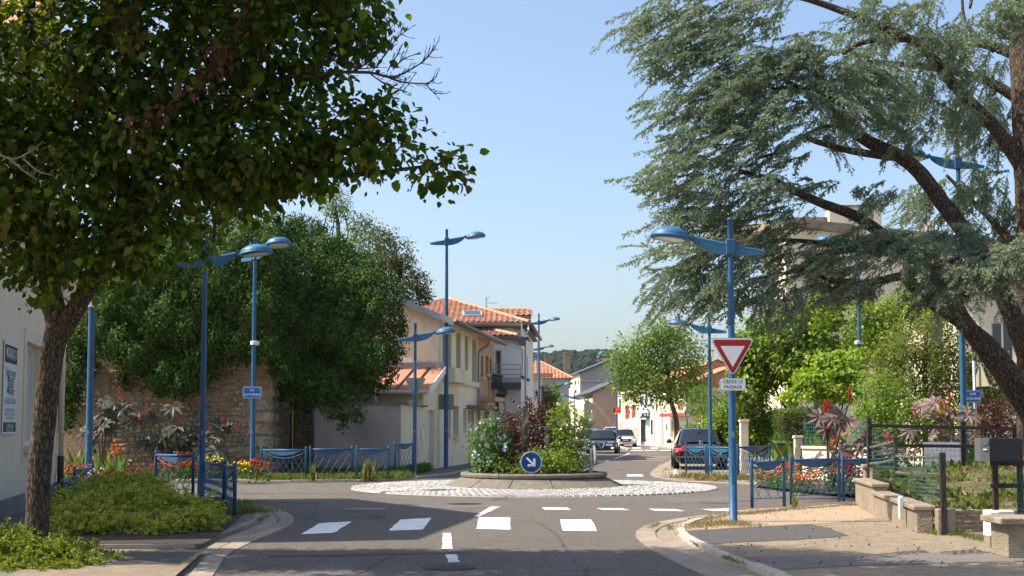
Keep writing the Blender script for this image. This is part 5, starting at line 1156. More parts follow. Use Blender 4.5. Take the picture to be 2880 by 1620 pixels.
for (x0, x1, y0, y1, dd) in ((1531, 1551, 1003, 1035, D + 5), (1586, 1604, 994, 1060, D + 6)):
    a, b = at(x0, y0, dd), at(x1, y1, dd); mb = MB(); mb.box(((a.x + b.x) / 2, dd, (a.z + b.z) / 2 - .6), (b.x - a.x, .6, a.z - b.z + 1.2)); c = mb.build('chimney', M['concrete'], ho); mb = MB(); mb.box(((a.x + b.x) / 2, dd, a.z + .03), (b.x - a.x + .14, .74, .12)); mb.build('chimney_cap', M['concrete'], c)
    for i in (-1, 0, 1): m = MB(); m.lathe([(.08, 0), (.07, .3)], ((a.x + b.x) / 2 + i * .2, dd, a.z + .08), 8); m.build('chimney_pot', M['slate'], c)
settle(ho, (xr, D, 0))
# pale house front with sign board and shuttered window beside the white house
hp = world_thing('pale_house_front', 'narrow pale house front with a sign board reading VI', 'house'); WP = Wall((.2, 86), (at(1521, 1100, 86).x, 86)); zt = at(1510, 1062, 86).z; mb = MB(); wall_grid(mb, WP.P0, WP.P1, 0, zt, [], .1); wall_grid(mb, WP.P1, (WP.P1.x + .3, 92), 0, zt, [], .1); mb.build('wall', M['surround'], hp)
add_windows(hp, WP, [(1508, 1072, 1514, 1100)]); m = MB(); m.box(((WP.P1.x + .4) / 2, 85.8, zt + .15), (WP.P1.x + 1.2, 1, .25)); m.build('roof', M['tile_old'], hp)
o = WP.rect(1502, 1100, 1519, 1122); m = MB(); WP.box(m, o[0], o[1], o[2], o[3], .0, .06); sb = m.build('sign_board', M['greypl'], hp); lt = link_mesh('lettering', text_mesh('VI', .34, M['sign_black'], .004), sb); lt.matrix_local = frame_M(WP.p((o[0] + o[1]) / 2, (o[2] + o[3]) / 2 + .1, .066), WP.d, WP.n); settle(hp, (WP.P1.x, 86, 0))

# row of sunlit houses on the right of the street, facing left
LP0, LP1 = at(1737, 1240, 127), at(1968, 1240, 96)
def row_house(name, label, x0, x1, eave_y, wall, roofm, rise, rects, shut=None, door=None, frame='pvc', depth=8):
    r = world_thing(name, label, 'house'); f = Wall((LP0.x, LP0.y), (LP1.x, LP1.y)); u0 = onplane(f.P0, f.P1, x0, 1150)[0]; u1 = onplane(f.P0, f.P1, x1, 1150)[0]
    Wl = Wall(f.p(u0, 0), f.p(u1, 0)); zt = onplane(f.P0, f.P1, (x0 + x1) / 2, eave_y)[1]; mb = MB(); wall_grid(mb, Wl.P0, Wl.P1, 0, zt, [], .1)
    b0, b1 = Wl.p(0, 0, -depth), Wl.p(Wl.L, 0, -depth); wall_grid(mb, Wl.P1, b1, 0, zt, [], .1); wall_grid(mb, b0, Wl.P0, 0, zt, [], .1); mb.build('wall', wall, r)
    for q in rects:
        o = Wl.rect(*q[:4]); m = MB(); Wl.box(m, o[0], o[1], o[2], o[3], .01, .06)
        if len(q) > 4 and q[4] == 's':
            m.build('shutter', M['redshut'], r)
        else:
            w = m.build('window', M[frame], r); m = MB(); Wl.box(m, o[0] + .06, o[1] - .06, o[2] + .08, o[3] - .08, .06, .07); m.build('pane', M['wglass'], w)
    mb = MB(); slab(mb, Wl.p(0, zt + .02, .35), Wl.p(Wl.L, zt + .02, .35), Wl.p(Wl.L, zt + rise, -depth / 2), Wl.p(0, zt + rise, -depth / 2), .14); slab(mb, Wl.p(0, zt + rise, -depth / 2), Wl.p(Wl.L, zt + rise, -depth / 2), Wl.p(Wl.L, zt, -depth), Wl.p(0, zt, -depth), .14)
    mb.add([Wl.p(Wl.L, zt, 0), b1 + Vector((0, 0, zt)), Wl.p(Wl.L, zt + rise, -depth / 2)], [(0, 1, 2)]); mb.build('roof', roofm, r)
    mb = MB(); gutter(mb, Wl.p(0, zt - .02, .42), Wl.p(Wl.L, zt - .02, .42), .08); mb.tube([Wl.p(.15, zt - .1, .1), Wl.p(.15, .2, .1)], .05, 8); mb.build('gutter', M['surround'], r)
    if door:
        for q in door:
            o = Wl.rect(*q[:4]); m = MB(); Wl.box(m, o[0], o[1], SW, o[3], .01, .06); m.build('door', M[q[4]], r)
    settle(r, Wl.p(0, 0)); return r, Wl
row_house('white_corner_house', 'narrow white house with a small iron balcony beside the speed display', 1737, 1752, 1092, M['white_warm'], M['slate'], 1.4, [(1743, 1120, 1748, 1160)], door=[(1742, 1190, 1749, 1240, 'brown_r')])
row_house('red_shuttered_house', 'cream house with dark red shutters beside the white parked hatchback', 1753, 1796, 1104, M['cream'], M['tile_old'], 1.6, [(1760, 1142, 1765, 1178, 's'), (1766, 1140, 1771, 1176, 's'), (1779, 1137, 1788, 1173, 's'), (1762, 1203, 1772, 1211, 's')], door=[(1781, 1199, 1791, 1245, 'brown_r')])
row_house('white_bus_stop_house', 'white house front behind the bus shelter with narrow dark windows', 1797, 1840, 1086, M['white_r'], M['tile_old'], 1.9, [(1801, 1112, 1811, 1137), (1816, 1109, 1821, 1150), (1830, 1107, 1835, 1147), (1832, 1178, 1838, 1225)], door=[(1805, 1185, 1813, 1246, 'redshut'), (1816, 1178, 1827, 1246, 'white_r')])
row_house('beige_house', 'beige house behind the crossing sign with an arched doorway', 1841, 1886, 1080, M['cream2'], M['tile_old'], 2.0, [(1846, 1110, 1850, 1160), (1875, 1190, 1879, 1213)], door=[(1861, 1155, 1866, 1246, 'grey_r')])
r_, Wl = row_house('balcony_house', 'pale house with a red railed balcony behind the street tree', 1887, 1930, 1092, M['white_warm'], M['tile_old'], 1.8, [(1890, 1105, 1896, 1140), (1890, 1180, 1894, 1232), (1910, 1118, 1921, 1152, 's')], door=[(1897, 1182, 1903, 1215, 'redshut')])
bz = at(1905, 1162, 100).z; mb = MB(); Wl.box(mb, .2, Wl.L + 4.5, bz - .25, bz, .0, 1.0); bl = mb.build('balcony', M['redshut'], r_); bl.matrix_parent_inverse = r_.matrix_world.inverted() if False else Matrix.Translation(-r_.location)
mb = MB()
for i in range(26): mb.tube([Wl.p(.3 + i * .33, bz, .95), Wl.p(.3 + i * .33, bz + 1, .95)], .02, 4)
mb.tube([Wl.p(.3, bz + 1, .95), Wl.p(8.6, bz + 1, .95)], .03, 4); mb.build('railing', M['white_warm'], bl)
Wn = Wall(Wl.p(Wl.L, 0), at(1985, 1240, 93)); mb = MB(); wall_grid(mb, Wn.P0, Wn.P1, 0, bz - .26, [], .1); w_ = mb.build('side_wall', M['cream2'], r_); w_.matrix_parent_inverse = Matrix.Translation(-r_.location)
# bus shelter
p0 = at(1803, 1247, 114); bs = empty('bus_shelter', (p0.x, 114, SW), 'dark bus shelter with a flat roof before the white house', 'bus shelter'); m = MB(); m.box((.85, -.6, 2.45), (1.9, 1.5, .16)); m.build('roof', M['slate'], bs)
m = MB(); m.box((.7, -1.4, 2.62), (1.6, .08, .34)); fb = m.build('fascia_sign', M['slate'], bs); 
for c in (.2, .45, .7, .95, 1.2): m = MB(); m.box((c, -1.445, 2.62), (.13, .01, .14)); m.build('pictogram', M['sign_white'], fb)
for x, y in ((.02, .1), (1.75, .1), (1.75, -1.25)): m = MB(); m.box((x, y, 1.2), (.09, .09, 2.4)); m.build('post', M['slate'], bs)
for i in range(2): m = MB(); m.box((.45 + i * .85, .1, 1.25), (.8, .02, 2.0)); m.build('glass_panel', M['wglass'], bs)
m = MB(); m.box((.9, -.2, .5), (1.2, .35, .05)); m.build('bench', M['slate'], bs)
q = at(1851, 1240, 111); lb = empty('litter_bin', (q.x, 111, SW), 'grey litter bin bag holder beside the bus shelter', 'bin'); m = MB(); m.lathe([(.22, .1), (.3, .9), (.32, 1.0), (.3, 1.02)], n=14); m.build('bag', M['sign_white'], lb, True); m = MB(); m.lathe([(.33, 1.0), (.33, 1.06), (0, 1.08)], n=14); m.build('lid', M['slate'], lb)
# kerb build-out with hatched crossing beside the parked hatchback
isl = pavement('kerb_island', [(q.x, q.y) for q in (gd(1735, 1257.5), gd(1765, 1266.5), gd(1773, 1266), gd(1741, 1256))], M['kerb'], 'small kerbed island beside the black car', .1)
# apartment block behind the trees
ab = world_thing('apartment_block', 'pale flat-roofed apartment block behind the cedar and bright trees', 'building'); D = 75; x0 = at(2208, 630, D).x; zt = at(2208, 640, D).z
WP = Wall((x0, D), (x0 + 26, D + 14.5)); WS = Wall((x0 + .4, D + 9), (x0, D)); oo = []
for fl in range(3):
    for i in range(6): u = 2 + i * 4; z = 2.0 + fl * 3.4; oo.append((u, u + 1.3, z, z + 1.5))
mb = MB(); wall_grid(mb, WP.P0, WP.P1, 0, zt, oo, .2); wall_grid(mb, WS.P0, WS.P1, 0, zt, [], .2); mb.build('wall', M['cream2'], ab)
for o in oo: WP.window(ab, o, .18, M['pvc'], M['wglass'], 1, M['surround'])
mb = MB(); cc = WP.p(WP.L / 2, 0, -4.4); mb.box((cc.x, cc.y, zt + .2), (WP.L + .8, 9.6, .4), WP.rz); mb.box((cc.x, cc.y, zt + .5), (WP.L, 9, .2), WP.rz); mb.build('roof', M['concrete'], ab)
q = at(2345, 600, D + 3); mb = MB(); mb.box((q.x + 1.2, D + 3, q.z - .6), (3.2, 1.0, 1.8)); c = mb.build('chimney', M['cream2'], ab); mb = MB(); mb.box((q.x + 1.2, D + 3, q.z + .36), (3.5, 1.2, .12)); mb.build('chimney_cap', M['concrete'], c)
mb = MB(); mb.box((q.x - 2.2, D + 2, q.z - .75), (3, .6, .6)); mb.build('roof_vent', M['concrete'], ab); q = at(2594, 618, D + 11); D = D + 9
for i in (0, 1): m = MB(); m.lathe([(.16, 0), (.14, .7)], (q.x + i * .5, D + 2, q.z - .8), 10); m.build('chimney_pot', M['tile_hip'], ab)
D = 75; settle(ab, (x0, D, 0))
vl = world_thing('villa', 'sunlit cream villa glimpsed between the cedar trunk and the shrubs', 'house'); D = 47; xa = at(2690, 900, D).x; zt = at(2760, 800, D).z
WV = Wall((xa, D), (xa + 9, D - 2)); oo = [(.6, 1.6, 1.2, 2.9), (3.2, 4.2, 1.2, 2.9), (1.2, 2.0, 4.0, 5.4)]; mb = MB(); wall_grid(mb, WV.P0, WV.P1, 0, zt, oo, .2); wall_grid(mb, (xa + .5, D + 8), WV.P0, 0, zt, [], .2); mb.build('wall', M['white_warm'], vl)
for o in oo: WV.window(vl, o, .18, M['pvc'], M['wglass'], 1, M['surround'])
mb = MB(); slab(mb, (xa - .4, D - .5, zt), (xa + 9.4, D - 2.6, zt), (xa + 9.4, D + 2, zt + 1.6), (xa - .4, D + 4, zt + 1.6), .15); mb.build('roof', M['tile_old'], vl); settle(vl, (xa, D, 0))

# ================================================================ right bank: garden walls, fences, boxes
S_ = lambda x, y, z=SW: gd(x, y, z)
wp = [S_(2440, 1420), S_(2497, 1444), S_(2632, 1503)]
def low_wall(a, b, zt, th, label, cop=.07, face_in=True):
    r = world_thing('low_garden_wall', label, 'wall'); d = (b - a); d.z = 0; L = d.length; rz = math.atan2(d.y, d.x); n = Vector((d.y, -d.x, 0)) / L; c = (a + b) / 2 + n * (-th / 2) * (1 if face_in else -1)
    mb = MB(); mb.box((c.x, c.y, zt / 2 - .02), (L, th, zt - .02), rz); mb.build('wall', M['concrete'], r, bevel=.01); mb = MB(); mb.box((c.x, c.y, zt + cop / 2 - .03), (L + .03, th + .09, cop), rz); mb.build('coping', M['concrete'], r, bevel=.015)
    settle(r, (a.x, a.y, 0)); return r
dirw = (wp[2] - wp[0]).normalized(); rt = Vector((-dirw.y, dirw.x, 0))             # rt: into the garden
zc1 = at(2470, 1358, wp[1].y + 1.2).z; zc2 = at(2560, 1408, (wp[1].y + wp[2].y) / 2).z
low_wall(wp[1], wp[0], zc1, .22, 'weathered concrete garden wall, upper step below the draped mesh'); low_wall(wp[2] + dirw * -.18, wp[1], zc2, .22, 'weathered concrete garden wall, lower step carrying a slim white box')
def pier(c, w, d, z, label, rz=0.0, cap=True, mat='concrete'):
    r = empty('concrete_pier', (c.x, c.y, 0), label, 'pier'); r.rotation_euler = (0, 0, rz); m = MB(); m.box((0, 0, z / 2), (w, d, z)); m.build('shaft', M[mat], r, bevel=.012)
    if cap: m = MB(); m.box((0, 0, z + .035), (w + .08, d + .08, .075)); m.build('cap', M[mat], r, bevel=.015)
    return r
rzw = math.atan2(dirw.y, dirw.x)
pier(wp[0] - dirw * .2 + rt * .1, .3, .26, at(2430, 1318, wp[0].y).z, 'concrete end pier at the far corner of the garden wall', rzw); pier(wp[2] + rt * .13, .24, .24, zc2 + .01, 'square concrete pier at the near end of the lower garden wall', rzw, False)
def post(name, x, y0, y1, D, w, label, mat='blackwood', zb=None, group='black fence posts'):
    a, b = at(x, y0, D), at(x, y1, D); r = empty(name, (a.x, D, b.z if zb is None else zb), label, 'fence post', group); zb_ = r.location.z; m = MB(); m.box((0, 0, (a.z - zb_) / 2), (w, w, a.z - zb_)); m.build('shaft', M[mat], r, bevel=.006); return r
yA, yB, yC = wp[0].y + .0, wp[1].y + .15, wp[2].y - .12
fr = world_thing('garden_fence', 'black wooden garden fence with old rails and draped green mesh above the stepped wall', 'fence')
def fpost(x, y0, y1, D, w=.065, zb=None):
    a, b = at(x, y0, D), at(x, y1, D); z0 = b.z if zb is None else zb; m = MB(); m.box((a.x, D, (a.z + z0) / 2), (w, w, a.z - z0), rzw); return m.build('post', M['blackwood'], fr, bevel=.006)
fpost(2441, 1172, 1372, yA); fpost(2518, 1229, 1372, yB); fpost(2650, 1272, 1505, yC, .075, SW)
def rail(p, q, mat='oldwood', r=.025, par=None, flatb=True):
    m = MB(); pts = [p, p.lerp(q, .5) - Vector((0, 0, .012)), q]; m.tube(pts, r, 6); return m.build('rail', M[mat], par or fr)
rail(at(2443, 1259, yA), at(2518, 1241, yB)); rail(at(2443, 1305, yA), at(2518, 1293, yB)); rail(at(2520, 1283, yB), at(2650, 1285, yC)); rail(at(2520, 1329, yB), at(2650, 1336, yC))
mb = MB()                                                             # draped wire mesh
def meshnet(tl, tr, bl, br, nu, nv, wob, r=.0035, deep=.05):
    P = [[None] * (nv + 1) for _ in range(nu + 1)]
    for i in range(nu + 1):
        for j in range(nv + 1):
            a = tl.lerp(tr, i / nu); b = bl.lerp(br, i / nu); p = a.lerp(b, j / nv); P[i][j] = p + Vector((random.uniform(-wob, wob), random.uniform(-deep, deep) * .5, random.uniform(-wob, wob) * .7))
    for i in range(nu + 1): mb.tube(P[i], r, 3, False)
    for j in range(nv + 1): mb.tube([P[i][j] for i in range(nu + 1)], r, 3, False)
meshnet(at(2520, 1275, yB - .05), at(2640, 1275, yC - .0), at(2520, 1395, yB - .05), at(2640, 1408, yC), 30, 12, .012); meshnet(at(2446, 1262, yA - .1), at(2516, 1250, yB - .1), at(2446, 1340, yA - .1), at(2516, 1350, yB - .1), 16, 8, .012)
tag(mb.build('wire_mesh', M['wire_g'], fr), kind='stuff'); settle(fr, (wp[0].x, wp[0].y, SW))
# fence along the allée on a kerb wall
fb_ = world_thing('allee_fence', 'black rail fence with square wire mesh along the allée below the cedar', 'fence'); DF = 24.2
zk = at(2600, 1313, DF).z; mb = MB(); a, b = at(2449, 1313, DF), at(2850, 1313, DF); mb.box(((a.x + b.x) / 2, DF, zk / 2), (b.x - a.x, .2, zk)); mb.build('kerb_wall', M['concrete'], fb_)
for x, y in ((2443, 1176), (2706, 1184), (2850, 1195)): m = MB(); p = at(x, y, DF); m.box((p.x, DF - .02, (p.z + zk) / 2), (.075, .075, p.z - zk)); m.build('post', M['blackwood'], fb_)
for y0, y1, x0, x1 in ((1197, 1206, 2443, 2850), (1252, 1257, 2443, 2850)):
    m = MB(); p, q = at(x0, y0, DF - .07), at(x1, y1, DF - .07); m.box((p + q) / 2, ((q - p).length, .05, .06), 0, Matrix.Rotation(-math.atan2(q.z - p.z, q.x - p.x), 3, 'Y')); m.build('rail', M['blackwood'], fb_)
mb = MB(); a, b = at(2446, 1207, DF), at(2850, 1210, DF)
for i in range(33): x = a.x + (b.x - a.x) * i / 32; mb.tube([(x, DF + .03, zk), (x, DF + .03, a.z)], .003, 3, False)
for j in range(8): z = zk + (a.z - zk) * j / 7; mb.tube([(a.x, DF + .03, z), (b.x, DF + .03, z)], .003, 3, False)
tag(mb.build('wire_mesh', M['wire_d'], fb_), kind='stuff'); settle(fb_, (a.x, DF, 0))
# sloping garden ground
mb = MB(); nx, ny = 24, 16; base = wp[2]
gy0, gy1 = wp[2].y + .62, DF - .1
for j in range(ny + 1):
    t = j / ny; y = gy0 + (gy1 - gy0) * t; xl = wp[2].x + (wp[0].x - wp[2].x) * t + .2
    for i in range(nx + 1):
        x = xl + (14 - xl) * i / nx; z = .36 + (zk - .42) * (t ** .8) + .05 * math.sin(x * 3.1 + y * 1.7) * math.sin(y * 2.3) + (.15 * max(0, (x - 7)) / 6)
        mb.v.append((x, y, z))
for j in range(ny):
    for i in range(nx): a = j * (nx + 1) + i; mb.f.append((a, a + 1, a + nx + 2, a + nx + 1)); mb.m.append(0)
bank = tag(mb.build('bank', M['grass_ground'], None, True), 'sloping garden ground behind the wall', None, None, 'structure')
bank_v = np.array(mb.v)
mb = MB(); mb.prism([(6.3, DF + .1), (40, DF + .1), (40, 29.6), (11, 29.9), (8.4, 31.2), (6.9, 27.5)], -.04, .02); 
# split stone front wall with bricks
sw_ = world_thing('split_stone_wall', 'low wall of split grey stone blocks at the garden entrance', 'stone wall'); y0 = wp[2].y + .42
xa, xb = at(2672, 1470, y0).x, at(2872, 1470, y0).x + .5; zt = at(2760, 1432, y0).z; mb = MB(); mb.box(((xa + xb) / 2, y0 + .12, zt / 2), (xb - xa, .2, zt - .03)); mb.build('core', M['mortar'], sw_)
rows = 5; rh = (zt - .05) / rows
for j in range(rows):
    x = xa - random.uniform(0, .12)
    while x < xb:
        w = random.uniform(.17, .27) if j < rows - 1 else random.uniform(.3, .4); Mx = Matrix.Translation((x + w / 2, y0 + .02, .05 + (j + .5) * rh)) @ Matrix.Diagonal((w * .92, .025, rh * (.72 if j < rows - 1 else .8), 1)); link_mesh('block', random.choice(BLK) if 'BLK' in globals() else random.choice(ROCK), sw_, Mx); x += w
for o in sw_.children:
    if o.name.startswith('block'): o.data = o.data
settle(sw_, (xa, y0, 0))
# near right pier with coping, meter boxes, mail box
D = 14.35; a = at(2800, 1458, D); b = at(2905, 1458, D); np_ = empty('pier_with_slab', (a.x, D, SW), 'stained concrete pillar with an overhanging slab at the right edge', 'pier'); zt = a.z - SW
m = MB(); m.box((.36, .25, zt / 2 - .03), (.46, .5, zt - .06)); m.build('shaft', M['concrete'], np_, bevel=.01); m = MB(); m.box((.38, .25, zt - .03), (.7, .62, .075)); m.build('slab', M['concrete'], np_, bevel=.012)
D = 15.6; a, b = at(2781, 1437, D), at(2813, 1510, D); mbx = empty('meter_box', (a.x, D, SW), 'white meter box standing beside the concrete pillar', 'meter box')
m = MB(); m.box(((b.x - a.x) / 2, .11, (a.z + b.z) / 2 - SW), (b.x - a.x, .2, a.z - b.z)); m.build('cabinet', M['pvc'], mbx, bevel=.01); m = MB(); m.box(((b.x - a.x) / 2, -.003, (a.z + b.z) / 2 - SW), ((b.x - a.x) * .86, .02, (a.z - b.z) * .92)); dd = m.build('door', M['sign_white'], mbx, bevel=.006); m = MB(); m.box((.02, -.018, (a.z + b.z) / 2 - SW), (.012, .01, .03)); m.build('lock', M['slate'], dd)
m = MB(); m.box(((b.x - a.x) / 2 + .02, .1, (b.z - SW) / 2), ((b.x - a.x) * 1.2, .2, b.z - SW)); m.build('plinth', M['concrete'], mbx)
m = MB(); m.box((.26, .25, (a.z - SW) - .12), (.24, .16, .22)); m.build('junction_box', M['surround'], mbx, bevel=.01)
a, b = at(2587, 1407, 17.6), at(2601, 1474, 17.6); Wz = Wall(wp[1], wp[2]); uz = onplane(wp[1], wp[2], 2594, 1440)[0]; pz = Wz.p(uz, 0, .3); wb = empty('slim_meter_box', (pz.x, pz.y, b.z), 'slim white box fixed to the lower garden wall', 'meter box'); m = MB(); m.box((0, 0, (a.z - b.z) / 2), (b.x - a.x, .07, a.z - b.z)); m.build('cabinet', M['sign_white'], wb, bevel=.008); m = MB(); m.box((0, -.038, (a.z - b.z) / 2), ((b.x - a.x) * .8, .01, (a.z - b.z) * .9)); m.build('door', M['pvc'], wb)
ms = world_thing('mail_box_stand', 'black wooden post and rail frame under the dark mail box', 'fence'); D = 16.6
for x, y0, y1 in ((2794, 1298, 1450), (2862, 1232, 1470)): p, q = at(x, y0, D + .04), at(x, y1, D); m = MB(); m.box((p.x, D, (p.z + .3) / 2), (.065, .065, p.z - .3)); m.build('post', M['blackwood'], ms, bevel=.006)
for y in (1303, 1366): p, q = at(2786, y, D - .05), at(2910, y, D - .05); m = MB(); m.box((p + q) / 2, (q.x - p.x, .05, .06)); m.build('rail', M['blackwood'], ms)
settle(ms, (p.x, D, .3))
mb = MB(); D2 = 16.4; meshnet(at(2852, 1318, D2), at(2900, 1318, D2), at(2858, 1458, D2), at(2905, 1458, D2), 6, 10, .01); nn = tag(mb.build('mesh_roll', M['wire_g']), 'roll of green wire mesh tied beside the mail box post', 'wire mesh')
a, b = at(2760, 1232, 16.35), at(2868, 1297, 16.35); mb_ = empty('mail_box', (a.x, 16.35, b.z), 'large dark grey metal mail box on the black wooden frame', 'mail box'); w, h = b.x - a.x, a.z - b.z
mb_.rotation_euler = (0, 0, 0); m = MB(); m.box((w * .6, .14, h / 2), (w * .8, .3, h)); M['antr'] = pm('anthracite_metal', (.014, .017, .02), (.02, .024, .028), rough=.45); M['antr2'] = pm('grey_door_metal', (.1, .105, .11), rough=.4); m.build('body', M['antr'], mb_, bevel=.008)
m = MB(); m.extrude([(w * .2, -.012, 0), (w * .2, -.012, h), (0, .05, h * 1.01), (0, .05, -.003)], (0, .2, 0)); dd = m.build('door', M['antr2'], mb_); m = MB(); m.extrude([(w * .13, -.002, h * .48), (w * .13, -.002, h * .53), (w * .06, .022, h * .53), (w * .06, .022, h * .48)], (-.002, -.006, 0)); m.build('name_label', M['sign_white'], dd); m = MB(); m.tube([(w * .17, -.008, h * .9), (w * .17, -.008, h * .75), (w * .1, .012, h * .68), (w * .03, .035, h * .68)], .004, 5); m.build('handle', M['slate'], dd)
# grey cabinet, bin, wall and gate piers across the allée
a, b = at(2611, 1245, 27), at(2692, 1330, 27); cb = empty('concrete_planter', ((a.x + b.x) / 2, 27, SW), 'pale grey square planter behind the wire fence', 'planter'); w = b.x - a.x; h = a.z - SW
m = MB(); m.box((0, 0, h / 2), (w * .92, .6, h), 0, None, 1.08); m.build('box', M['pvc'], cb, bevel=.01); m = MB(); m.box((0, 0, h - .02), (w * 1.02, .68, .06)); m.build('rim', M['pvc'], cb)
p = at(2204, 1300, 41); bn = empty('wheelie_bin', (p.x, 41, SW), 'green wheelie bin beside the clipped hedge', 'bin'); m = MB(); m.box((0, 0, .48), (.44, .5, .9), 0, None, 1.22); m.build('body', M['binmat'], bn, bevel=.02); m = MB(); m.box((0, -.02, .98), (.62, .7, .06)); m.box((0, .28, 1.0), (.5, .1, .08)); m.build('lid', M['binmat'], bn, bevel=.02)
for s in (-1, 1): m = MB(); m.lathe([(.09, -.03), (.09, .03)], (s * .2, .26, .09), 12, Matrix.Rotation(PI / 2, 3, 'Y')); m.build('wheel', M['black'], bn)
for i, (x0, x1, y0, D, lab) in enumerate(((2081, 2103, 1187, 44, 'cream gate pier beside the creeper behind the black saloon'), (2234, 2255, 1233, 38, 'short pale concrete gate pier beside the wheelie bin'))):
    a, b = at(x0, y0, D), at(x1, y0, D); r = empty('gate_pier', ((a.x + b.x) / 2, D, SW), lab, 'pier'); h = a.z - SW; m = MB(); m.box((0, 0, h / 2), (b.x - a.x, b.x - a.x, h)); m.build('shaft', M['surround'], r, bevel=.01); m = MB(); m.box((0, 0, h + .04), (b.x - a.x + .06, b.x - a.x + .06, .08)); m.build('cap', M['surround'], r, bevel=.01)
gwr = world_thing('white_garden_wall', 'low whitish garden wall across the allée with a wire fence on top', 'wall'); a, b = at(2256, 1262, 36.5), at(2460, 1258, 34.0); zt = at(2300, 1262, 36).z; Wq = Wall((a.x, a.y), (b.x, b.y)); mb = MB(); wall_grid(mb, Wq.P0, Wq.P1, 0, zt, [], .1); mb.build('wall', M['white_warm'], gwr); mb = MB(); Wq.box(mb, 0, Wq.L, zt, zt + .07, -.25, .05); mb.build('coping', M['surround'], gwr)
mb = MB()
for i in range(40): u = Wq.L * i / 39; mb.tube([Wq.p(u, zt + .07, -.1), Wq.p(u, zt + .75, -.1)], .004, 3, False)
for j in range(7): mb.tube([Wq.p(0, zt + .1 + j * .1, -.1), Wq.p(Wq.L, zt + .1 + j * .1, -.1)], .004, 3, False)
tag(mb.build('wire_mesh', M['wire_g'], gwr), kind='stuff'); settle(gwr, (a.x, a.y, 0))
a, b = at(2262, 1180, 39), at(2302, 1209, 39); gx = empty('letter_box', ((a.x + b.x) / 2, 39, SW), 'dark green box on a post behind the white garden wall', 'letter box'); m = MB(); m.box((0, 0, (a.z + b.z) / 2 - SW), (b.x - a.x, .3, a.z - b.z)); m.build('box', M['dkgreen'], gx, bevel=.01); m = MB(); m.box((0, .02, (b.z - SW) / 2), (.08, .08, b.z - SW)); m.build('post', M['dkgreen'], gx)
# boards behind the saloon
for i, (x0, x1, y0, y1, D, mm, lab) in enumerate(((2021, 2052, 1130, 1168, 72, 'sign_white', 'white sign board with a red ring behind the give way post'), (2018, 2038, 1168, 1188, 70, 'sign_blue', 'small white and blue notice board on posts behind the black saloon'))):
    a, b = at(x0, y0, D), at(x1, y1, D); r = empty('notice_board', ((a.x + b.x) / 2, D, SW), lab, 'sign'); q = flat(R_(-(b.x - a.x) / 2, -(a.z - b.z) / 2, (b.x - a.x) / 2, (a.z - b.z) / 2), 0, 'sign_white', 'board', r, .03); q.matrix_local = frame_M((0, 0, (a.z + b.z) / 2 - SW), (1, 0, 0), (0, -1, 0)); w = b.x - a.x
    if i == 0: m = MB(); m.lathe([(w * .22, .006), (w * .3, .006)], (0, .1, 0), 20); m.build('red_ring', M['sign_red'], q); m = MB(); m.lathe([(0, .009), (w * .22, .009)], (0, .1, 0), 20); m.build('ring_centre', M['sign_white'], q)
    else: flat(R_(-w / 2, -(a.z - b.z) / 2, w / 2, 0), .006, 'sign_blue', 'blue_field', q)
    for s in (-.3, .3): m = MB(); m.tube([(s * w, .05, 0), (s * w, .05, a.z - SW)], .03, 6); m.build('post', M['galv'], r)
# ================================================================ vegetation
def BL(x, y, D, rx, ry, rd=None):
    """ellipsoid surveyed in photo pixels (overview scale) at distance D"""
    s = D / 3220.0; c = sat(x, y, D); return (tuple(c), (rx * s, (rd if rd is not None else rx * s), ry * s))
def rel(blobs, base): return [((b[0][0] - base[0], b[0][1] - base[1], b[0][2] - base[2]), b[1]) for b in blobs]
# ---------------------------------------------------------------- leafy tree, left foreground
pt = empty('leafy_tree', sgd(92, 1386, .1), 'big dark green broadleaf tree with a leaning trunk at the left edge', 'tree'); B0 = pt.location
V = lambda x, y, D: sat(x, y, D) - B0
trunk = [V(90, 1400, 16), V(93, 1320, 16), V(98, 1200, 15.98), V(112, 1050, 15.95), (V(128, 910, 15.9)), V(146, 820, 15.8)]
mb = MB(); p = smooth_path(trunk, 6); mb.tube(p, [.17 - .028 * min(1, i / 4) for i in range(len(p))], 18, True, .035)
for pts, r0, r1 in (([V(146, 830, 15.8), V(130, 740, 15.7), V(100, 600, 15.4), (V(70, 420, 15)), V(60, 200, 14.6), V(80, -50, 14.3)], .145, .06), ([V(150, 840, 15.8), V(215, 735, 15.6), V(290, 600, 15.3), V(340, 490, 15.0), V(430, 380, 14.7), V(560, 300, 14.4), V(720, 240, 14.2)], .13, .03),
                    ([V(340, 490, 15.0), V(520, 455, 14.8), V(700, 440, 14.6), V(880, 440, 14.5), V(1020, 425, 14.4), V(1120, 410, 14.4)], .06, .012), ([V(430, 380, 14.7), V(520, 500, 14.4), V(540, 570, 14.3), V(530, 640, 14.2)], .035, .012), ([V(300, 600, 15.3), V(400, 250, 15), V(450, 50, 14.6), V(480, -150, 14.4)], .08, .04),
                    ([V(560, 300, 14.4), V(700, 200, 14.2), V(830, 190, 14.1)], .035, .018), ([V(100, 600, 15.4), V(-60, 480, 15), V(-200, 380, 14.6)], .07, .03)):
    q = smooth_path(pts, 5); mb.tube(q, taper(len(q), r0, r1), 10, True, .03)
mb.build('trunk', M['barkp'], pt, True)
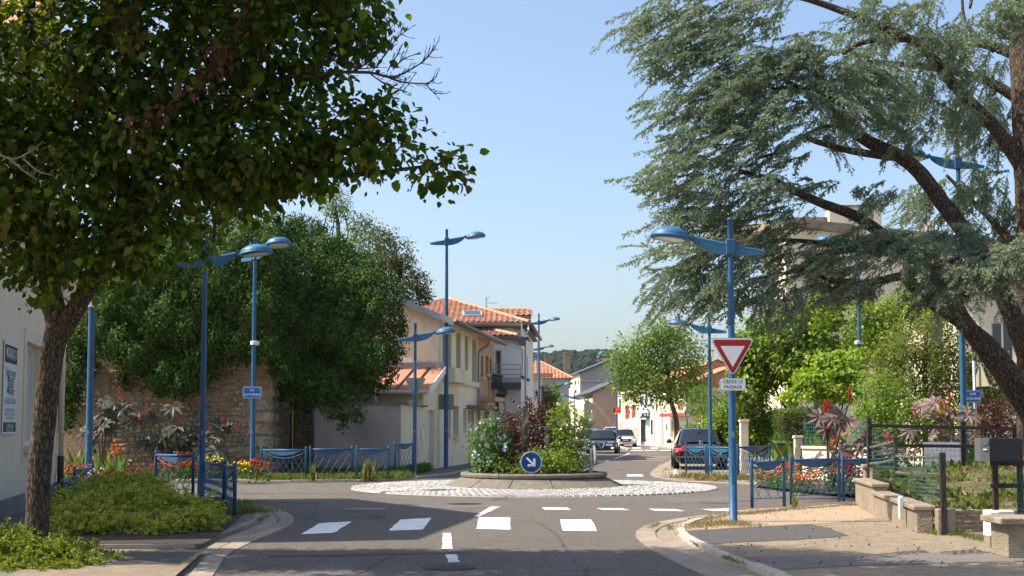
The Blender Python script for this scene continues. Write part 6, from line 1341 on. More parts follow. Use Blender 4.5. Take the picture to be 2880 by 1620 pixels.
blobs = rel([BL(60, 180, 14.6, 330, 260, 1.3), BL(400, 110, 14.4, 300, 230, 1.3), BL(690, 90, 14.2, 220, 170, 1.1), BL(880, 30, 14.1, 100, 110, .8), BL(120, 450, 14.7, 290, 190, 1.2), BL(420, 390, 14.6, 240, 160, 1.2), BL(650, 370, 14.4, 190, 140, 1.0), BL(840, 350, 14.3, 130, 95, .8),
                 BL(960, 300, 14.3, 80, 60, .5), BL(990, 400, 14.3, 80, 50, .5), BL(1105, 425, 14.4, 62, 42, .3), BL(70, 640, 14.9, 120, 75, .7), BL(260, 640, 14.9, 140, 75, .7), BL(400, 560, 14.6, 95, 75, .6), BL(620, 455, 14.5, 110, 50, .6), BL(760, 425, 14.4, 100, 48, .5), BL(500, 610, 14.4, 32, 45, .2), BL(130, 740, 15.2, 55, 30, .3), BL(390, 660, 14.7, 50, 40, .3),
                 BL(-250, 300, 14.6, 280, 300, 1.3), BL(350, -220, 14.4, 380, 220, 1.5), BL(720, -120, 14.2, 220, 140, 1.1), ((-6.3, 12.6, 6.9), (1.3, 1.0, 1.0)), ((-4.8, 12.5, 7.2), (1.4, 1.0, 1.1)), ((-2.8, 12.7, 7.6), (1.3, .9, 1.0)), ((-1.1, 12.8, 7.8), (1.2, .8, .9)), ((.6, 12.9, 8.2), (1, .7, .8))], B0)
hang_leaves('crown', blobs, 58000, .08, M['pear'], pt, T_OVATE, shell=.35, clump=.12, per=18, droop=.75, up=.7, kind='stuff', sj=.42)
rb_ = rel([BL(330, 60, 13.4, 40, 45, .15), BL(555, 110, 13.3, 35, 45, .15), BL(540, 180, 13.4, 30, 30, .15), BL(370, 310, 13.4, 60, 30, .2), BL(350, 360, 13.4, 40, 35, .15), BL(470, 210, 13.4, 40, 22, .15), BL(600, 40, 13.3, 30, 40, .15), BL(400, 270, 13.4, 35, 20, .15), BL(830, 400, 13.8, 20, 30, .1)], B0)
hang_leaves('red_leaves', rb_, 210, .078, M['pear_red'], pt, T_OVATE, shell=.2, clump=.06, per=6, droop=.9, up=.4)
hang_leaves('olive_leaves', blobs, 6500, .08, M['pear_brown'], pt, T_OVATE, shell=.5, clump=.1, per=9, droop=.8, up=.6, kind='stuff', sj=.4)
# bare dead branches
mb = MB(); cd5 = lambda x, y: (760 + x * .3456, y * .3456)
def dead(pts, r0, r1, lvl=0, d0=13.9):
    q = smooth_path([V(*cd5(x, y), d0 + .05 * math.sin(i * 1.3)) for i, (x, y) in enumerate(pts)], 5); mb.tube(q, taper(len(q), r0, r1), 6, True, .08)
    for i in range(2, len(q) - 1):
        for s in (0, 1):
            if random.random() < .62:
                t = (q[i + 1] - q[i]).normalized(); d = (t * random.uniform(.4, .9) + Vector((random.uniform(-.2, .3), random.uniform(-.6, .6), random.uniform(-.5, .9)))).normalized(); L = random.uniform(.05, .17)
                k = [q[i], q[i] + d * L * .55, q[i] + d * L + Vector((0, 0, random.uniform(-.01, .04)))]; mb.tube(k, [r1 * 1.1 + .0015, .003, .0045], 4)
                if random.random() < .5: mb.tube([k[1], k[1] + (d + Vector((random.uniform(-1, 1), random.uniform(-1, 1), random.uniform(-.3, 1)))).normalized() * L * .4], [.003, .0022], 4)
dead([(0, 560), (160, 540), (320, 525), (500, 530), (620, 558), (700, 550), (800, 500), (900, 430), (970, 340)], .022, .005); dead([(600, 550), (700, 590), (800, 605), (900, 605), (955, 590)], .012, .004); dead([(540, 495), (600, 400), (650, 330), (700, 270), (755, 225)], .01, .004, 0, 13.8); dead([(380, 515), (440, 480), (540, 400), (600, 300), (610, 255)], .012, .004, 0, 14)
dead([(100, 480), (180, 450), (250, 440), (380, 460)], .016, .006); dead([(190, 460), (300, 375), (430, 330), (555, 260)], .01, .004, 0, 13.8); dead([(620, 520), (680, 420), (705, 388)], .008, .004, 0, 14); dead([(660, 505), (740, 430), (825, 395)], .008, .004); dead([(650, 250), (630, 150)], .007, .004); dead([(900, 605), (940, 660), (975, 685)], .007, .003); dead([(500, 540), (600, 610), (700, 650), (745, 665)], .008, .003); dead([(360, 470), (420, 500), (540, 490)], .01, .006); dead([(200, 330), (300, 300), (305, 262)], .008, .004); dead([(430, 420), (420, 300), (490, 250)], .007, .003, 0, 14)
mb.build('dead_branches', M['deadtwig'], pt, True)
mb = MB(); 
def dead2(pts):
    q = smooth_path([V(x, y, 13.5) for x, y in pts], 4); mb.tube(q, taper(len(q), .012, .004), 5)
    for i in range(2, len(q)): mb.tube([q[i], q[i] + Vector((random.uniform(-.06, .08), random.uniform(-.05, .05), random.uniform(-.08, .1)))], [.004, .002], 4)
dead2([(-20, 380), (30, 400), (70, 385), (110, 355)]); dead2([(20, 395), (60, 430), (90, 450)]); dead2([(60, 400), (95, 430), (130, 440)]); mb.build('bare_twigs', M['galv'] if False else M['concrete'], pt, True)

# ---------------------------------------------------------------- cedar, right
cb_ = empty('cedar_tree', (sat(2604, 1180, 30).x, 30, .5), 'huge blue-green cedar with thick sweeping limbs at the right edge', 'tree'); C0 = cb_.location
V = lambda x, y, D: sat(x, y, D) - C0
limbs = [([V(2625, 1230, 30), V(2615, 1100, 30), V(2612, 900, 30), V(2606, 600, 30), V(2594, 350, 30), V(2580, 100, 30), V(2570, -150, 30), V(2565, -400, 30)], .62, .42),
 ([V(2605, 1060, 29.6), V(2540, 960, 29.3), V(2487, 890, 29), V(2422, 805, 28.8), V(2362, 700, 28.6), V(2259, 623, 28.4), V(2164, 550, 28.2), V(2055, 506, 28), V(1952, 458, 27.8), V(1860, 430, 27.6)], .36, .07),
 ([V(2606, 960, 30), V(2560, 830, 29.7), V(2500, 690, 29.5), V(2449, 613, 29.3), V(2367, 505, 29), V(2311, 432, 28.8), V(2255, 389, 28.6), V(2181, 354, 28.4), V(2134, 315, 28.2), V(2091, 255, 28), V(2060, 181, 28), V(2035, 134, 28), V(2000, 88, 27.9)], .34, .08),
 ([V(2570, 420, 30), V(2510, 330, 29.8), V(2441, 259, 29.6), V(2380, 190, 29.5), V(2328, 125, 29.4), V(2255, 82, 29.3), V(2125, 30, 29.2), V(2000, -10, 29), V(1850, -30, 28.6)], .24, .07),
 ([V(2590, 160, 30.2), V(2523, 125, 30.4), V(2458, 108, 30.6), V(2320, 99, 30.7), V(2181, 104, 30.7), V(2120, 135, 30.6)], .2, .07), ([V(2590, 270, 30.4), V(2523, 225, 30.6), V(2458, 194, 30.8), V(2384, 177, 31), V(2298, 164, 31), V(2180, 155, 31)], .2, .07),
 ([V(2255, 395, 28.6), V(2212, 391, 28.5), V(2125, 376, 28.3), V(2060, 358, 28.1), V(2017, 346, 28), V(1980, 375, 27.8), V(1900, 400, 27.6)], .14, .04), ([V(2250, 623, 28.4), V(2177, 626, 28.2), V(2123, 629, 28), V(2076, 637, 27.9), V(2041, 655, 27.8), V(2014, 678, 27.7), V(1960, 690, 27.6), V(1890, 705, 27.4)], .14, .04),
 ([V(2130, 625, 28.1), V(2055, 610, 28.2), V(1981, 604, 28.2), V(1940, 608, 28.2)], .09, .04), ([V(2606, 1020, 29.3), V(2500, 880, 29), V(2411, 806, 28.7), V(2340, 759, 28.5), V(2302, 724, 28.4), V(2272, 697, 28.3), V(2231, 702, 28.2), V(2163, 716, 28), V(2117, 713, 27.9), V(2060, 695, 27.8)], .27, .05),
 ([V(2134, 315, 28.2), V(2070, 320, 28), V(2010, 345, 27.8)], .08, .03), ([V(2091, 255, 28), V(2060, 235, 27.9), V(2000, 215, 27.8), V(1940, 170, 27.7)], .11, .04), ([V(2010, 225, 27.8), V(1940, 222, 27.6)], .06, .03), ([V(2300, 720, 28.3), V(2285, 690, 28.5), V(2300, 660, 28.7)], .1, .05),
 ([V(2606, 620, 30), V(2540, 600, 30.4), V(2480, 540, 30.7), V(2380, 440, 30.9)], .17, .05), ([V(2600, -20, 30), V(2470, -60, 29.4), V(2440, 20, 28.8)], .14, .04), ([V(2500, 130, 30.6), V(2430, 60, 31), V(2420, -40, 31.2)], .07, .04), ([V(2606, 700, 29.8), V(2540, 650, 28.4), V(2450, 640, 27.2), V(2380, 660, 26.6)], .13, .04)]
mb = MB()
for pts, r0, r1 in limbs: q = smooth_path(pts, 6); mb.tube(q, taper(len(q), r0 * (.72 if r0 < .5 else .86), r1 * .75), 14, True, .045)
mb.build('trunk', M['barkc'], cb_, True)
# spray template: a flat drooping fan of needle tufts
def spray_template(seed):
    r = np.random.default_rng(seed); P, Yd, Sz, tw = [], [], [], []
    def tuft(p, d, s):
        for k in range(3):
            v = r.normal(size=3); v = v / np.linalg.norm(v) + d * .5; v[2] += .45; P.append(p); Yd.append(v / np.linalg.norm(v)); Sz.append(s * r.uniform(.8, 1.25))
    def axis(p0, d0, L, droop, step, s):
        n = max(2, int(L / step)); p = np.array(p0, float); d = np.array(d0, float); pts = [p.copy()]
        for i in range(n):
            d = d + np.array([0, 0, -droop]) + r.normal(size=3) * .04; d /= np.linalg.norm(d); p = p + d * (L / n); pts.append(p.copy()); tuft(p, d, s)
        return pts
    main = axis((0, 0, 0), (1, 0, .12), 1.0,   .018, .036, .05); tw.append(main)
    for i in range(3, len(main) - 2, 1):
        if r.random() < .62:
            s = 1 if i % 2 else -1; t = i / len(main); L = (.36 * (1 - .75 * t)) * r.uniform(.6, 1.2); d = np.array([.75, s * r.uniform(.5, 1.0), r.uniform(-.55, .02)]); d /= np.linalg.norm(d)
            sub = axis(main[i], d, L, .03, .036, .048); tw.append(sub)
    return np.array(P), np.array(Yd), np.array(Sz), tw
SPR = [spray_template(k) for k in range(7)]
def cedar_sprays(n, masses, heading, name='needles', spread=.8):
    AP, AY, AN, AS = [], [], [], []
    for (c, R, cnt, hd) in masses:
        for _ in range(cnt):
            d = rng.normal(size=3); d /= np.linalg.norm(d); d = d * rng.random() ** .4; p = np.array(c) + d * np.array(R)
            h = np.array(hd if hd is not None else heading) + np.array([rng.normal() * .3, rng.normal() * spread, rng.normal() * .16]); h /= np.linalg.norm(h); s = rng.uniform(.55, 1.15)
            x = h; up_ = np.array([0, 0, 1]) + rng.normal(size=3) * .25; y = np.cross(up_, x); y /= np.linalg.norm(y); z = np.cross(x, y); Rm = np.stack([x, y, z], 1); P, Y, S, _tw = SPR[rng.integers(len(SPR))]
            P2 = (P * s) @ Rm.T; P2[:, 2] -= .10 * (np.linalg.norm(P2, axis=1)) ** 2; AP.append(P2 + p); AY.append(Y @ Rm.T); AS.append(S * rng.uniform(.9, 1.2)); AN.append(rng.normal(size=(len(P), 3)))
    leaf_obj(name, np.concatenate(AP), np.concatenate(AY), np.concatenate(AN), np.concatenate(AS), T_NEED, M['cedar'], cb_, 'stuff')
T_NEED = (np.array([(-.26, .0, 0), (.26, .0, 0), (.0, 1, 0)], float), [(0, 1, 2)])
def MS(x, y, D, rx, ry, rd, cnt, hd=None):
    c, R = BL(x, y, D, rx, ry, rd); return (np.array(c) - np.array(C0), R, cnt, hd)
cedar_sprays(0, [MS(2470, 150, 28.6, 80, 60, .7, 26, (-.4, -.2, -.7)), MS(2250, 30, 28.6, 110, 40, .8, 34), MS(1740, 730, 27.2, 90, 40, .8, 26, (-.7, -.2, -.6)), MS(2200, 480, 28, 60, 30, .5, 14, (-.6, -.2, -.6)), MS(2400, 90, 29.2, 140, 60, 1, 50, (-.4, -.2, -.8)), MS(2440, 270, 29.3, 70, 60, .8, 30, (-.4, -.1, -.8)), MS(2260, 240, 28.6, 90, 50, .8, 32, (-.4, -.1, -.7)), MS(2480, 450, 28.9, 60, 60, .6, 24, (-.4, -.2, -.7)), MS(2300, 330, 28.3, 50, 30, .5, 14, (-.5, -.2, -.7)), MS(2200, 600, 27.6, 120, 35, .8, 40), MS(2330, 640, 27.2, 110, 40, .8, 42, (-.5, -.6, -.3)), MS(2430, 590, 28, 90, 40, .7, 30, (-.6, -.4, -.4)), MS(2050, 130, 26.9, 127, 48, .6, 39), MS(2090, 230, 26.8, 95, 54, .5, 26, (.4, -.5, -.5)), MS(1990, 300, 26.8, 137, 54, .6, 35), MS(1950, 470, 26.8, 95, 37, .5, 23), MS(1640, 60, 27.6, 63, 43, .8, 18), MS(1825, 40, 28, 201, 81, 1.6, 129), MS(1765, 130, 27.6, 137, 54, 1.2, 67), MS(1965, 190, 27.8, 243, 81, 1.6, 146), MS(1825, 260, 27.4, 190, 64, 1.4, 90), MS(2150, 180, 27.6, 100, 60, 1, 58, (.75, -.3, -.35)), MS(2100, 290, 28, 116, 75, 1.2, 50, (.5, -.4, -.5)), MS(1865, 370, 27.6, 201, 75, 1.4, 106), MS(1745, 450, 27.3, 137, 59, 1.2, 61),
    MS(1845, 530, 27.4, 180, 64, 1.3, 90), MS(1795, 640, 27.3, 159, 64, 1.2, 90), MS(1865, 720, 27.4, 137, 54, 1.2, 56), MS(1965, 600, 28, 116, 64, 1.2, 45), MS(2110, 660, 28, 159, 54, 1.4, 61), MS(1955, 740, 27.8, 116, 43, 1, 39, (-.4, -.3, -.8)), MS(2180, 720, 28, 110, 30, 1, 36), MS(2370, 495, 30.8, 130, 55, 1, 58, (-.5, -.2, -.5)), MS(2330, 600, 29.5, 90, 40, 1, 36),
    MS(2470, 680, 27, 110, 60, 1.0, 87, (-.3, -.8, -.2)), MS(2560, 640, 26.5, 80, 50, .8, 50, (-.2, -.8, -.2)), MS(2370, 720, 27.5, 70, 50, .8, 31, (-.6, -.4, -.5)), MS(2555, 40, 27, 70, 60, .8, 43, (-.4, -.7, -.35)), MS(2330, 60, 31.5, 130, 70, 1, 46, (-.3, 0, -.9)), MS(2330, 230, 31.3, 130, 80, 1, 52, (-.3, 0, -.9)), MS(2495, 290, 31, 50, 100, 1, 49, (-.4, 0, -.8)), MS(2200, 60, 30.8, 80, 60, 1, 23, (-.3, 0, -.9)), MS(2060, 480, 28.3, 63, 43, .8, 15), MS(2540, 560, 31, 50, 100, .8, 29, (-.3, 0, -.8)), MS(2300, -90, 29, 600, 70, 3, 87)], (-.86, -.1, -.2))

# ---------------------------------------------------------------- ivy over the tower
def in_poly(x, y, poly):
    r = np.zeros(len(x), bool); j = len(poly) - 1
    for i in range(len(poly)):
        xi, yi = poly[i]; xj, yj = poly[j]; m = ((yi > y) != (yj > y)) & (x < (xj - xi) * (y - yi) / (yj - yi + 1e-9) + xi); r ^= m; j = i
    return r
IVP = [(130, 1060), (120, 760), (220, 640), (340, 548), (440, 536), (540, 530), (630, 538), (720, 545), (800, 568), (880, 618), (950, 655), (998, 720), (1012, 840), (1002, 935), (960, 975), (900, 985), (880, 1010), (820, 1035), (790, 990), (760, 1035), (735, 1070), (715, 1000), (700, 950), (670, 905), (610, 885), (575, 925), (530, 940), (500, 975), (440, 995), (370, 975), (330, 930), (290, 890), (240, 905), (200, 960), (170, 1060)]
iv = empty('ivy', (X1, TD - .3, 0), 'dense ivy blanketing the old stone tower', 'ivy'); I0 = np.array(iv.location)
nC = 1250; cx_ = rng.uniform(100, 1030, nC * 2); cy_ = rng.uniform(520, 1080, nC * 2); m = in_poly(cx_, cy_, IVP); cx_, cy_ = cx_[m][:nC], cy_[m][:nC]
top = np.interp(cx_, [120, 340, 540, 720, 800, 880, 950, 1000, 1012], [760, 548, 530, 545, 568, 618, 655, 720, 800])
dep = np.where(cx_ < 690, 38.75, 39.6 + .9 * np.clip((cx_ - 690) / 100, 0, 1)) + 2.6 * (1 - np.clip((cy_ - top) / 150, 0, 1)) ** 1.7 + 1.5 * np.clip((cx_ - 920) / 95, 0, 1) ** 2
dep += .35 * np.sin(cx_ * .031 + 1.3) * np.sin(cy_ * .037) + .3 * np.sin(cx_ * .083 + cy_ * .05) + .3 * np.sin(cx_ * .021 - cy_ * .045) + rng.normal(size=len(cx_)) * .12
C_ = np.array([tuple(sat(a, b, d)) for a, b, d in zip(cx_, cy_, dep)])
extra = np.stack([rng.uniform(-14.5, -4.6, 260), rng.uniform(41.3, 44.5, 260), np.zeros(260)], 1); extra[:, 2] = np.interp(extra[:, 0], [-14.5, -9, -6.5, -4.6], [6.9, 8.1, 7.5, 5.8]) - .35 * (extra[:, 1] - 41.3) + rng.normal(size=260) * .2
C_ = np.concatenate([C_, extra]); per = 96; k = np.repeat(np.arange(len(C_)), per); rad = rng.uniform(.2, .46, len(C_)); d = rand_dirs(len(k)); d[:, 1] -= .35; d = unit(d)
P = C_[k] + d * (rad[k] * rng.uniform(.75, 1.15, len(k)))[:, None]; N = d * .8 + rand_dirs(len(k)) * .35 + np.array([-.1, -.35, .35]); Y = np.cross(N, rand_dirs(len(k))); Y[:, 2] -= .7
leaf_obj('foliage', P - I0, Y, N, .07 * rng.uniform(.6, 1.35, len(k)), T_STAR5, M['ivy'], iv, 'stuff')
mb = MB()
for x, y0, y1 in ((845, 985, 1050), (870, 1000, 1070), (900, 990, 1045), (300, 920, 975), (560, 930, 975)):
    p = [sat(x + random.uniform(-10, 10) * t, y0 + (y1 - y0) * t / 4, 39.3) - Vector(I0) for t in range(5)]; mb.tube(p, .008, 4)
mb.build('trailing_stems', M['twig'], iv)
q = [(sat(x, y, 39.3)) for x, y in ((850, 1040), (870, 1060), (880, 1045), (895, 1030), (835, 1045), (905, 1045), (860, 1070), (310, 950), (320, 965), (300, 930))]
hang_leaves('trailing_leaves', [((p.x - I0[0], p.y - I0[1], p.z - I0[2]), (.22, .1, .2)) for p in q], 900, .07, M['ivy'], iv, T_STAR5, shell=.1, clump=.07, per=10, kind='stuff')
# trees behind the ivy
def tree(name, label, base, blobs, trunkpath, r0, n, size, mat, tmpl=T_DIAMOND, extra_limbs=6, bark_='twig', **kw):
    r = empty(name, base, label, 'tree'); mb = MB(); b = Vector(base); tp = [Vector(p) - b for p in trunkpath]; q = smooth_path(tp, 5); mb.tube(q, taper(len(q), r0, r0 * .5), 9, True, .05); bl = rel(blobs, base)
    for i in range(extra_limbs):
        c = bl[i % len(bl)]; e = Vector(c[0]) + Vector((random.uniform(-.4, .4) * c[1][0], random.uniform(-.4, .4) * c[1][1], random.uniform(-.2, .5) * c[1][2])); s = q[random.randrange(len(q) // 2, len(q))]; w = smooth_path(wiggle(s, e, 4, .06), 3); mb.tube(w, taper(len(w), r0 * .45, r0 * .08), 6)
    mb.build('trunk', M[bark_], r, True); hang_leaves('crown', bl, n, size, mat, r, tmpl, kind='stuff', **kw); return r
b = sat(860, 1200, 47); tree('locust_tree', 'feathery green tree rising behind the ivy', (b.x, 47, 0), [BL(840, 510, 47, 45, 45, .9), BL(905, 570, 47, 40, 35, .8), BL(880, 620, 46.5, 60, 50, 1), BL(830, 480, 47.5, 25, 22, .5), BL(930, 630, 46.5, 28, 35, .6)], [(b.x, 47, 0), (b.x, 47, 4), tuple(sat(850, 560, 47))], .16, 4200, .085, M['locust'], shell=.3, clump=.13, per=30)
b = sat(1000, 1200, 50); tree('browning_tree', 'browning tree between the ivy and the cream gable', (b.x, 50, 0), [BL(985, 640, 50, 55, 55, 1), BL(1010, 690, 50, 55, 60, 1.1), BL(960, 600, 50, 35, 40, .8), BL(1050, 720, 50, 35, 35, .7), BL(1000, 740, 49.5, 70, 40, 1), BL(1060, 745, 49.5, 22, 20, .4)], [(b.x, 50, 0), (b.x, 50, 4), tuple(sat(1005, 650, 50))], .14, 6500, .1, M['brownt'], shell=.3, clump=.13, per=30)
for i, (x, y, D, L, lab) in enumerate(((1143, 733, 49.5, 62, 'thin white aerial in the browning tree, upper one'), (1185, 789, 49.5, 70, 'thin white aerial in the browning tree, lower one'))):
    p = at(x, y, D); r = empty('roof_aerial', (p.x, D, p.z - 2.0), lab, 'aerial'); mb = MB(); mb.tube([(-.1, 0, 0), (-.1, 0, 2.05)], .02, 5); mb.build('mast', M['pvc'], r); mb = MB(); mb.tube([(-.35, 0, 2), (L * D / 3600 - .35, 0, 2)], .014, 4)
    for k in range(6): mb.tube([(-.2 + k * .13, -.15, 2), (-.2 + k * .13, .15, 2)], .008, 4)
    mb.build('boom', M['pvc'], r)
# street tree far right and the small round tree
b = at(1905, 1235, 84); tree('street_tree', 'airy green street tree over the parked cars', (b.x, 84, SW), [BL(1600, 900, 84, 70, 60, 1.6), BL(1660, 860, 84, 75, 55, 1.8), BL(1720, 880, 84, 70, 65, 1.8), BL(1570, 950, 84, 45, 40, 1), BL(1640, 950, 83.5, 80, 45, 1.6), BL(1740, 960, 84, 50, 55, 1.3), BL(1690, 990, 83.5, 60, 30, 1.2), BL(1600, 1000, 84, 40, 25, .9), BL(1680, 830, 84, 50, 25, 1.2), BL(1560, 915, 84, 28, 25, .6)], [(b.x, 84, SW), tuple(at(1902, 1180, 84)), tuple(at(1885, 1120, 84)), tuple(at(1880, 1040, 84))], .2, 15000, .16, M['ash'], extra_limbs=12, bark_='barkc', shell=.2, clump=.34, per=24)
b = at(1550, 1200, 88); tree('round_tree', 'small round green tree beside the pale house front', (b.x, 88, SW), [BL(1388, 990, 88, 24, 28, .7), BL(1395, 1030, 88, 26, 28, .7), BL(1378, 1020, 88, 20, 30, .6)], [(b.x, 88, SW), tuple(at(1552, 1120, 88))], .08, 2600, .13, M['ash'], extra_limbs=4, shell=.3, clump=.18, per=16)
# bright trees right of the street
b = sat(1990, 1150, 46); tree('bright_maple', 'bright yellow-green maple behind the give way sign', (b.x, 46, SW), [BL(1960, 850, 46, 90, 80, 1.3), BL(2050, 830, 46, 75, 75, 1.2), BL(2080, 780, 46.3, 40, 45, .8), BL(1900, 900, 46, 70, 70, 1.1), BL(1990, 920, 45.7, 110, 70, 1.3), BL(1880, 970, 45.7, 55, 60, .9), BL(2060, 900, 46, 60, 50, 1), BL(2060, 745, 46.4, 22, 30, .5), BL(1870, 880, 46, 35, 30, .6)], [(b.x, 46, SW), (b.x, 46, 2), tuple(sat(1990, 860, 46))], .14, 16000, .13, M['bright'], T_STAR5, shell=.3, clump=.15, per=34)
b = sat(2230, 1150, 50); tree('light_locust', 'light feathery tree in front of the apartment block', (b.x, 50, SW), [BL(2180, 790, 50, 90, 55, 1.3), BL(2260, 800, 50, 80, 55, 1.2), BL(2220, 860, 49.7, 100, 45, 1.2), BL(2150, 860, 50, 60, 50, 1), BL(2330, 790, 50, 60, 50, 1), BL(2300, 740, 50.2, 45, 35, .8)], [(b.x, 50, SW), (b.x, 50, 2), tuple(sat(2230, 860, 50)), tuple(sat(2250, 800, 50))], .13, 9000, .12, M['bright'], extra_limbs=12, shell=.2, clump=.2, per=34)
b = sat(2330, 1150, 42); tree('feathery_larch', 'feathery green conifer with brownish tips behind the castor plants', (b.x, 42, SW), [BL(2320, 860, 42, 110, 70, 1.3), BL(2300, 950, 42, 120, 80, 1.3), BL(2390, 900, 42, 70, 80, 1.1), BL(2260, 1000, 41.6, 80, 70, 1), BL(2380, 1000, 41.8, 80, 70, 1), BL(2340, 790, 42.3, 60, 40, .8), BL(2240, 920, 42, 50, 50, .7)], [(b.x, 42, SW), (b.x, 42, 2), tuple(sat(2330, 820, 42))], .12, 17000, .085, M['larch'], shell=.3, clump=.16, per=36)
b = sat(2090, 1100, 40); tree('golden_dogwood', 'golden leaved small tree beside the tall lamp', (b.x, 40, SW), [BL(2060, 960, 40, 65, 35, .8), BL(2130, 930, 40, 60, 35, .8), BL(2010, 990, 39.8, 45, 25, .6), BL(2110, 985, 39.8, 70, 30, .8), BL(2160, 900, 40.2, 30, 22, .4), BL(2085, 905, 40.2, 35, 22, .4)], [(b.x, 40, SW), (b.x, 40, 1), tuple(sat(2095, 950, 40))], .07, 5200, .11, M['lime'], T_OVATE, shell=.3, clump=.13, per=14, flat=.5)
def hedge(name, label, x0, x1, D, z1, dp, n, mat, size=.05, wob=.06):
    r = empty(name, ((x0 + x1) / 2, D, SW), label, 'hedge'); u = rng.random((n, 3)); f = rng.random(n); w = x1 - x0; h = z1 - SW; tot = w * h + w * dp + 2 * dp * h; P = np.zeros((n, 3)); N = np.zeros((n, 3))
    a = f < w * h / tot; t = (~a) & (f < (w * h + w * dp) / tot); s = ~(a | t)
    P[:, 0] = (u[:, 0] - .5) * w; P[:, 1] = (u[:, 1]) * dp; P[:, 2] = u[:, 2] * h; P[a, 1] = 0; N[a] = (0, -1, .3); P[t, 2] = h; N[t] = (0, 0, 1); sg_ = np.where(u[s, 0] < .5, -1, 1); P[s, 0] = sg_ * w / 2; N[s, 0] = sg_
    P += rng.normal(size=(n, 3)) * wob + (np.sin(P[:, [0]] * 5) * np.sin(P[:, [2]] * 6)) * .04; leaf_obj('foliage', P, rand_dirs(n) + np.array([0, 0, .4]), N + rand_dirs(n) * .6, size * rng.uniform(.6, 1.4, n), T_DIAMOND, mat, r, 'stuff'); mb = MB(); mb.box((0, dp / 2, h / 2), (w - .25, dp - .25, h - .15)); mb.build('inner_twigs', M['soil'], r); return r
a, b = at(2195, 1180, 44), at(2352, 1180, 44); hedge('clipped_hedge', 'clipped dark green box hedge behind the wheelie bin', a.x, b.x, 44, at(2260, 1155, 44).z, 1.6, 9000, M['hedge'], .06)
b = at(2070, 1240, 47); shrub('creeper_hedge', 'creeper covered hedge beside the cream gate pier', 'hedge', (b.x, 47, SW), rel([BL(1850, 1060, 47, 50, 55, .7), BL(1900, 1050, 46.8, 50, 60, .7), BL(1930, 1090, 46.6, 40, 50, .6), BL(1880, 1110, 46.4, 50, 40, .6), BL(1810, 1075, 47.5, 40, 40, .7)], (b.x, 47, SW)), 9500, .1, M['bright'], T_STAR5, clump=.15, per=16)
b = at(1990, 1230, 75); shrub('far_hedge', 'low green hedge in front of the balcony house', 'hedge', (b.x, 75, SW), rel([BL(1770, 1075, 75, 35, 16, 1), BL(1820, 1070, 75, 40, 22, 1), BL(1740, 1085, 75, 25, 14, .8), BL(1800, 1030, 78, 50, 40, 1), BL(1760, 1010, 80, 30, 35, 1)], (b.x, 75, SW)), 4200, .15, M['hedge'], clump=.25, per=16)
b = at(2480, 1260, 36); shrub('pale_flowered_shrub', 'loose light green shrub with pale blossoms behind the castor plants', 'shrub', (b.x, 36, SW), rel([BL(2210, 1000, 38, 70, 60, .7), BL(2260, 1060, 37.5, 80, 60, .7), BL(2190, 1060, 37.5, 50, 50, .5), BL(2330, 1080, 37.5, 70, 50, .6), BL(2400, 1070, 37.5, 60, 45, .6)], (b.x, 36, SW)), 10000, .08, M['hib2'], clump=.14, per=18, flowers=(M['fl_pink'], 40, .05))
b = at(2790, 1240, 38); shrub('dusky_shrub', 'dusky brown-leaved shrub beside the cedar trunk', 'shrub', (b.x, 38, SW), rel([BL(2470, 1050, 38, 60, 40, .6), BL(2530, 1040, 38, 60, 40, .6), BL(2500, 1085, 37.6, 70, 30, .5)], (b.x, 38, SW)), 4500, .07, M['nine'], clump=.12, per=16)
b = at(2780, 1180, 42); shrub('green_conifer_shrub', 'green conifer shrub behind the ALLÉE plate', 'shrub', (b.x, 42, SW), rel([BL(2480, 990, 42, 60, 50, .8), BL(2520, 960, 42, 50, 60, .8), BL(2450, 930, 42.5, 40, 60, .7), BL(2550, 1010, 41.5, 40, 40, .6)], (b.x, 42, SW)), 6500, .08, M['larch'], clump=.14, per=18)

# ---------------------------------------------------------------- roundabout planting
def rbp(x, y, D): p = at(x, y, D); return p
def rshrub(name, label, blobs, n, size, mat, tmpl, **kw):
    base = (blobs[0][0][0], blobs[0][0][1], .42); return shrub(name, label, 'shrub', base, rel(blobs, base), n, size, mat, tmpl, **kw)
PB = lambda x, y, D, rx, ry, rd: BL(x / K, y / K, D, rx / K, ry / K, rd)
rshrub('blue_hibiscus', 'hibiscus bush full of pale blue flowers on the roundabout', [PB(1375, 1225, 32.2, 45, 50, .4), PB(1390, 1280, 32.1, 55, 42, .45), PB(1350, 1270, 32.3, 30, 45, .3), PB(1412, 1260, 32.3, 28, 42, .35), PB(1365, 1310, 32, 35, 22, .3), PB(1385, 1190, 32.3, 25, 20, .25)], 3400, .06, M['hib'], T_STAR5, clump=.09, per=12, flowers=(M['fl_hib'], 130, .062))
rshrub('pink_hibiscus', 'tall hibiscus bush with white and pink flowers on the roundabout', [PB(1585, 1190, 32.6, 40, 55, .4), PB(1600, 1240, 32.5, 50, 45, .45), PB(1610, 1290, 32.3, 35, 35, .35), PB(1640, 1180, 32.7, 20, 22, .25), PB(1590, 1150, 32.8, 22, 22, .25), PB(1568, 1235, 32.7, 24, 35, .3), PB(1600, 1315, 32.2, 22, 18, .2)], 3600, .06, M['hib2'], T_STAR5, clump=.09, per=12, flowers=(M['fl_pink'], 120, .062))
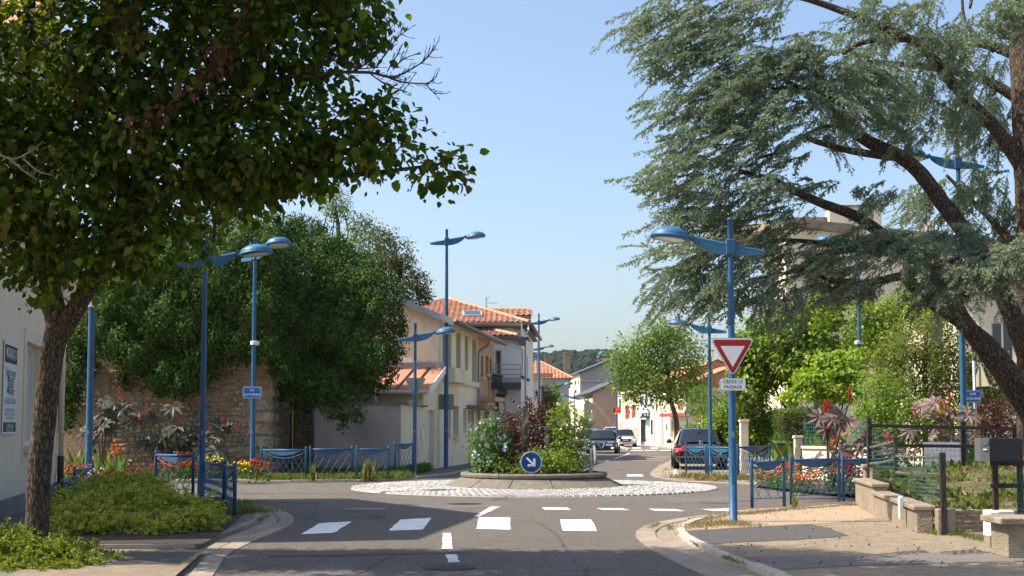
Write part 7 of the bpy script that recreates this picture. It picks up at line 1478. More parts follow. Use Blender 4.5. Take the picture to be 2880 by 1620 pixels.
rshrub('low_green_shrub', 'low bright green shrub behind the arrow sign', [PB(1545, 1285, 31.8, 60, 30, .35), PB(1490, 1288, 31.9, 45, 18, .35), PB(1580, 1305, 31.6, 45, 22, .3), PB(1520, 1305, 31.6, 50, 22, .3), PB(1420, 1318, 31.5, 30, 12, .2), PB(1500, 1322, 31.4, 70, 9, .2)], 3600, .05, M['bright'], T_DIAMOND, clump=.08, per=12)
nb = rshrub('dark_ninebark', 'dark purple-brown leaved shrub with upright shoots on the roundabout', [PB(1480, 1205, 32.9, 65, 45, .45), PB(1445, 1235, 32.6, 45, 50, .4), PB(1505, 1160, 33, 45, 30, .3), PB(1530, 1215, 32.8, 35, 55, .4), PB(1440, 1290, 32.0, 35, 30, .25), PB(1425, 1175, 33, 32, 20, .2), PB(1470, 1255, 32.3, 50, 30, .3)], 6200, .06, M['nine'], T_DIAMOND, clump=.09, per=12)
mb = MB(); P_, Y_, N_ = [], [], []; o = Vector(nb.location)
for (x0, y0, x1, y1) in ((1440, 1200, 1372, 1138), (1450, 1200, 1415, 1130), (1480, 1200, 1482, 1115), (1500, 1190, 1478, 1140), (1520, 1200, 1522, 1090), (1515, 1190, 1528, 1085), (1500, 1190, 1440, 1125), (1530, 1180, 1545, 1125), (1460, 1190, 1395, 1160), (1490, 1180, 1490, 1120), (1535, 1190, 1510, 1100)):
    a, b = at(x0, y0, 33.2) - o, at(x1, y1, 33.2 + random.uniform(-.3, .3)) - o; w = smooth_path(wiggle(a, b, 4, .05), 4); mb.tube(w, taper(len(w), .009, .004), 4)
    for p in w[2:]:
        for _ in range(5): P_.append(np.array(p)); Y_.append(rng.normal(size=3)); N_.append(rng.normal(size=3) + np.array([0, 0, 1]))
mb.build('shoots', M['castor_stem'], nb); leaf_obj('shoot_leaves', np.array(P_), np.array(Y_), np.array(N_), .055, T_DIAMOND, M['nine'], nb, 'stuff')
for i, (x0, x1, y0, y1, D, lab) in enumerate(((1469, 1488, 1140, 1300, 32.4, 'tall grey standing stone in the middle of the roundabout'), (1465, 1478, 1178, 1300, 32.25, 'short split stone leaning on the tall standing stone'), (1532, 1543, 1198, 1300, 32.3, 'slim dark standing stone beside the pink hibiscus'))):
    a, b = at(x0, y0, D), at(x1, y1, D); w = b.x - a.x; z0 = .38; h = a.z - z0; r = empty('standing_stone', ((a.x + b.x) / 2, D, z0), lab, 'standing stone', None); mb = MB(); n = 8; vs_ = []
    for j in range(n + 1):
        t = j / n; ww = w * (1 - .22 * t + random.uniform(-.05, .05)); dd = w * .6 * (1 - .2 * t); ox = random.uniform(-.012, .012); vs_ += [(ox - ww / 2, -dd / 2, h * t), (ox + ww / 2, -dd / 2 + random.uniform(-.02, .02), h * t * (1 if j < n else .95)), (ox + ww / 2, dd / 2, h * t * (1 if j < n else .93)), (ox - ww / 2, dd / 2, h * t)]
    mb.add(vs_, [(j * 4 + k, j * 4 + (k + 1) % 4, (j + 1) * 4 + (k + 1) % 4, (j + 1) * 4 + k) for j in range(n) for k in range(4)] + [(n * 4, n * 4 + 1, n * 4 + 2, n * 4 + 3)]); mb.build('stone', M['greystone'], r)

# ---------------------------------------------------------------- low shrubs, left foreground
def low_shrub(label, blobs, n, base, size=.05, mt='spirea'):
    r = shrub('low_spirea', label, 'shrub', base, rel(blobs, base), n, size, M[mt], T_DIAMOND, clump=.05, per=30, stems=4, stemr=.008, shell=.6, up=.9, droop=.1)
    P_, Y_, N_ = [], [], []; mb = MB(); bl = rel(blobs, base)
    for i in range(420):
        c = bl[random.randrange(len(bl))]; d = Vector((random.uniform(-1, 1), random.uniform(-1, .6), random.uniform(.1, 1))).normalized(); s = Vector(c[0]) + Vector((d.x * c[1][0], d.y * c[1][1], d.z * c[1][2])) * .88; hv = Vector((random.uniform(-1, 1), random.uniform(-1, .4), .5)).normalized(); L = random.uniform(.16, .42)
        w = [s + hv * L * t / 6 + Vector((0, 0, -.35 * L * (t / 6) ** 2)) for t in range(7)]; mb.tube(w, .003, 3, False)
        for p in w[1:]:
            for _ in range(5): P_.append(np.array(p) + rng.normal(size=3) * .012); Y_.append(rng.normal(size=3) + np.array(hv)); N_.append(rng.normal(size=3) * .6 + np.array([0, 0, 1]))
    mb.build('arching_shoots', M['twig'], r)['kind'] = 'stuff'; leaf_obj('shoot_leaves', np.array(P_), np.array(Y_), np.array(N_), size, T_DIAMOND, M[mt], r, 'stuff'); return r
b1 = sgd(330, 1340, SW)
low_shrub('broad mound of low green shrub between the tree trunk and the kerb', [BL(230, 1310, 18.6, 110, 55, .7), BL(350, 1292, 19.2, 130, 62, .8), BL(470, 1305, 19.4, 75, 50, .6), BL(280, 1260, 20.4, 110, 40, .7), BL(330, 1240, 21, 100, 38, .7), BL(200, 1340, 17.8, 80, 40, .5), BL(350, 1345, 17.9, 130, 35, .5), BL(470, 1330, 18.3, 70, 38, .4), BL(280, 1232, 21.8, 70, 22, .6), BL(505, 1328, 19, 40, 34, .5)], 44000, b1)
b2_ = sgd(60, 1449, SW); low_shrub('smaller low green shrub in the bottom left corner', [BL(60, 1420, 14.3, 130, 55, .5), BL(180, 1425, 14.5, 80, 45, .4), BL(20, 1400, 14.8, 60, 55, .4), BL(-60, 1440, 14.2, 120, 70, .5), BL(40, 1465, 13.5, 160, 50, .4), BL(200, 1460, 13.7, 80, 38, .35)], 20000, b2_, .042, 'spirea_shade')
bed = sheet('shrub_bed_edging', [tuple(sgd(x, y, SW))[:2] for x, y in ((120, 1378), (490, 1378), (555, 1345), (620, 1290), (560, 1250), (150, 1250))], SW + .004, M['soil'], pv_l)
e = [sgd(150, 1381, SW), sgd(490, 1380, SW)]; mb = MB()
for a, b in zip(e, e[1:]): d = (b - a); mb.box((a + b) / 2 + Vector((0, 0, .03)), (d.length, .05, .05), math.atan2(d.y, d.x))
tag(mb.build('bed_kerb', M['gutter'], pv_l))
# ---------------------------------------------------------------- flower beds
def flower_clump(label, p, r, h, fm, nf, fs, nl=260, leaf=.06, tm=T_POM, foliage='plantg', group=None, name='flowering_plant'):
    o = empty(name, p, label, 'flowers', group); bl = [((0, 0, h * .5), (r, r * .8, h * .55))]
    hang_leaves('foliage', bl, nl, leaf, M[foliage], o, T_DIAMOND, shell=.2, clump=.06, per=8, droop=-.2, kind='stuff')
    d = rand_dirs(nf); d[:, 2] = np.abs(d[:, 2]) * .9 + .1; d[:, 1] -= .3; d = unit(d); P = np.array([0, 0, h * .5]) + d * np.array([r, r * .8, h * .6]) * rng.uniform(.85, 1.1, (nf, 1)); leaf_obj('flowers', P, rand_dirs(nf), d * .6 + np.array([0, -.2, .7]), fs * rng.uniform(.7, 1.25, nf), tm, M[fm], o, 'stuff'); return o
G1 = 'bedding flowers beside the low shrubs'; G2 = 'bedding flowers below the stone wall'; G3 = 'bedding flowers behind the right barriers'
def G_(x, y): return Vector(gd(x, y, SW))
for x, y, r, h, fm, nf, lab in ((185, 1395, .3, .6, 'fl_red', 70, 'red flowers nearest the drainpipe of the beige building'), (225, 1385, .35, .6, 'fl_red', 80, 'red flowers left of the tall lamp post foot'), (200, 1408, .35, .42, 'fl_blue', 110, 'pale blue flowers beside the beige building'), (180, 1420, .25, .3, 'fl_yellow', 50, 'yellow flowers at the corner of the beige building'), (230, 1412, .3, .4, 'fl_blue', 80, 'pale blue flowers behind the small barrier'),
        (290, 1398, .35, .5, 'fl_red', 80, 'red flowers just right of the tall lamp post'), (330, 1402, .4, .5, 'fl_red', 90, 'red zinnias under the orange canna'), (370, 1396, .4, .55, 'fl_red', 90, 'red flowers right of the orange canna'), (345, 1416, .25, .3, 'fl_yellow', 40, 'small yellow flowers above the low shrub'), (300, 1412, .35, .42, 'fl_red', 60, 'red flowers in front of the canna stem'), (275, 1392, .3, .5, 'fl_blue', 60, 'pale blue flowers behind the tall lamp post'), (405, 1408, .3, .42, 'fl_yellow', 30, 'yellow-green tuft beside the sunlit barrier'), (430, 1418, .3, .25, 'fl_blue', 60, 'pale flowers at the foot of the sunlit barrier')):
    flower_clump(lab, G_(x, y), r, h, fm, int(nf * .7), .036, group=G1)
for x, y, r, h, fm, nf, lab in ((470, 1352, .45, .62, 'fl_red', 90, 'red flowers seen through the sunlit barrier'), (510, 1352, .45, .68, 'fl_red', 100, 'red flowers between the sunlit barrier and the short lamp'), (545, 1351, .4, .5, 'fl_red', 50, 'red flowers just left of the short lamp post'), (600, 1352, .45, .62, 'fl_yellow', 80, 'yellow flowers seen through the shaded barrier'), (580, 1351, .35, .45, 'fl_red', 40, 'red flowers just right of the short lamp post'), (700, 1353, .4, .55, 'fl_red', 60, 'red flowers below the street name plate'), (680, 1355, .35, .5, 'fl_yellow', 50, 'yellow flowers left of the name plate post'), (725, 1354, .4, .55, 'fl_red', 60, 'red flowers beside the leftmost far barrier')):
    flower_clump(lab, G_(x, y), r, h, fm, int(nf * .75), .042, group=G2)
for x, y, r, h, fm, nf, lab in ((2165, 1370, .35, .45, 'fl_orange', 70, 'orange flowers behind the narrow right barrier'), (2200, 1374, .4, .5, 'fl_orange', 80, 'orange flowers between the narrow and wide right barriers'), (2250, 1378, .45, .72, 'fl_red', 110, 'red salvia behind the left half of the wide barrier'), (2265, 1384, .4, .4, 'fl_orange', 80, 'orange flowers before the red salvia'), (2325, 1382, .5, .55, 'fl_orange', 90, 'orange flowers behind the right half of the wide barrier'), (2350, 1380, .3, .6, 'fl_yellow', 20, 'yellow-green tuft behind the wide barrier post'), (2395, 1385, .45, .75, 'fl_red', 170, 'tall red salvia behind the black fence post'), (2410, 1392, .4, .55, 'fl_red', 110, 'red salvia at the pier of the garden wall'), (2190, 1362, .35, .5, 'fl_blue', 80, 'pale blue flowers behind the narrow right barrier'), (2380, 1372, .3, .6, 'fl_blue', 50, 'pale blue flowers beside the wide barrier'), (2225, 1366, .4, .5, 'fl_red', 40, 'small red flowers further back in the right bed')):
    flower_clump(lab, G_(x, y), r, h, fm, int(nf * .55), .04, group=G3)
sheet('flower_bed_soil', [tuple(gd(x, y, SW))[:2] for x, y in ((2120, 1365), (2300, 1386), (2470, 1396), (2700, 1392), (2560, 1350), (2150, 1345))], SW + .004, M['soil'], pv_m)
# castor plants: each leaf an object
def castor_leaf(mat):
    mb = MB(); v = [(0, 0, 0)]; f = []; n = 8
    for k in range(n):
        a = -2.3 + 4.6 * k / (n - 1); L = 1.0 - .38 * abs(a) / 2.3; w = .22; i = len(v); ca, sa = math.sin(a), math.cos(a)
        P = lambda r, o, z: (ca * r + sa * o, sa * r - ca * o, z)
        v += [P(.3 * L, -w * .55, .05), P(.62 * L, -w * .6, .02), P(L, 0, -.1), P(.62 * L, w * .6, .02), P(.3 * L, w * .55, .05), P(.55 * L, 0, -.03)]
        f += [(0, i, i + 5), (i, i + 1, i + 5), (i + 1, i + 2, i + 5), (i + 2, i + 3, i + 5), (i + 3, i + 4, i + 5), (i + 4, 0, i + 5)]
    return mb.add(v, f).mesh('leaf', mat)
CL = [castor_leaf(M['castor']), castor_leaf(M['castor_g'])]
def castor(label, base, H, nstem, nleaf, spread, size=.33, seed=0, nred=4, fs=1.0):
    rd = random.Random(seed); r = empty('castor_plant', base, label, 'plant', None); mb = MB(); tips = []
    for i in range(nstem):
        a = rd.uniform(0, 6.28); e = Vector((math.cos(a) * spread * rd.uniform(.3, 1), math.sin(a) * spread * .6, H * rd.uniform(.72, 1))); w = smooth_path([(0, 0, 0), e * .4 + Vector((0, 0, .12 * H)), e], 5); mb.tube(w, taper(len(w), .022, .01), 6); tips.append(w)
    for i in range(nleaf):
        w = tips[i % nstem]; p = w[rd.randrange(len(w) // 3, len(w))]; a = rd.uniform(0, 6.28); d = Vector((math.cos(a), math.sin(a) * .8 - .25, rd.uniform(-.1, .5))).normalized(); q = p + d * rd.uniform(.12, .4); mb.tube([p, p.lerp(q, .5) + Vector((0, 0, .03)), q], .006, 4)
        y = Vector((d.x, d.y, rd.uniform(-1.0, .2))).normalized(); n = Vector((rd.uniform(-.5, .5), -.9 + rd.uniform(-.5, .5), rd.uniform(.3, 1))); x = y.cross(n).normalized(); z = x.cross(y); s = size * rd.uniform(.85, 1.4); o = link_mesh('leaf', CL[1 if base[0] < 0 else 0], r, Matrix(((x.x, y.x, z.x, q.x), (x.y, y.y, z.y, q.y), (x.z, y.z, z.z, q.z), (0, 0, 0, 1))) @ Matrix.Scale(s, 4))
    mb.build('stem', M['castor_stem'], r, True)
    for i in range(nred):
        w = tips[i % nstem]; p = w[-1] if i < nstem else w[len(w) * 2 // 3]; t = np.linspace(0, 1, 46); P = np.array(p)[None, :] + np.stack([rng.normal(size=46) * .018, rng.normal(size=46) * .018, t * .24 * fs], 1); leaf_obj('fruit_spike', P, rand_dirs(46), rand_dirs(46), .017, T_POM, M['castor_red'], r, 'stuff')
    return r
cp = lambda x, D: (at(x, 1300, D).x, D, SW)
castor('tall castor plant with red spikes behind the tall lamp post', cp(290, 37.6), 2.6, 5, 15, .6, .4, 1); castor('wide dark castor plant in the middle below the ivy', cp(440, 37.9), 2.15, 5, 16, .75, .4, 2, 4); castor('castor plant leaning towards the short lamp post', cp(515, 38.0), 2.2, 4, 9, .6, .38, 5, 2); castor('smaller castor plant with pale leaves left of the street name plate', cp(622, 37.6), 1.8, 4, 13, .5, .36, 3, 5)
castor('castor plant with silvery leaves and red spikes before the tall lamp by the black fence', cp(2330, 29.5), 2.2, 6, 13, .6, .38, 4, 8, 1.2); castor('castor plant with red spikes beside the tall lamp near the cedar', cp(2650, 31.5), 2.05, 6, 14, .75, .38, 6, 8, 1.4); castor('dusky castor plant behind the black fence rails', cp(2470, 29.5), 1.3, 4, 14, .5, .34, 7, 2); castor('castor plant half hidden by the sign post near the cedar', cp(2745, 33.0), 1.6, 4, 14, .5, .32, 8, 3)
# cannas
T_BLADE = (np.array([(0, 0, 0), (-.16, .3, .03), (-.17, .6, .03), (0, 1, -.1), (.17, .6, .03), (.16, .3, .03), (0, .5, -.03)], float), [(0, 6, 1), (1, 6, 2), (2, 6, 3), (3, 6, 4), (4, 6, 5), (5, 6, 0)])
def canna(label, base, H, fm='fl_orange', n=9, s=.5):
    r = empty('canna', base, label, 'flowers', None); mb = MB(); mb.tube([(0, 0, 0), (.01, 0, H)], [.018, .008], 6); mb.tube([(0, 0, 0), (.12, .05, H * .7)], [.015, .008], 6); mb.build('stem', M['castor_stem'] if False else M['canna'], r)
    for i in range(n):
        a = random.uniform(0, 6.28); z = random.uniform(.0, H * .65); Y = np.array([[math.cos(a) * .5, math.sin(a) * .4, 1.0]]); leaf_obj('leaf', np.array([[0, 0, z]]), Y, np.array([[-math.cos(a), -math.sin(a), .6]]), s * random.uniform(.8, 1.2), T_BLADE, M['canna'], r)
    m = 26; P = np.array([0.01, 0, H]) + rng.normal(size=(m, 3)) * np.array([.07, .06, .1]); leaf_obj('blossoms', P, rand_dirs(m), rand_dirs(m) + np.array([0, -.4, .4]), .05, T_FLOWER, M[fm], r, 'stuff'); return r
canna('orange canna above the red flowers left of the low shrubs', G_(325, 1396), 1.0, n=8, s=.45); canna('orange canna beside the silvery castor plant', G_(2345, 1368), 1.15, n=10, s=.6); canna('orange and red canna behind the wide barrier', G_(2380, 1362), 1.45, n=9, s=.6); canna('yellow-orange canna behind the mail box', (at(2745, 1300, 28).x, 28, SW), 1.15, n=12, s=.75); canna('small orange canna beside the pale planter', (at(2570, 1300, 28).x, 28, SW), .85, n=10, s=.6)
# reeds and grasses
def tuft(label, base, n, h, spread, mat, name='grass_tuft', w=.9, lean=.3):
    r = empty(name, base, label, 'plant', None); P = rng.normal(size=(n, 3)) * spread; P[:, 2] = 0; Y = rng.normal(size=(n, 3)) * lean; Y[:, 2] = 1; leaf_obj('blades', P, Y, rng.normal(size=(n, 3)), h * rng.uniform(.5, 1.15, n), T_STRIP, M[mat], r, 'stuff'); return r
tuft('reedy green plant behind the tall lamp post', (at(300, 1300, 36.8).x, 36.8, SW), 60, .9, .3, 'weed'); tuft('reedy green plant beside the beige building', (at(230, 1300, 36.8).x, 36.8, SW), 50, .9, .3, 'weed'); tuft('sword leaved plant behind the white garden wall', (at(2320, 1250, 37.4).x, 37.4, .3), 90, 1.1, .6, 'weed'); tuft('green reeds between the castor plants below the ivy', (at(545, 1300, 37.2).x, 37.2, SW), 50, .8, .3, 'plantg'); tuft('green reeds below the street name plate', (at(690, 1300, 37.6).x, 37.6, SW), 45, .7, .3, 'plantg')
def scatter_blades(name, label, n, fn, h, mat, lean=.6, tmpl=T_STRIP):
    P = np.array([fn() for _ in range(n)]); Y = rng.normal(size=(n, 3)) * lean; Y[:, 2] = 1; o = leaf_obj(name, P, Y, rng.normal(size=(n, 3)), h * rng.uniform(.4, 1.3, n), tmpl, mat, None, 'stuff'); return tag(o, label)
def along(pts, wd, z=SW):
    pts = [Vector(p) for p in pts]; i = random.randrange(len(pts) - 1); p = pts[i].lerp(pts[i + 1], random.random()); return (p.x + random.gauss(0, wd), p.y + random.gauss(0, wd), z)
scatter_blades('dry_grass', 'dry grass along the right kerb and barriers', 4200, lambda: along([gd(*c6(860, 400), SW), gd(*c6(1050, 300), SW), gd(*c6(1300, 245), SW), gd(*c6(1500, 240), SW), gd(*c6(1700, 215), SW), gd(*c6(2000, 190), SW), gd(*c6(2576, 150), SW), (6.4, 24.3, SW)], .11), .05, M['drygrass'])
scatter_blades('dry_grass', 'dry grass around the give way post', 1500, lambda: along([gd(*c6(1000, 380), SW), gd(*c6(1250, 330), SW), gd(*c6(1450, 370), SW)], .16), .06, M['drygrass'])
scatter_blades('weeds', 'weeds growing under the far left barriers', 6500, lambda: along([(-7.2, 36.3, SW), (-5, 36.2, SW), (-3.9, 36.7, SW), (-3.2, 38, SW)], .16), .2, M['weed'])
scatter_blades('weeds', 'weeds at the foot of the garden wall', 4500, lambda: along([(-6.5, 39.6, SW), (-3.6, 39.2, SW), (-3.3, 41, SW), (-3.0, 44.0, SW)], .14), .3, M['hedge'])
scatter_blades('weeds', 'weeds under the barriers by the black saloon', 3200, lambda: along([(4.9, 37.6, SW), (6.0, 36.4, SW), (7.2, 35.6, SW), (7.6, 38.5, SW)], .2), .18, M['drygrass'])
scatter_blades('weeds', 'weeds around the shaded left barriers', 2200, lambda: along([sgd(500, 1262, SW), sgd(570, 1290, SW), sgd(640, 1290, SW), sgd(600, 1262, SW)], .22), .09, M['weed'])
scatter_blades('weeds', 'tufts in the kerb joints', 700, lambda: along(random.choice(([gd(*c6(480, 450), 0), gd(*c6(560, 380), 0), gd(*c6(480, 430), 0)], [gd(*c6(1230, 690), SW), gd(*c6(1410, 760), SW)], [gd(*c6(660, 400), 0), gd(*c6(690, 455), 0)], [gd(*c7(905, 215), 0), gd(*c7(830, 250), 0)])), .03), .045, M['weed'])
scatter_blades('weeds', 'tufts at the foot of the garden walls', 1800, lambda: along([wp[0], wp[1], wp[2], S_(2700, 1505), S_(2880, 1545)], .07), .08, M['weed'])
for lab, x, y, h in (('tall flowering weed under the second far barrier', 880, 1352, .55), ('pale tall weed before the garden wall', 1024, 1352, .6), ('pale tall weed under the third far barrier', 1042, 1352, .6), ('tall weed inside the wide right barrier', 2238, 1429, .3)):
    tuft(lab, G_(x, y), 16, h, .03, 'weed', 'tall_weed', lean=.12)
sel = rng.choice(len(bank_v), 9000); Pb_ = bank_v[sel] + np.stack([rng.uniform(-.2, .2, 9000), rng.uniform(-.25, .25, 9000), np.zeros(9000)], 1)
tag(leaf_obj('grass', Pb_, np.stack([rng.normal(size=9000) * .7, rng.normal(size=9000) * .7, np.ones(9000)], 1), rng.normal(size=(9000, 3)), .08 * rng.uniform(.4, 1.3, 9000), T_STRIP, M['drygrass'], None, 'stuff'), 'dry grass and cuttings on the garden slope')
gm = (np.sin(Pb_[:, 0] * 2.3 + 1) * np.sin(Pb_[:, 1] * 1.9) > .05); ng = int(gm.sum())
tag(leaf_obj('grass', Pb_[gm] + np.array([.06, .07, 0]), np.stack([rng.normal(size=ng) * .7, rng.normal(size=ng) * .7, np.ones(ng)], 1), rng.normal(size=(ng, 3)), .13 * rng.uniform(.4, 1.3, ng), T_DIAMOND, M['weed'], None, 'stuff'), 'patches of green weeds on the garden slope')
tag(leaf_obj('leaf_litter', Pb_[:3500] + np.array([.05, .03, .012]), rand_dirs(3500) * np.array([1, 1, .15]), np.tile(np.array([[0, 0, 1.]]), (3500, 1)) + rand_dirs(3500) * .3, .05, T_DIAMOND, M['litter'], None, 'stuff'), 'dry leaves on the garden slope')
scatter_blades('leaf_litter', 'scattered dry leaves on the right pavement', 260, lambda: (random.uniform(2.4, 5.6), random.uniform(13.2, 22), SW + .012), .035, M['litter'], 3, T_DIAMOND)
b = S_(2655, 1440); shrub('bindweed', 'small creeper climbing the concrete pier', 'creeper', (b.x + .2, wp[2].y + .15, SW), [((.1, 0, .25), (.07, .06, .25)), ((.12, -.05, .1), (.08, .06, .1))], 260, .05, M['plantg'], T_STAR5, stems=3, stemr=.005, clump=.04, per=6)
hb_ = sat(2500, 1190, 24)
# ================================================================ cars
def carpaint(name, c, rough=.22):
    m = pm(name, c, rough=rough, spec=.5, coat=1.0); m.node_tree.nodes['Principled BSDF'].inputs['Coat Roughness'].default_value = .04; return m
M['car_black'] = carpaint('black_car_paint', (.008, .009, .011)); M['car_blue'] = carpaint('dark_blue_car_paint', (.006, .011, .024)); M['car_white'] = carpaint('white_car_paint', (.72, .72, .72)); M['car_grey'] = carpaint('silver_car_paint', (.22, .23, .25))
M['carglass'] = glass('car_glass', (.012, .016, .02), .03); M['tyre'] = pm('tyre_rubber', (.012, .012, .012), rough=.85); M['rim'] = pm('alloy_rim', (.5, .5, .52), rough=.3, metal=.8)
M['chrome'] = pm('chrome', (.75, .76, .78), rough=.12, metal=1.0); M['tail_red'] = pm('tail_light_red', (.42, .008, .01), rough=.15, coat=1); M['headlamp'] = pm('headlamp_glass', (.55, .57, .6), rough=.08, metal=.4); M['trim_black'] = pm('black_trim', (.01, .01, .011), rough=.5); M['plate_w'] = pm('number_plate', (.75, .76, .76), rough=.4); M['plate_b'] = pm('plate_blue_band', (.01, .05, .4), rough=.4)
def car(name, label, loc, heading, L, W, H, paint, hood=.27, trunk=.16, hatch=False, group='parked and passing cars'):
    """local frame: +y is the nose; returns root and a dict of key heights"""
    r = empty(name, loc, label, 'car', group); r.rotation_euler = (0, 0, heading); hw = W / 2 * 1.05; yb, yf = -L / 2, L / 2; belt = H * .62; gc = .2
    # body loft: stations (y, half width, top z)
    st = [(yb, .80, .60), (yb + .05, .88, .66 if not hatch else .62), (yb + .22, .955, belt * .985 if not hatch else belt * .95), (yb + .6, .99, belt), (yb + L * .25, 1.0, belt), (0, 1.0, belt * .985), (yf - L * .30, .995, belt * .965), (yf - L * .18, .985, belt * .91), (yf - L * .09, .97, belt * .85), (yf - .16, .94, belt * .77), (yf - .04, .88, belt * .66), (yf, .82, belt * .54)]
    n_ring = 12; vs_ = []; 
    for (y, w, zt) in st:
        w *= hw; zl = gc + (.1 if y in (yb, yf) else .0)
        half = [(0, zl), (w * .86, zl), (w * .97, zl + .1), (w, zl + (zt - zl) * .5), (w * .965, zl + (zt - zl) * .86), (w * .86, zt - .005), (0, zt + .025)]
        vs_ += [(x, y, z) for x, z in half] + [(-x, y, z) for x, z in half[-2:0:-1]]
    k = 12; fs = [(i * k + j, i * k + (j + 1) % k, (i + 1) * k + (j + 1) % k, (i + 1) * k + j) for i in range(len(st) - 1) for j in range(k)]; fs += [tuple(range(k)), tuple(reversed(range((len(st) - 1) * k, len(st) * k)))]
    mb = MB(); mb.add(vs_, fs); body = mb.build('body', paint, r, True); s = body.modifiers.new('sub', 'SUBSURF'); s.levels = s.render_levels = 2
    # cabin
    wsb, wst = yf - L * hood, yf - L * (hood + .135); rt_, rb = yb + L * (trunk + .13 if not hatch else .1), yb + L * (trunk if not hatch else .025)
    wb, wt = hw * .885, hw * .66; zr = H
    cs = [(wsb + .02, wb, belt * .95, wb * .98, belt * .955), (wst, wb * 1.0, belt, wt, zr - .05), ((wst + rt_) / 2 + .1, wb, belt, wt * 1.03, zr), (rt_, wb, belt, wt * .98, zr - .05), (rb - .02, wb * .94, belt * .985, wb * .9, belt * .99)]
    vs_ = []
    for (y, w0, z0, w1, z1) in cs: vs_ += [(-w0, y, z0 - .05), (-w1 - .02, y, z1 - .045), (-w1 * .86, y, z1), (0, y, z1 + .02), (w1 * .86, y, z1), (w1 + .02, y, z1 - .045), (w0, y, z0 - .05)]
    fs = [(i * 7 + j, i * 7 + j + 1, (i + 1) * 7 + j + 1, (i + 1) * 7 + j) for i in range(4) for j in range(6)]; mb = MB(); mb.add(vs_, fs); mb.build('cabin', paint, r, True)
    g = MB(); e = .012
    def quadpatch(name, p00, p10, p11, p01, off, bow=0.0):
        """slightly bowed pane"""
        p00, p10, p11, p01 = map(Vector, (p00, p10, p11, p01)); o = Vector(off); m = MB(); N_ = 6; vv = []
        for i in range(N_ + 1):
            for j in range(N_ + 1):
                u, v = i / N_, j / N_; p = p00.lerp(p10, u).lerp(p01.lerp(p11, u), v) + o * (1 + bow * (4 * u * (1 - u))); vv.append(p)
        m.add(vv, [(i * (N_ + 1) + j, (i + 1) * (N_ + 1) + j, (i + 1) * (N_ + 1) + j + 1, i * (N_ + 1) + j + 1) for i in range(N_) for j in range(N_)]); return m.build(name, M['carglass'], r, True)
    quadpatch('windscreen', (-wb * .93, wsb - .01, belt * .965), (wb * .93, wsb - .01, belt * .965), (wt * .93, wst + .03, zr - .09), (-wt * .93, wst + .03, zr - .09), (0, .02, .025), .9)
    quadpatch('rear_window', (wb * .84, rb + .0, belt * 1.015), (-wb * .84, rb + .0, belt * 1.015), (-wt * .9, rt_ - .03, zr - .1), (wt * .9, rt_ - .03, zr - .1), (0, -.02, .028), .9)
    for s_ in (-1, 1):
        ym = (wst + rt_) / 2
        for (a, b, c, d) in ((wsb - .12, ym + .03, ym + .03, wst - .02), (ym - .03, rb + .22, rt_ + .05, ym - .03)):
            quadpatch('side_window', (s_ * (wb + .012), a, belt * 1.0 - .0), (s_ * (wb + .012), b, belt * 1.0), (s_ * (wt + .035), c, zr - .1), (s_ * (wt + .035), d, zr - .1), (s_ * .012, 0, .004))
        m = MB(); m.lathe([(0, -.1), (.07, -.09), (.085, 0), (.06, .08), (0, .1)], (s_ * (hw + .09), wsb - .25, belt + .07), 10, Matrix.Rotation(PI / 2, 3, 'Y')); m.box((s_ * (hw - .01), wsb - .24, belt + .03), (.12, .06, .04)); m.build('mirror', paint, r, True)
        for y in (yf - L * .19, yb + L * .2):
            m = MB(); R = .315; m.lathe([(R * .62, -.1), (R * .92, -.105), (R, -.07), (R, .07), (R * .92, .105), (R * .62, .1)], (s_ * (hw - .115), y, R), 24, Matrix.Rotation(PI / 2, 3, 'Y')); w_ = m.build('wheel', M['tyre'], r, True); m = MB(); m.lathe([(0, .085), (.06, .09), (R * .6, .075), (R * .64, .102), (R * .6, .108)], (s_ * (hw - .115), y, R), 20, Matrix.Rotation(PI / 2 * s_, 3, 'Y')); m.build('rim', M['rim'], w_)
            m = MB(); m.lathe([(R * 1.14, -.02), (R * 1.14, .012), (0, .012)], (s_ * (hw - .012), y, R), 24, Matrix.Rotation(PI / 2 * s_, 3, 'Y')); m.build('wheel_arch', M['trim_black'], r)
    return r, dict(hw=hw, yb=yb, yf=yf, belt=belt, H=H, L=L)
def on_car(r, name, mat, mb, parent=None): return mb.build(name, M[mat] if isinstance(mat, str) else mat, parent or r)
def plate(r, c, nrm, txt, w=.52, h=.11):
    u = Vector((-nrm, 0, 0)) if nrm < 0 else Vector((-1, 0, 0)); u = Vector((1, 0, 0)) if nrm < 0 else Vector((-1, 0, 0)); n = Vector((0, nrm, 0)); p = flat(R_(-w / 2, -h / 2, w / 2, h / 2), 0, 'plate_w', 'number_plate', r, .01); p.matrix_local = frame_M(c, u, n); flat(R_(-w / 2, -h / 2, -w / 2 + .045, h / 2), .004, 'plate_b', 'blue_band', p); flat(R_(w / 2 - .04, -h / 2, w / 2, h / 2), .004, 'plate_b', 'blue_band', p); lettering(txt, .1, 'sign_black', p, 0, 0, .005, .8, .002); return p
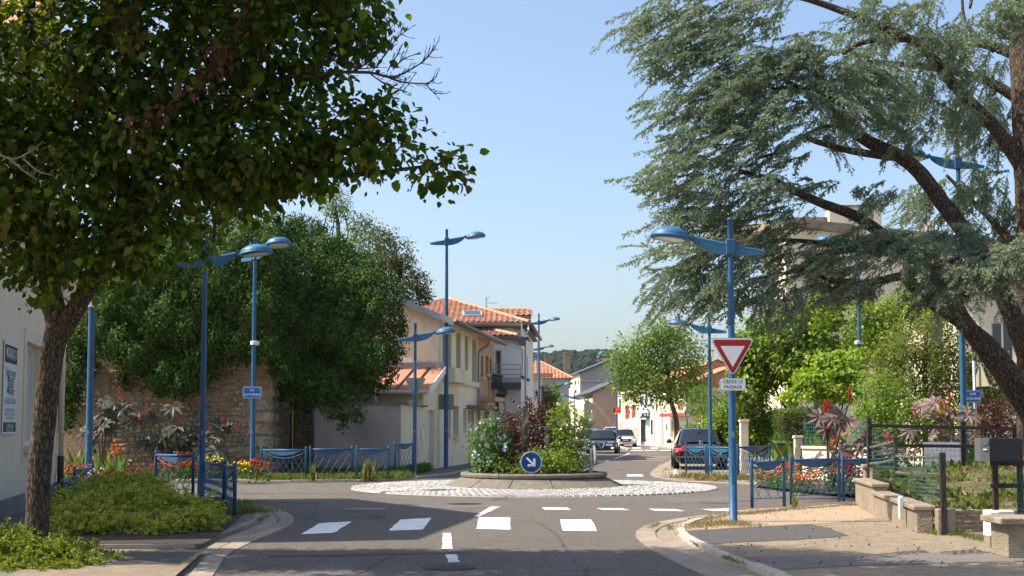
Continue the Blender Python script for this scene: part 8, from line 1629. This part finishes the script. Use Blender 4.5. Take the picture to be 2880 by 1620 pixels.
# black saloon seen from behind (parked on the pavement)
p = at(1972, 1320, 44.6); rc, k = car('saloon_car', 'black saloon parked on the pavement seen from behind', (p.x + .23, 44.6 + 2.3, SW), -.1, 4.6, 1.79, 1.45, M['car_black'], .27, .14)
yb, hw, belt = k['yb'], k['hw'], k['belt']
for s in (-1, 1):
    m = MB(); m.extrude([(s * hw * .93, yb + .1, .86), (s * hw * .97, yb + .3, .82), (s * hw * .99, yb + .28, .66), (s * hw * .9, yb + .06, .6), (s * hw * .56, yb + .0, .62), (s * hw * .6, yb + .01, .84)], (0, -.035, 0)); t = on_car(rc, 'tail_light', 'tail_red', m); m = MB(); m.box((s * hw * .76, yb - .04, .7), (hw * .34, .02, .045)); on_car(rc, 'reversing_light', 'chrome', m, t)
    m = MB(); m.lathe([(.05, -.06), (.055, -.06), (.055, .06), (.04, .06)], (s * hw * .55, yb + .06, .24), 12, Matrix.Rotation(PI / 2, 3, 'X')); on_car(rc, 'exhaust', 'chrome', m)
m = MB(); m.box((0, yb - .012, .86), (hw * .95, .03, .03)); on_car(rc, 'chrome_strip', 'chrome', m); plate(rc, (0, yb - .022, .76), -1, 'FL-073-ZF')
m = MB(); m.box((0, yb + .03, .45), (hw * 1.75, .12, .03)); on_car(rc, 'bumper_strip', 'chrome', m); m = MB(); m.box((0, yb + .06, .27), (hw * 1.5, .14, .12)); on_car(rc, 'lower_bumper', 'trim_black', m)
em = empty('emblem_tmp'); bpy.data.objects.remove(em)
m = MB(); n = 20; ring = [(.06 * math.cos(2 * PI * i / n), yb - .02, .955 + .06 * math.sin(2 * PI * i / n)) for i in range(n + 1)]; m.tube(ring, .007, 5)
for a in (90, 210, 330): m.tube([(0, yb - .02, .955), (.058 * math.cos(D2R(a)), yb - .02, .955 + .058 * math.sin(D2R(a)))], [.012, .004], 4)
on_car(rc, 'star_emblem', 'chrome', m)
for t, x in (('C 220', -.58), ('CDI', .6)): o = link_mesh('lettering', text_mesh(t, .08, M['chrome'], .003), rc); o.matrix_local = frame_M((x, yb - .012, .93), (1, 0, 0), (0, -1, 0))
m = MB(); m.tube([(0, yb + 1.05, 1.43), (0, yb + .95, 1.58)], .01, 5); m.lathe([(.05, 0), (.02, .05), (0, .06)], (0, yb + 1.06, 1.42), 8); on_car(rc, 'roof_aerial', 'trim_black', m)
# dark blue saloon coming towards the camera
p = at(1692, 1275, 76.5); ra, k = car('oncoming_car', 'dark blue saloon with a shield grille driving towards the camera', (p.x + .27, 76.5 + 2.3, 0), PI - .12, 4.66, 1.83, 1.42, M['car_blue'], .29, .13)
yf, hw = k['yf'], k['hw']
m = MB(); sh = [(-.17, .66), (.17, .66), (.15, .5), (.0, .27), (-.15, .5)]; m.extrude([(x, yf - .01, z) for x, z in sh], (0, .05, 0)); gr = on_car(ra, 'grille', 'trim_black', m)
m = MB(); pts = [(x, yf + .045, z) for x, z in sh]; m.tube(pts + [pts[0]], .016, 5)
for i in range(5): z = .6 - i * .06; w = .14 - max(0, i - 1) * .027; m.tube([(-w, yf + .045, z), (w, yf + .045, z)], .011, 4)
on_car(ra, 'grille_bars', 'chrome', m, gr); m = MB(); m.lathe([(.045, 0), (.045, .02)], (0, yf + .0, .68), 14, Matrix.Rotation(-PI / 2, 3, 'X')); on_car(ra, 'badge', 'chrome', m, gr)
for s in (-1, 1):
    for i in range(3): m = MB(); m.lathe([(.062, -.1), (.062, .03), (.05, .045), (0, .05)], (s * (.44 + i * .13), yf - .1 - i * .045, .665 + i * .006), 12, Matrix.Rotation(-PI / 2, 3, 'X')); on_car(ra, 'headlamp', 'headlamp', m)
    m = MB(); m.lathe([(.05, 0), (.05, .04), (0, .045)], (s * .62, yf - .1, .34), 10, Matrix.Rotation(-PI / 2, 3, 'X')); on_car(ra, 'fog_lamp', 'headlamp', m)
m = MB(); m.box((0, yf - .07, .33), (hw * 1.5, .12, .14)); on_car(ra, 'lower_intake', 'trim_black', m); plate(ra, (-.45, yf + .01, .52), 1, 'AD-315-WF')
# white hatchback facing the camera, parked by the houses
p = at(1763, 1252, 103); rw, k = car('white_hatchback', 'white hatchback with a black grille parked before the shuttered house', (p.x, 105, .02), PI - .05, 3.97, 1.74, 1.46, M['car_white'], .25, .1, True); yf, hw = k['yf'], k['hw']
m = MB(); m.extrude([(-.5, yf - .02, .66), (.5, yf - .02, .66), (.42, yf - .02, .46), (.28, yf - .02, .4), (-.28, yf - .02, .4), (-.42, yf - .02, .46)], (0, .05, 0)); on_car(rw, 'grille', 'trim_black', m); plate(rw, (0, yf + .04, .53), 1, 'CB-408-DP')
for s in (-1, 1): m = MB(); m.extrude([(s * .5, yf - .12, .72), (s * .78, yf - .3, .86), (s * .84, yf - .34, .76), (s * .62, yf - .16, .64)], (0, .06, 0)); on_car(rw, 'headlamp', 'headlamp', m); m = MB(); m.box((s * .62, yf - .14, .36), (.2, .1, .1)); on_car(rw, 'fog_lamp_recess', 'trim_black', m)
m = MB(); m.box((0, yf - .07, .27), (1.2, .1, .05)); on_car(rw, 'lower_intake', 'trim_black', m)
# two more cars hidden behind the dark blue one, one behind the saloon
p = at(1660, 1255, 98); rs, k = car('silver_hatchback', 'silver hatchback half hidden behind the oncoming dark blue saloon, beside the blossoming shrub', (p.x, 98, 0), -.12, 4.0, 1.72, 1.48, M['car_grey'], .25, .1, True)
for s in (-1, 1): m = MB(); m.box((s * .74, k['yb'] + .1, .85), (.16, .12, .3)); on_car(rs, 'tail_light', 'tail_red', m)
p = at(1722, 1252, 108); rs2, k = car('white_van_car', 'white car of which only the roof and windscreen show behind the dark blue saloon', (p.x, 108, 0), PI - .12, 4.2, 1.78, 1.62, M['car_white'], .25, .1, True)
for s in (-1, 1): m = MB(); m.box((s * .66, k['yf'] - .15, .72), (.3, .16, .14)); on_car(rs2, 'headlamp', 'headlamp', m)
p = at(2062, 1275, 54); rs3, k = car('dark_estate_car', 'dark estate car behind the give way post and the black saloon', (p.x, 55.5, SW), -.2, 4.3, 1.78, 1.6, M['car_blue'], .25, .1, True)
for s in (-1, 1): m = MB(); m.box((s * .74, k['yb'] + .1, .9), (.16, .12, .3)); on_car(rs3, 'tail_light', 'tail_red', m)

# ================================================================ wooded hill
hx = np.linspace(-500, 700, 49); hy = np.linspace(760, 1500, 20)
def hill_z(x, y):
    px = 1440 + x / y * 3600
    ridge = np.interp(x, [-500, -200, 0, 30, 75, 110, 180, 300, 700], [30, 48, 55, 57, 60, 50, 44, 38, 30])
    t = np.clip((y - 700) / 350, 0, 1); return ridge * (t * t * (3 - 2 * t)) - 1
mb = MB()
for y in hy:
    for x in hx: mb.v.append((x, y, float(hill_z(x, y))))
n = len(hx)
for j in range(len(hy) - 1):
    for i in range(n - 1): a = j * n + i; mb.f.append((a, a + 1, a + n + 1, a + n)); mb.m.append(0)
tag(mb.build('hill', M['terrain'], None, True), 'distant hill', None, None, 'structure')
ico = []
t_ = (1 + 5 ** .5) / 2
iv_ = unit(np.array([(-1, t_, 0), (1, t_, 0), (-1, -t_, 0), (1, -t_, 0), (0, -1, t_), (0, 1, t_), (0, -1, -t_), (0, 1, -t_), (t_, 0, -1), (t_, 0, 1), (-t_, 0, -1), (-t_, 0, 1)], float)); ifc = [(0, 11, 5), (0, 5, 1), (0, 1, 7), (0, 7, 10), (0, 10, 11), (1, 5, 9), (5, 11, 4), (11, 10, 2), (10, 7, 6), (7, 1, 8), (3, 9, 4), (3, 4, 2), (3, 2, 6), (3, 6, 8), (3, 8, 9), (4, 9, 5), (2, 4, 11), (6, 2, 10), (8, 6, 7), (9, 8, 1)]
nC = 2600; X_ = rng.uniform(-60, 260, nC); Y_ = rng.uniform(800, 1120, nC); Z_ = hill_z(X_, Y_)
lobes = 5; k = np.repeat(np.arange(nC), lobes); R0 = rng.uniform(3.0, 5.2, nC); off = rand_dirs(len(k)) * (R0[k] * .62)[:, None]; off[:, 2] = np.abs(off[:, 2]) * .8
P = np.stack([X_[k], Y_[k], Z_[k] + R0[k] * .75], 1) + off
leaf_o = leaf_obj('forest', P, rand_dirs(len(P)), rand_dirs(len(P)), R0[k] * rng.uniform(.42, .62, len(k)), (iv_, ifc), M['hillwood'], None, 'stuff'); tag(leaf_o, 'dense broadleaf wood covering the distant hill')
# tree belts behind the houses
for i, (x0, x1, y, D, lab) in enumerate(((1500, 1545, 1030, 175, 'dark green tree behind the orange hip roof'),)):
    b = at((x0 + x1) / 2, 1200, D); tree('background_tree', lab, (b.x, D, 0), [BL(x0 / K + 10, y / K + 40, D, 30, 30, 2), BL(x1 / K, y / K + 60, D, 25, 30, 2)], [(b.x, D, 0), (b.x, D, 4)], .2, 900, .5, M['hedge'], clump=.8, per=14)
# ================================================================ air
HAZE = True
if HAZE:
    mb = MB(); mb.box((0, 1300, 50), (5200, 2900, 108)); hz = mb.build('haze', None); hz.data.materials.clear(); mt = bpy.data.materials.new('haze_air'); mt.use_nodes = True; nt = mt.node_tree; nt.nodes.clear(); ou = nt.nodes.new('ShaderNodeOutputMaterial'); pv = nt.nodes.new('ShaderNodeVolumePrincipled'); pv.inputs['Color'].default_value = (.8, .87, 1, 1); pv.inputs['Density'].default_value = .00008; pv.inputs['Anisotropy'].default_value = .2; nt.links.new(pv.outputs[0], ou.inputs['Volume']); hz.data.materials.append(mt); tag(hz, 'thin summer haze in the air', None, None, 'stuff')
print('objects', len(bpy.data.objects), 'tris', sum(sum(len(p.vertices) - 2 for p in me.polygons) if len(me.polygons) < 20000 else len(me.loops) - 2 * len(me.polygons) for me in bpy.data.meshes))
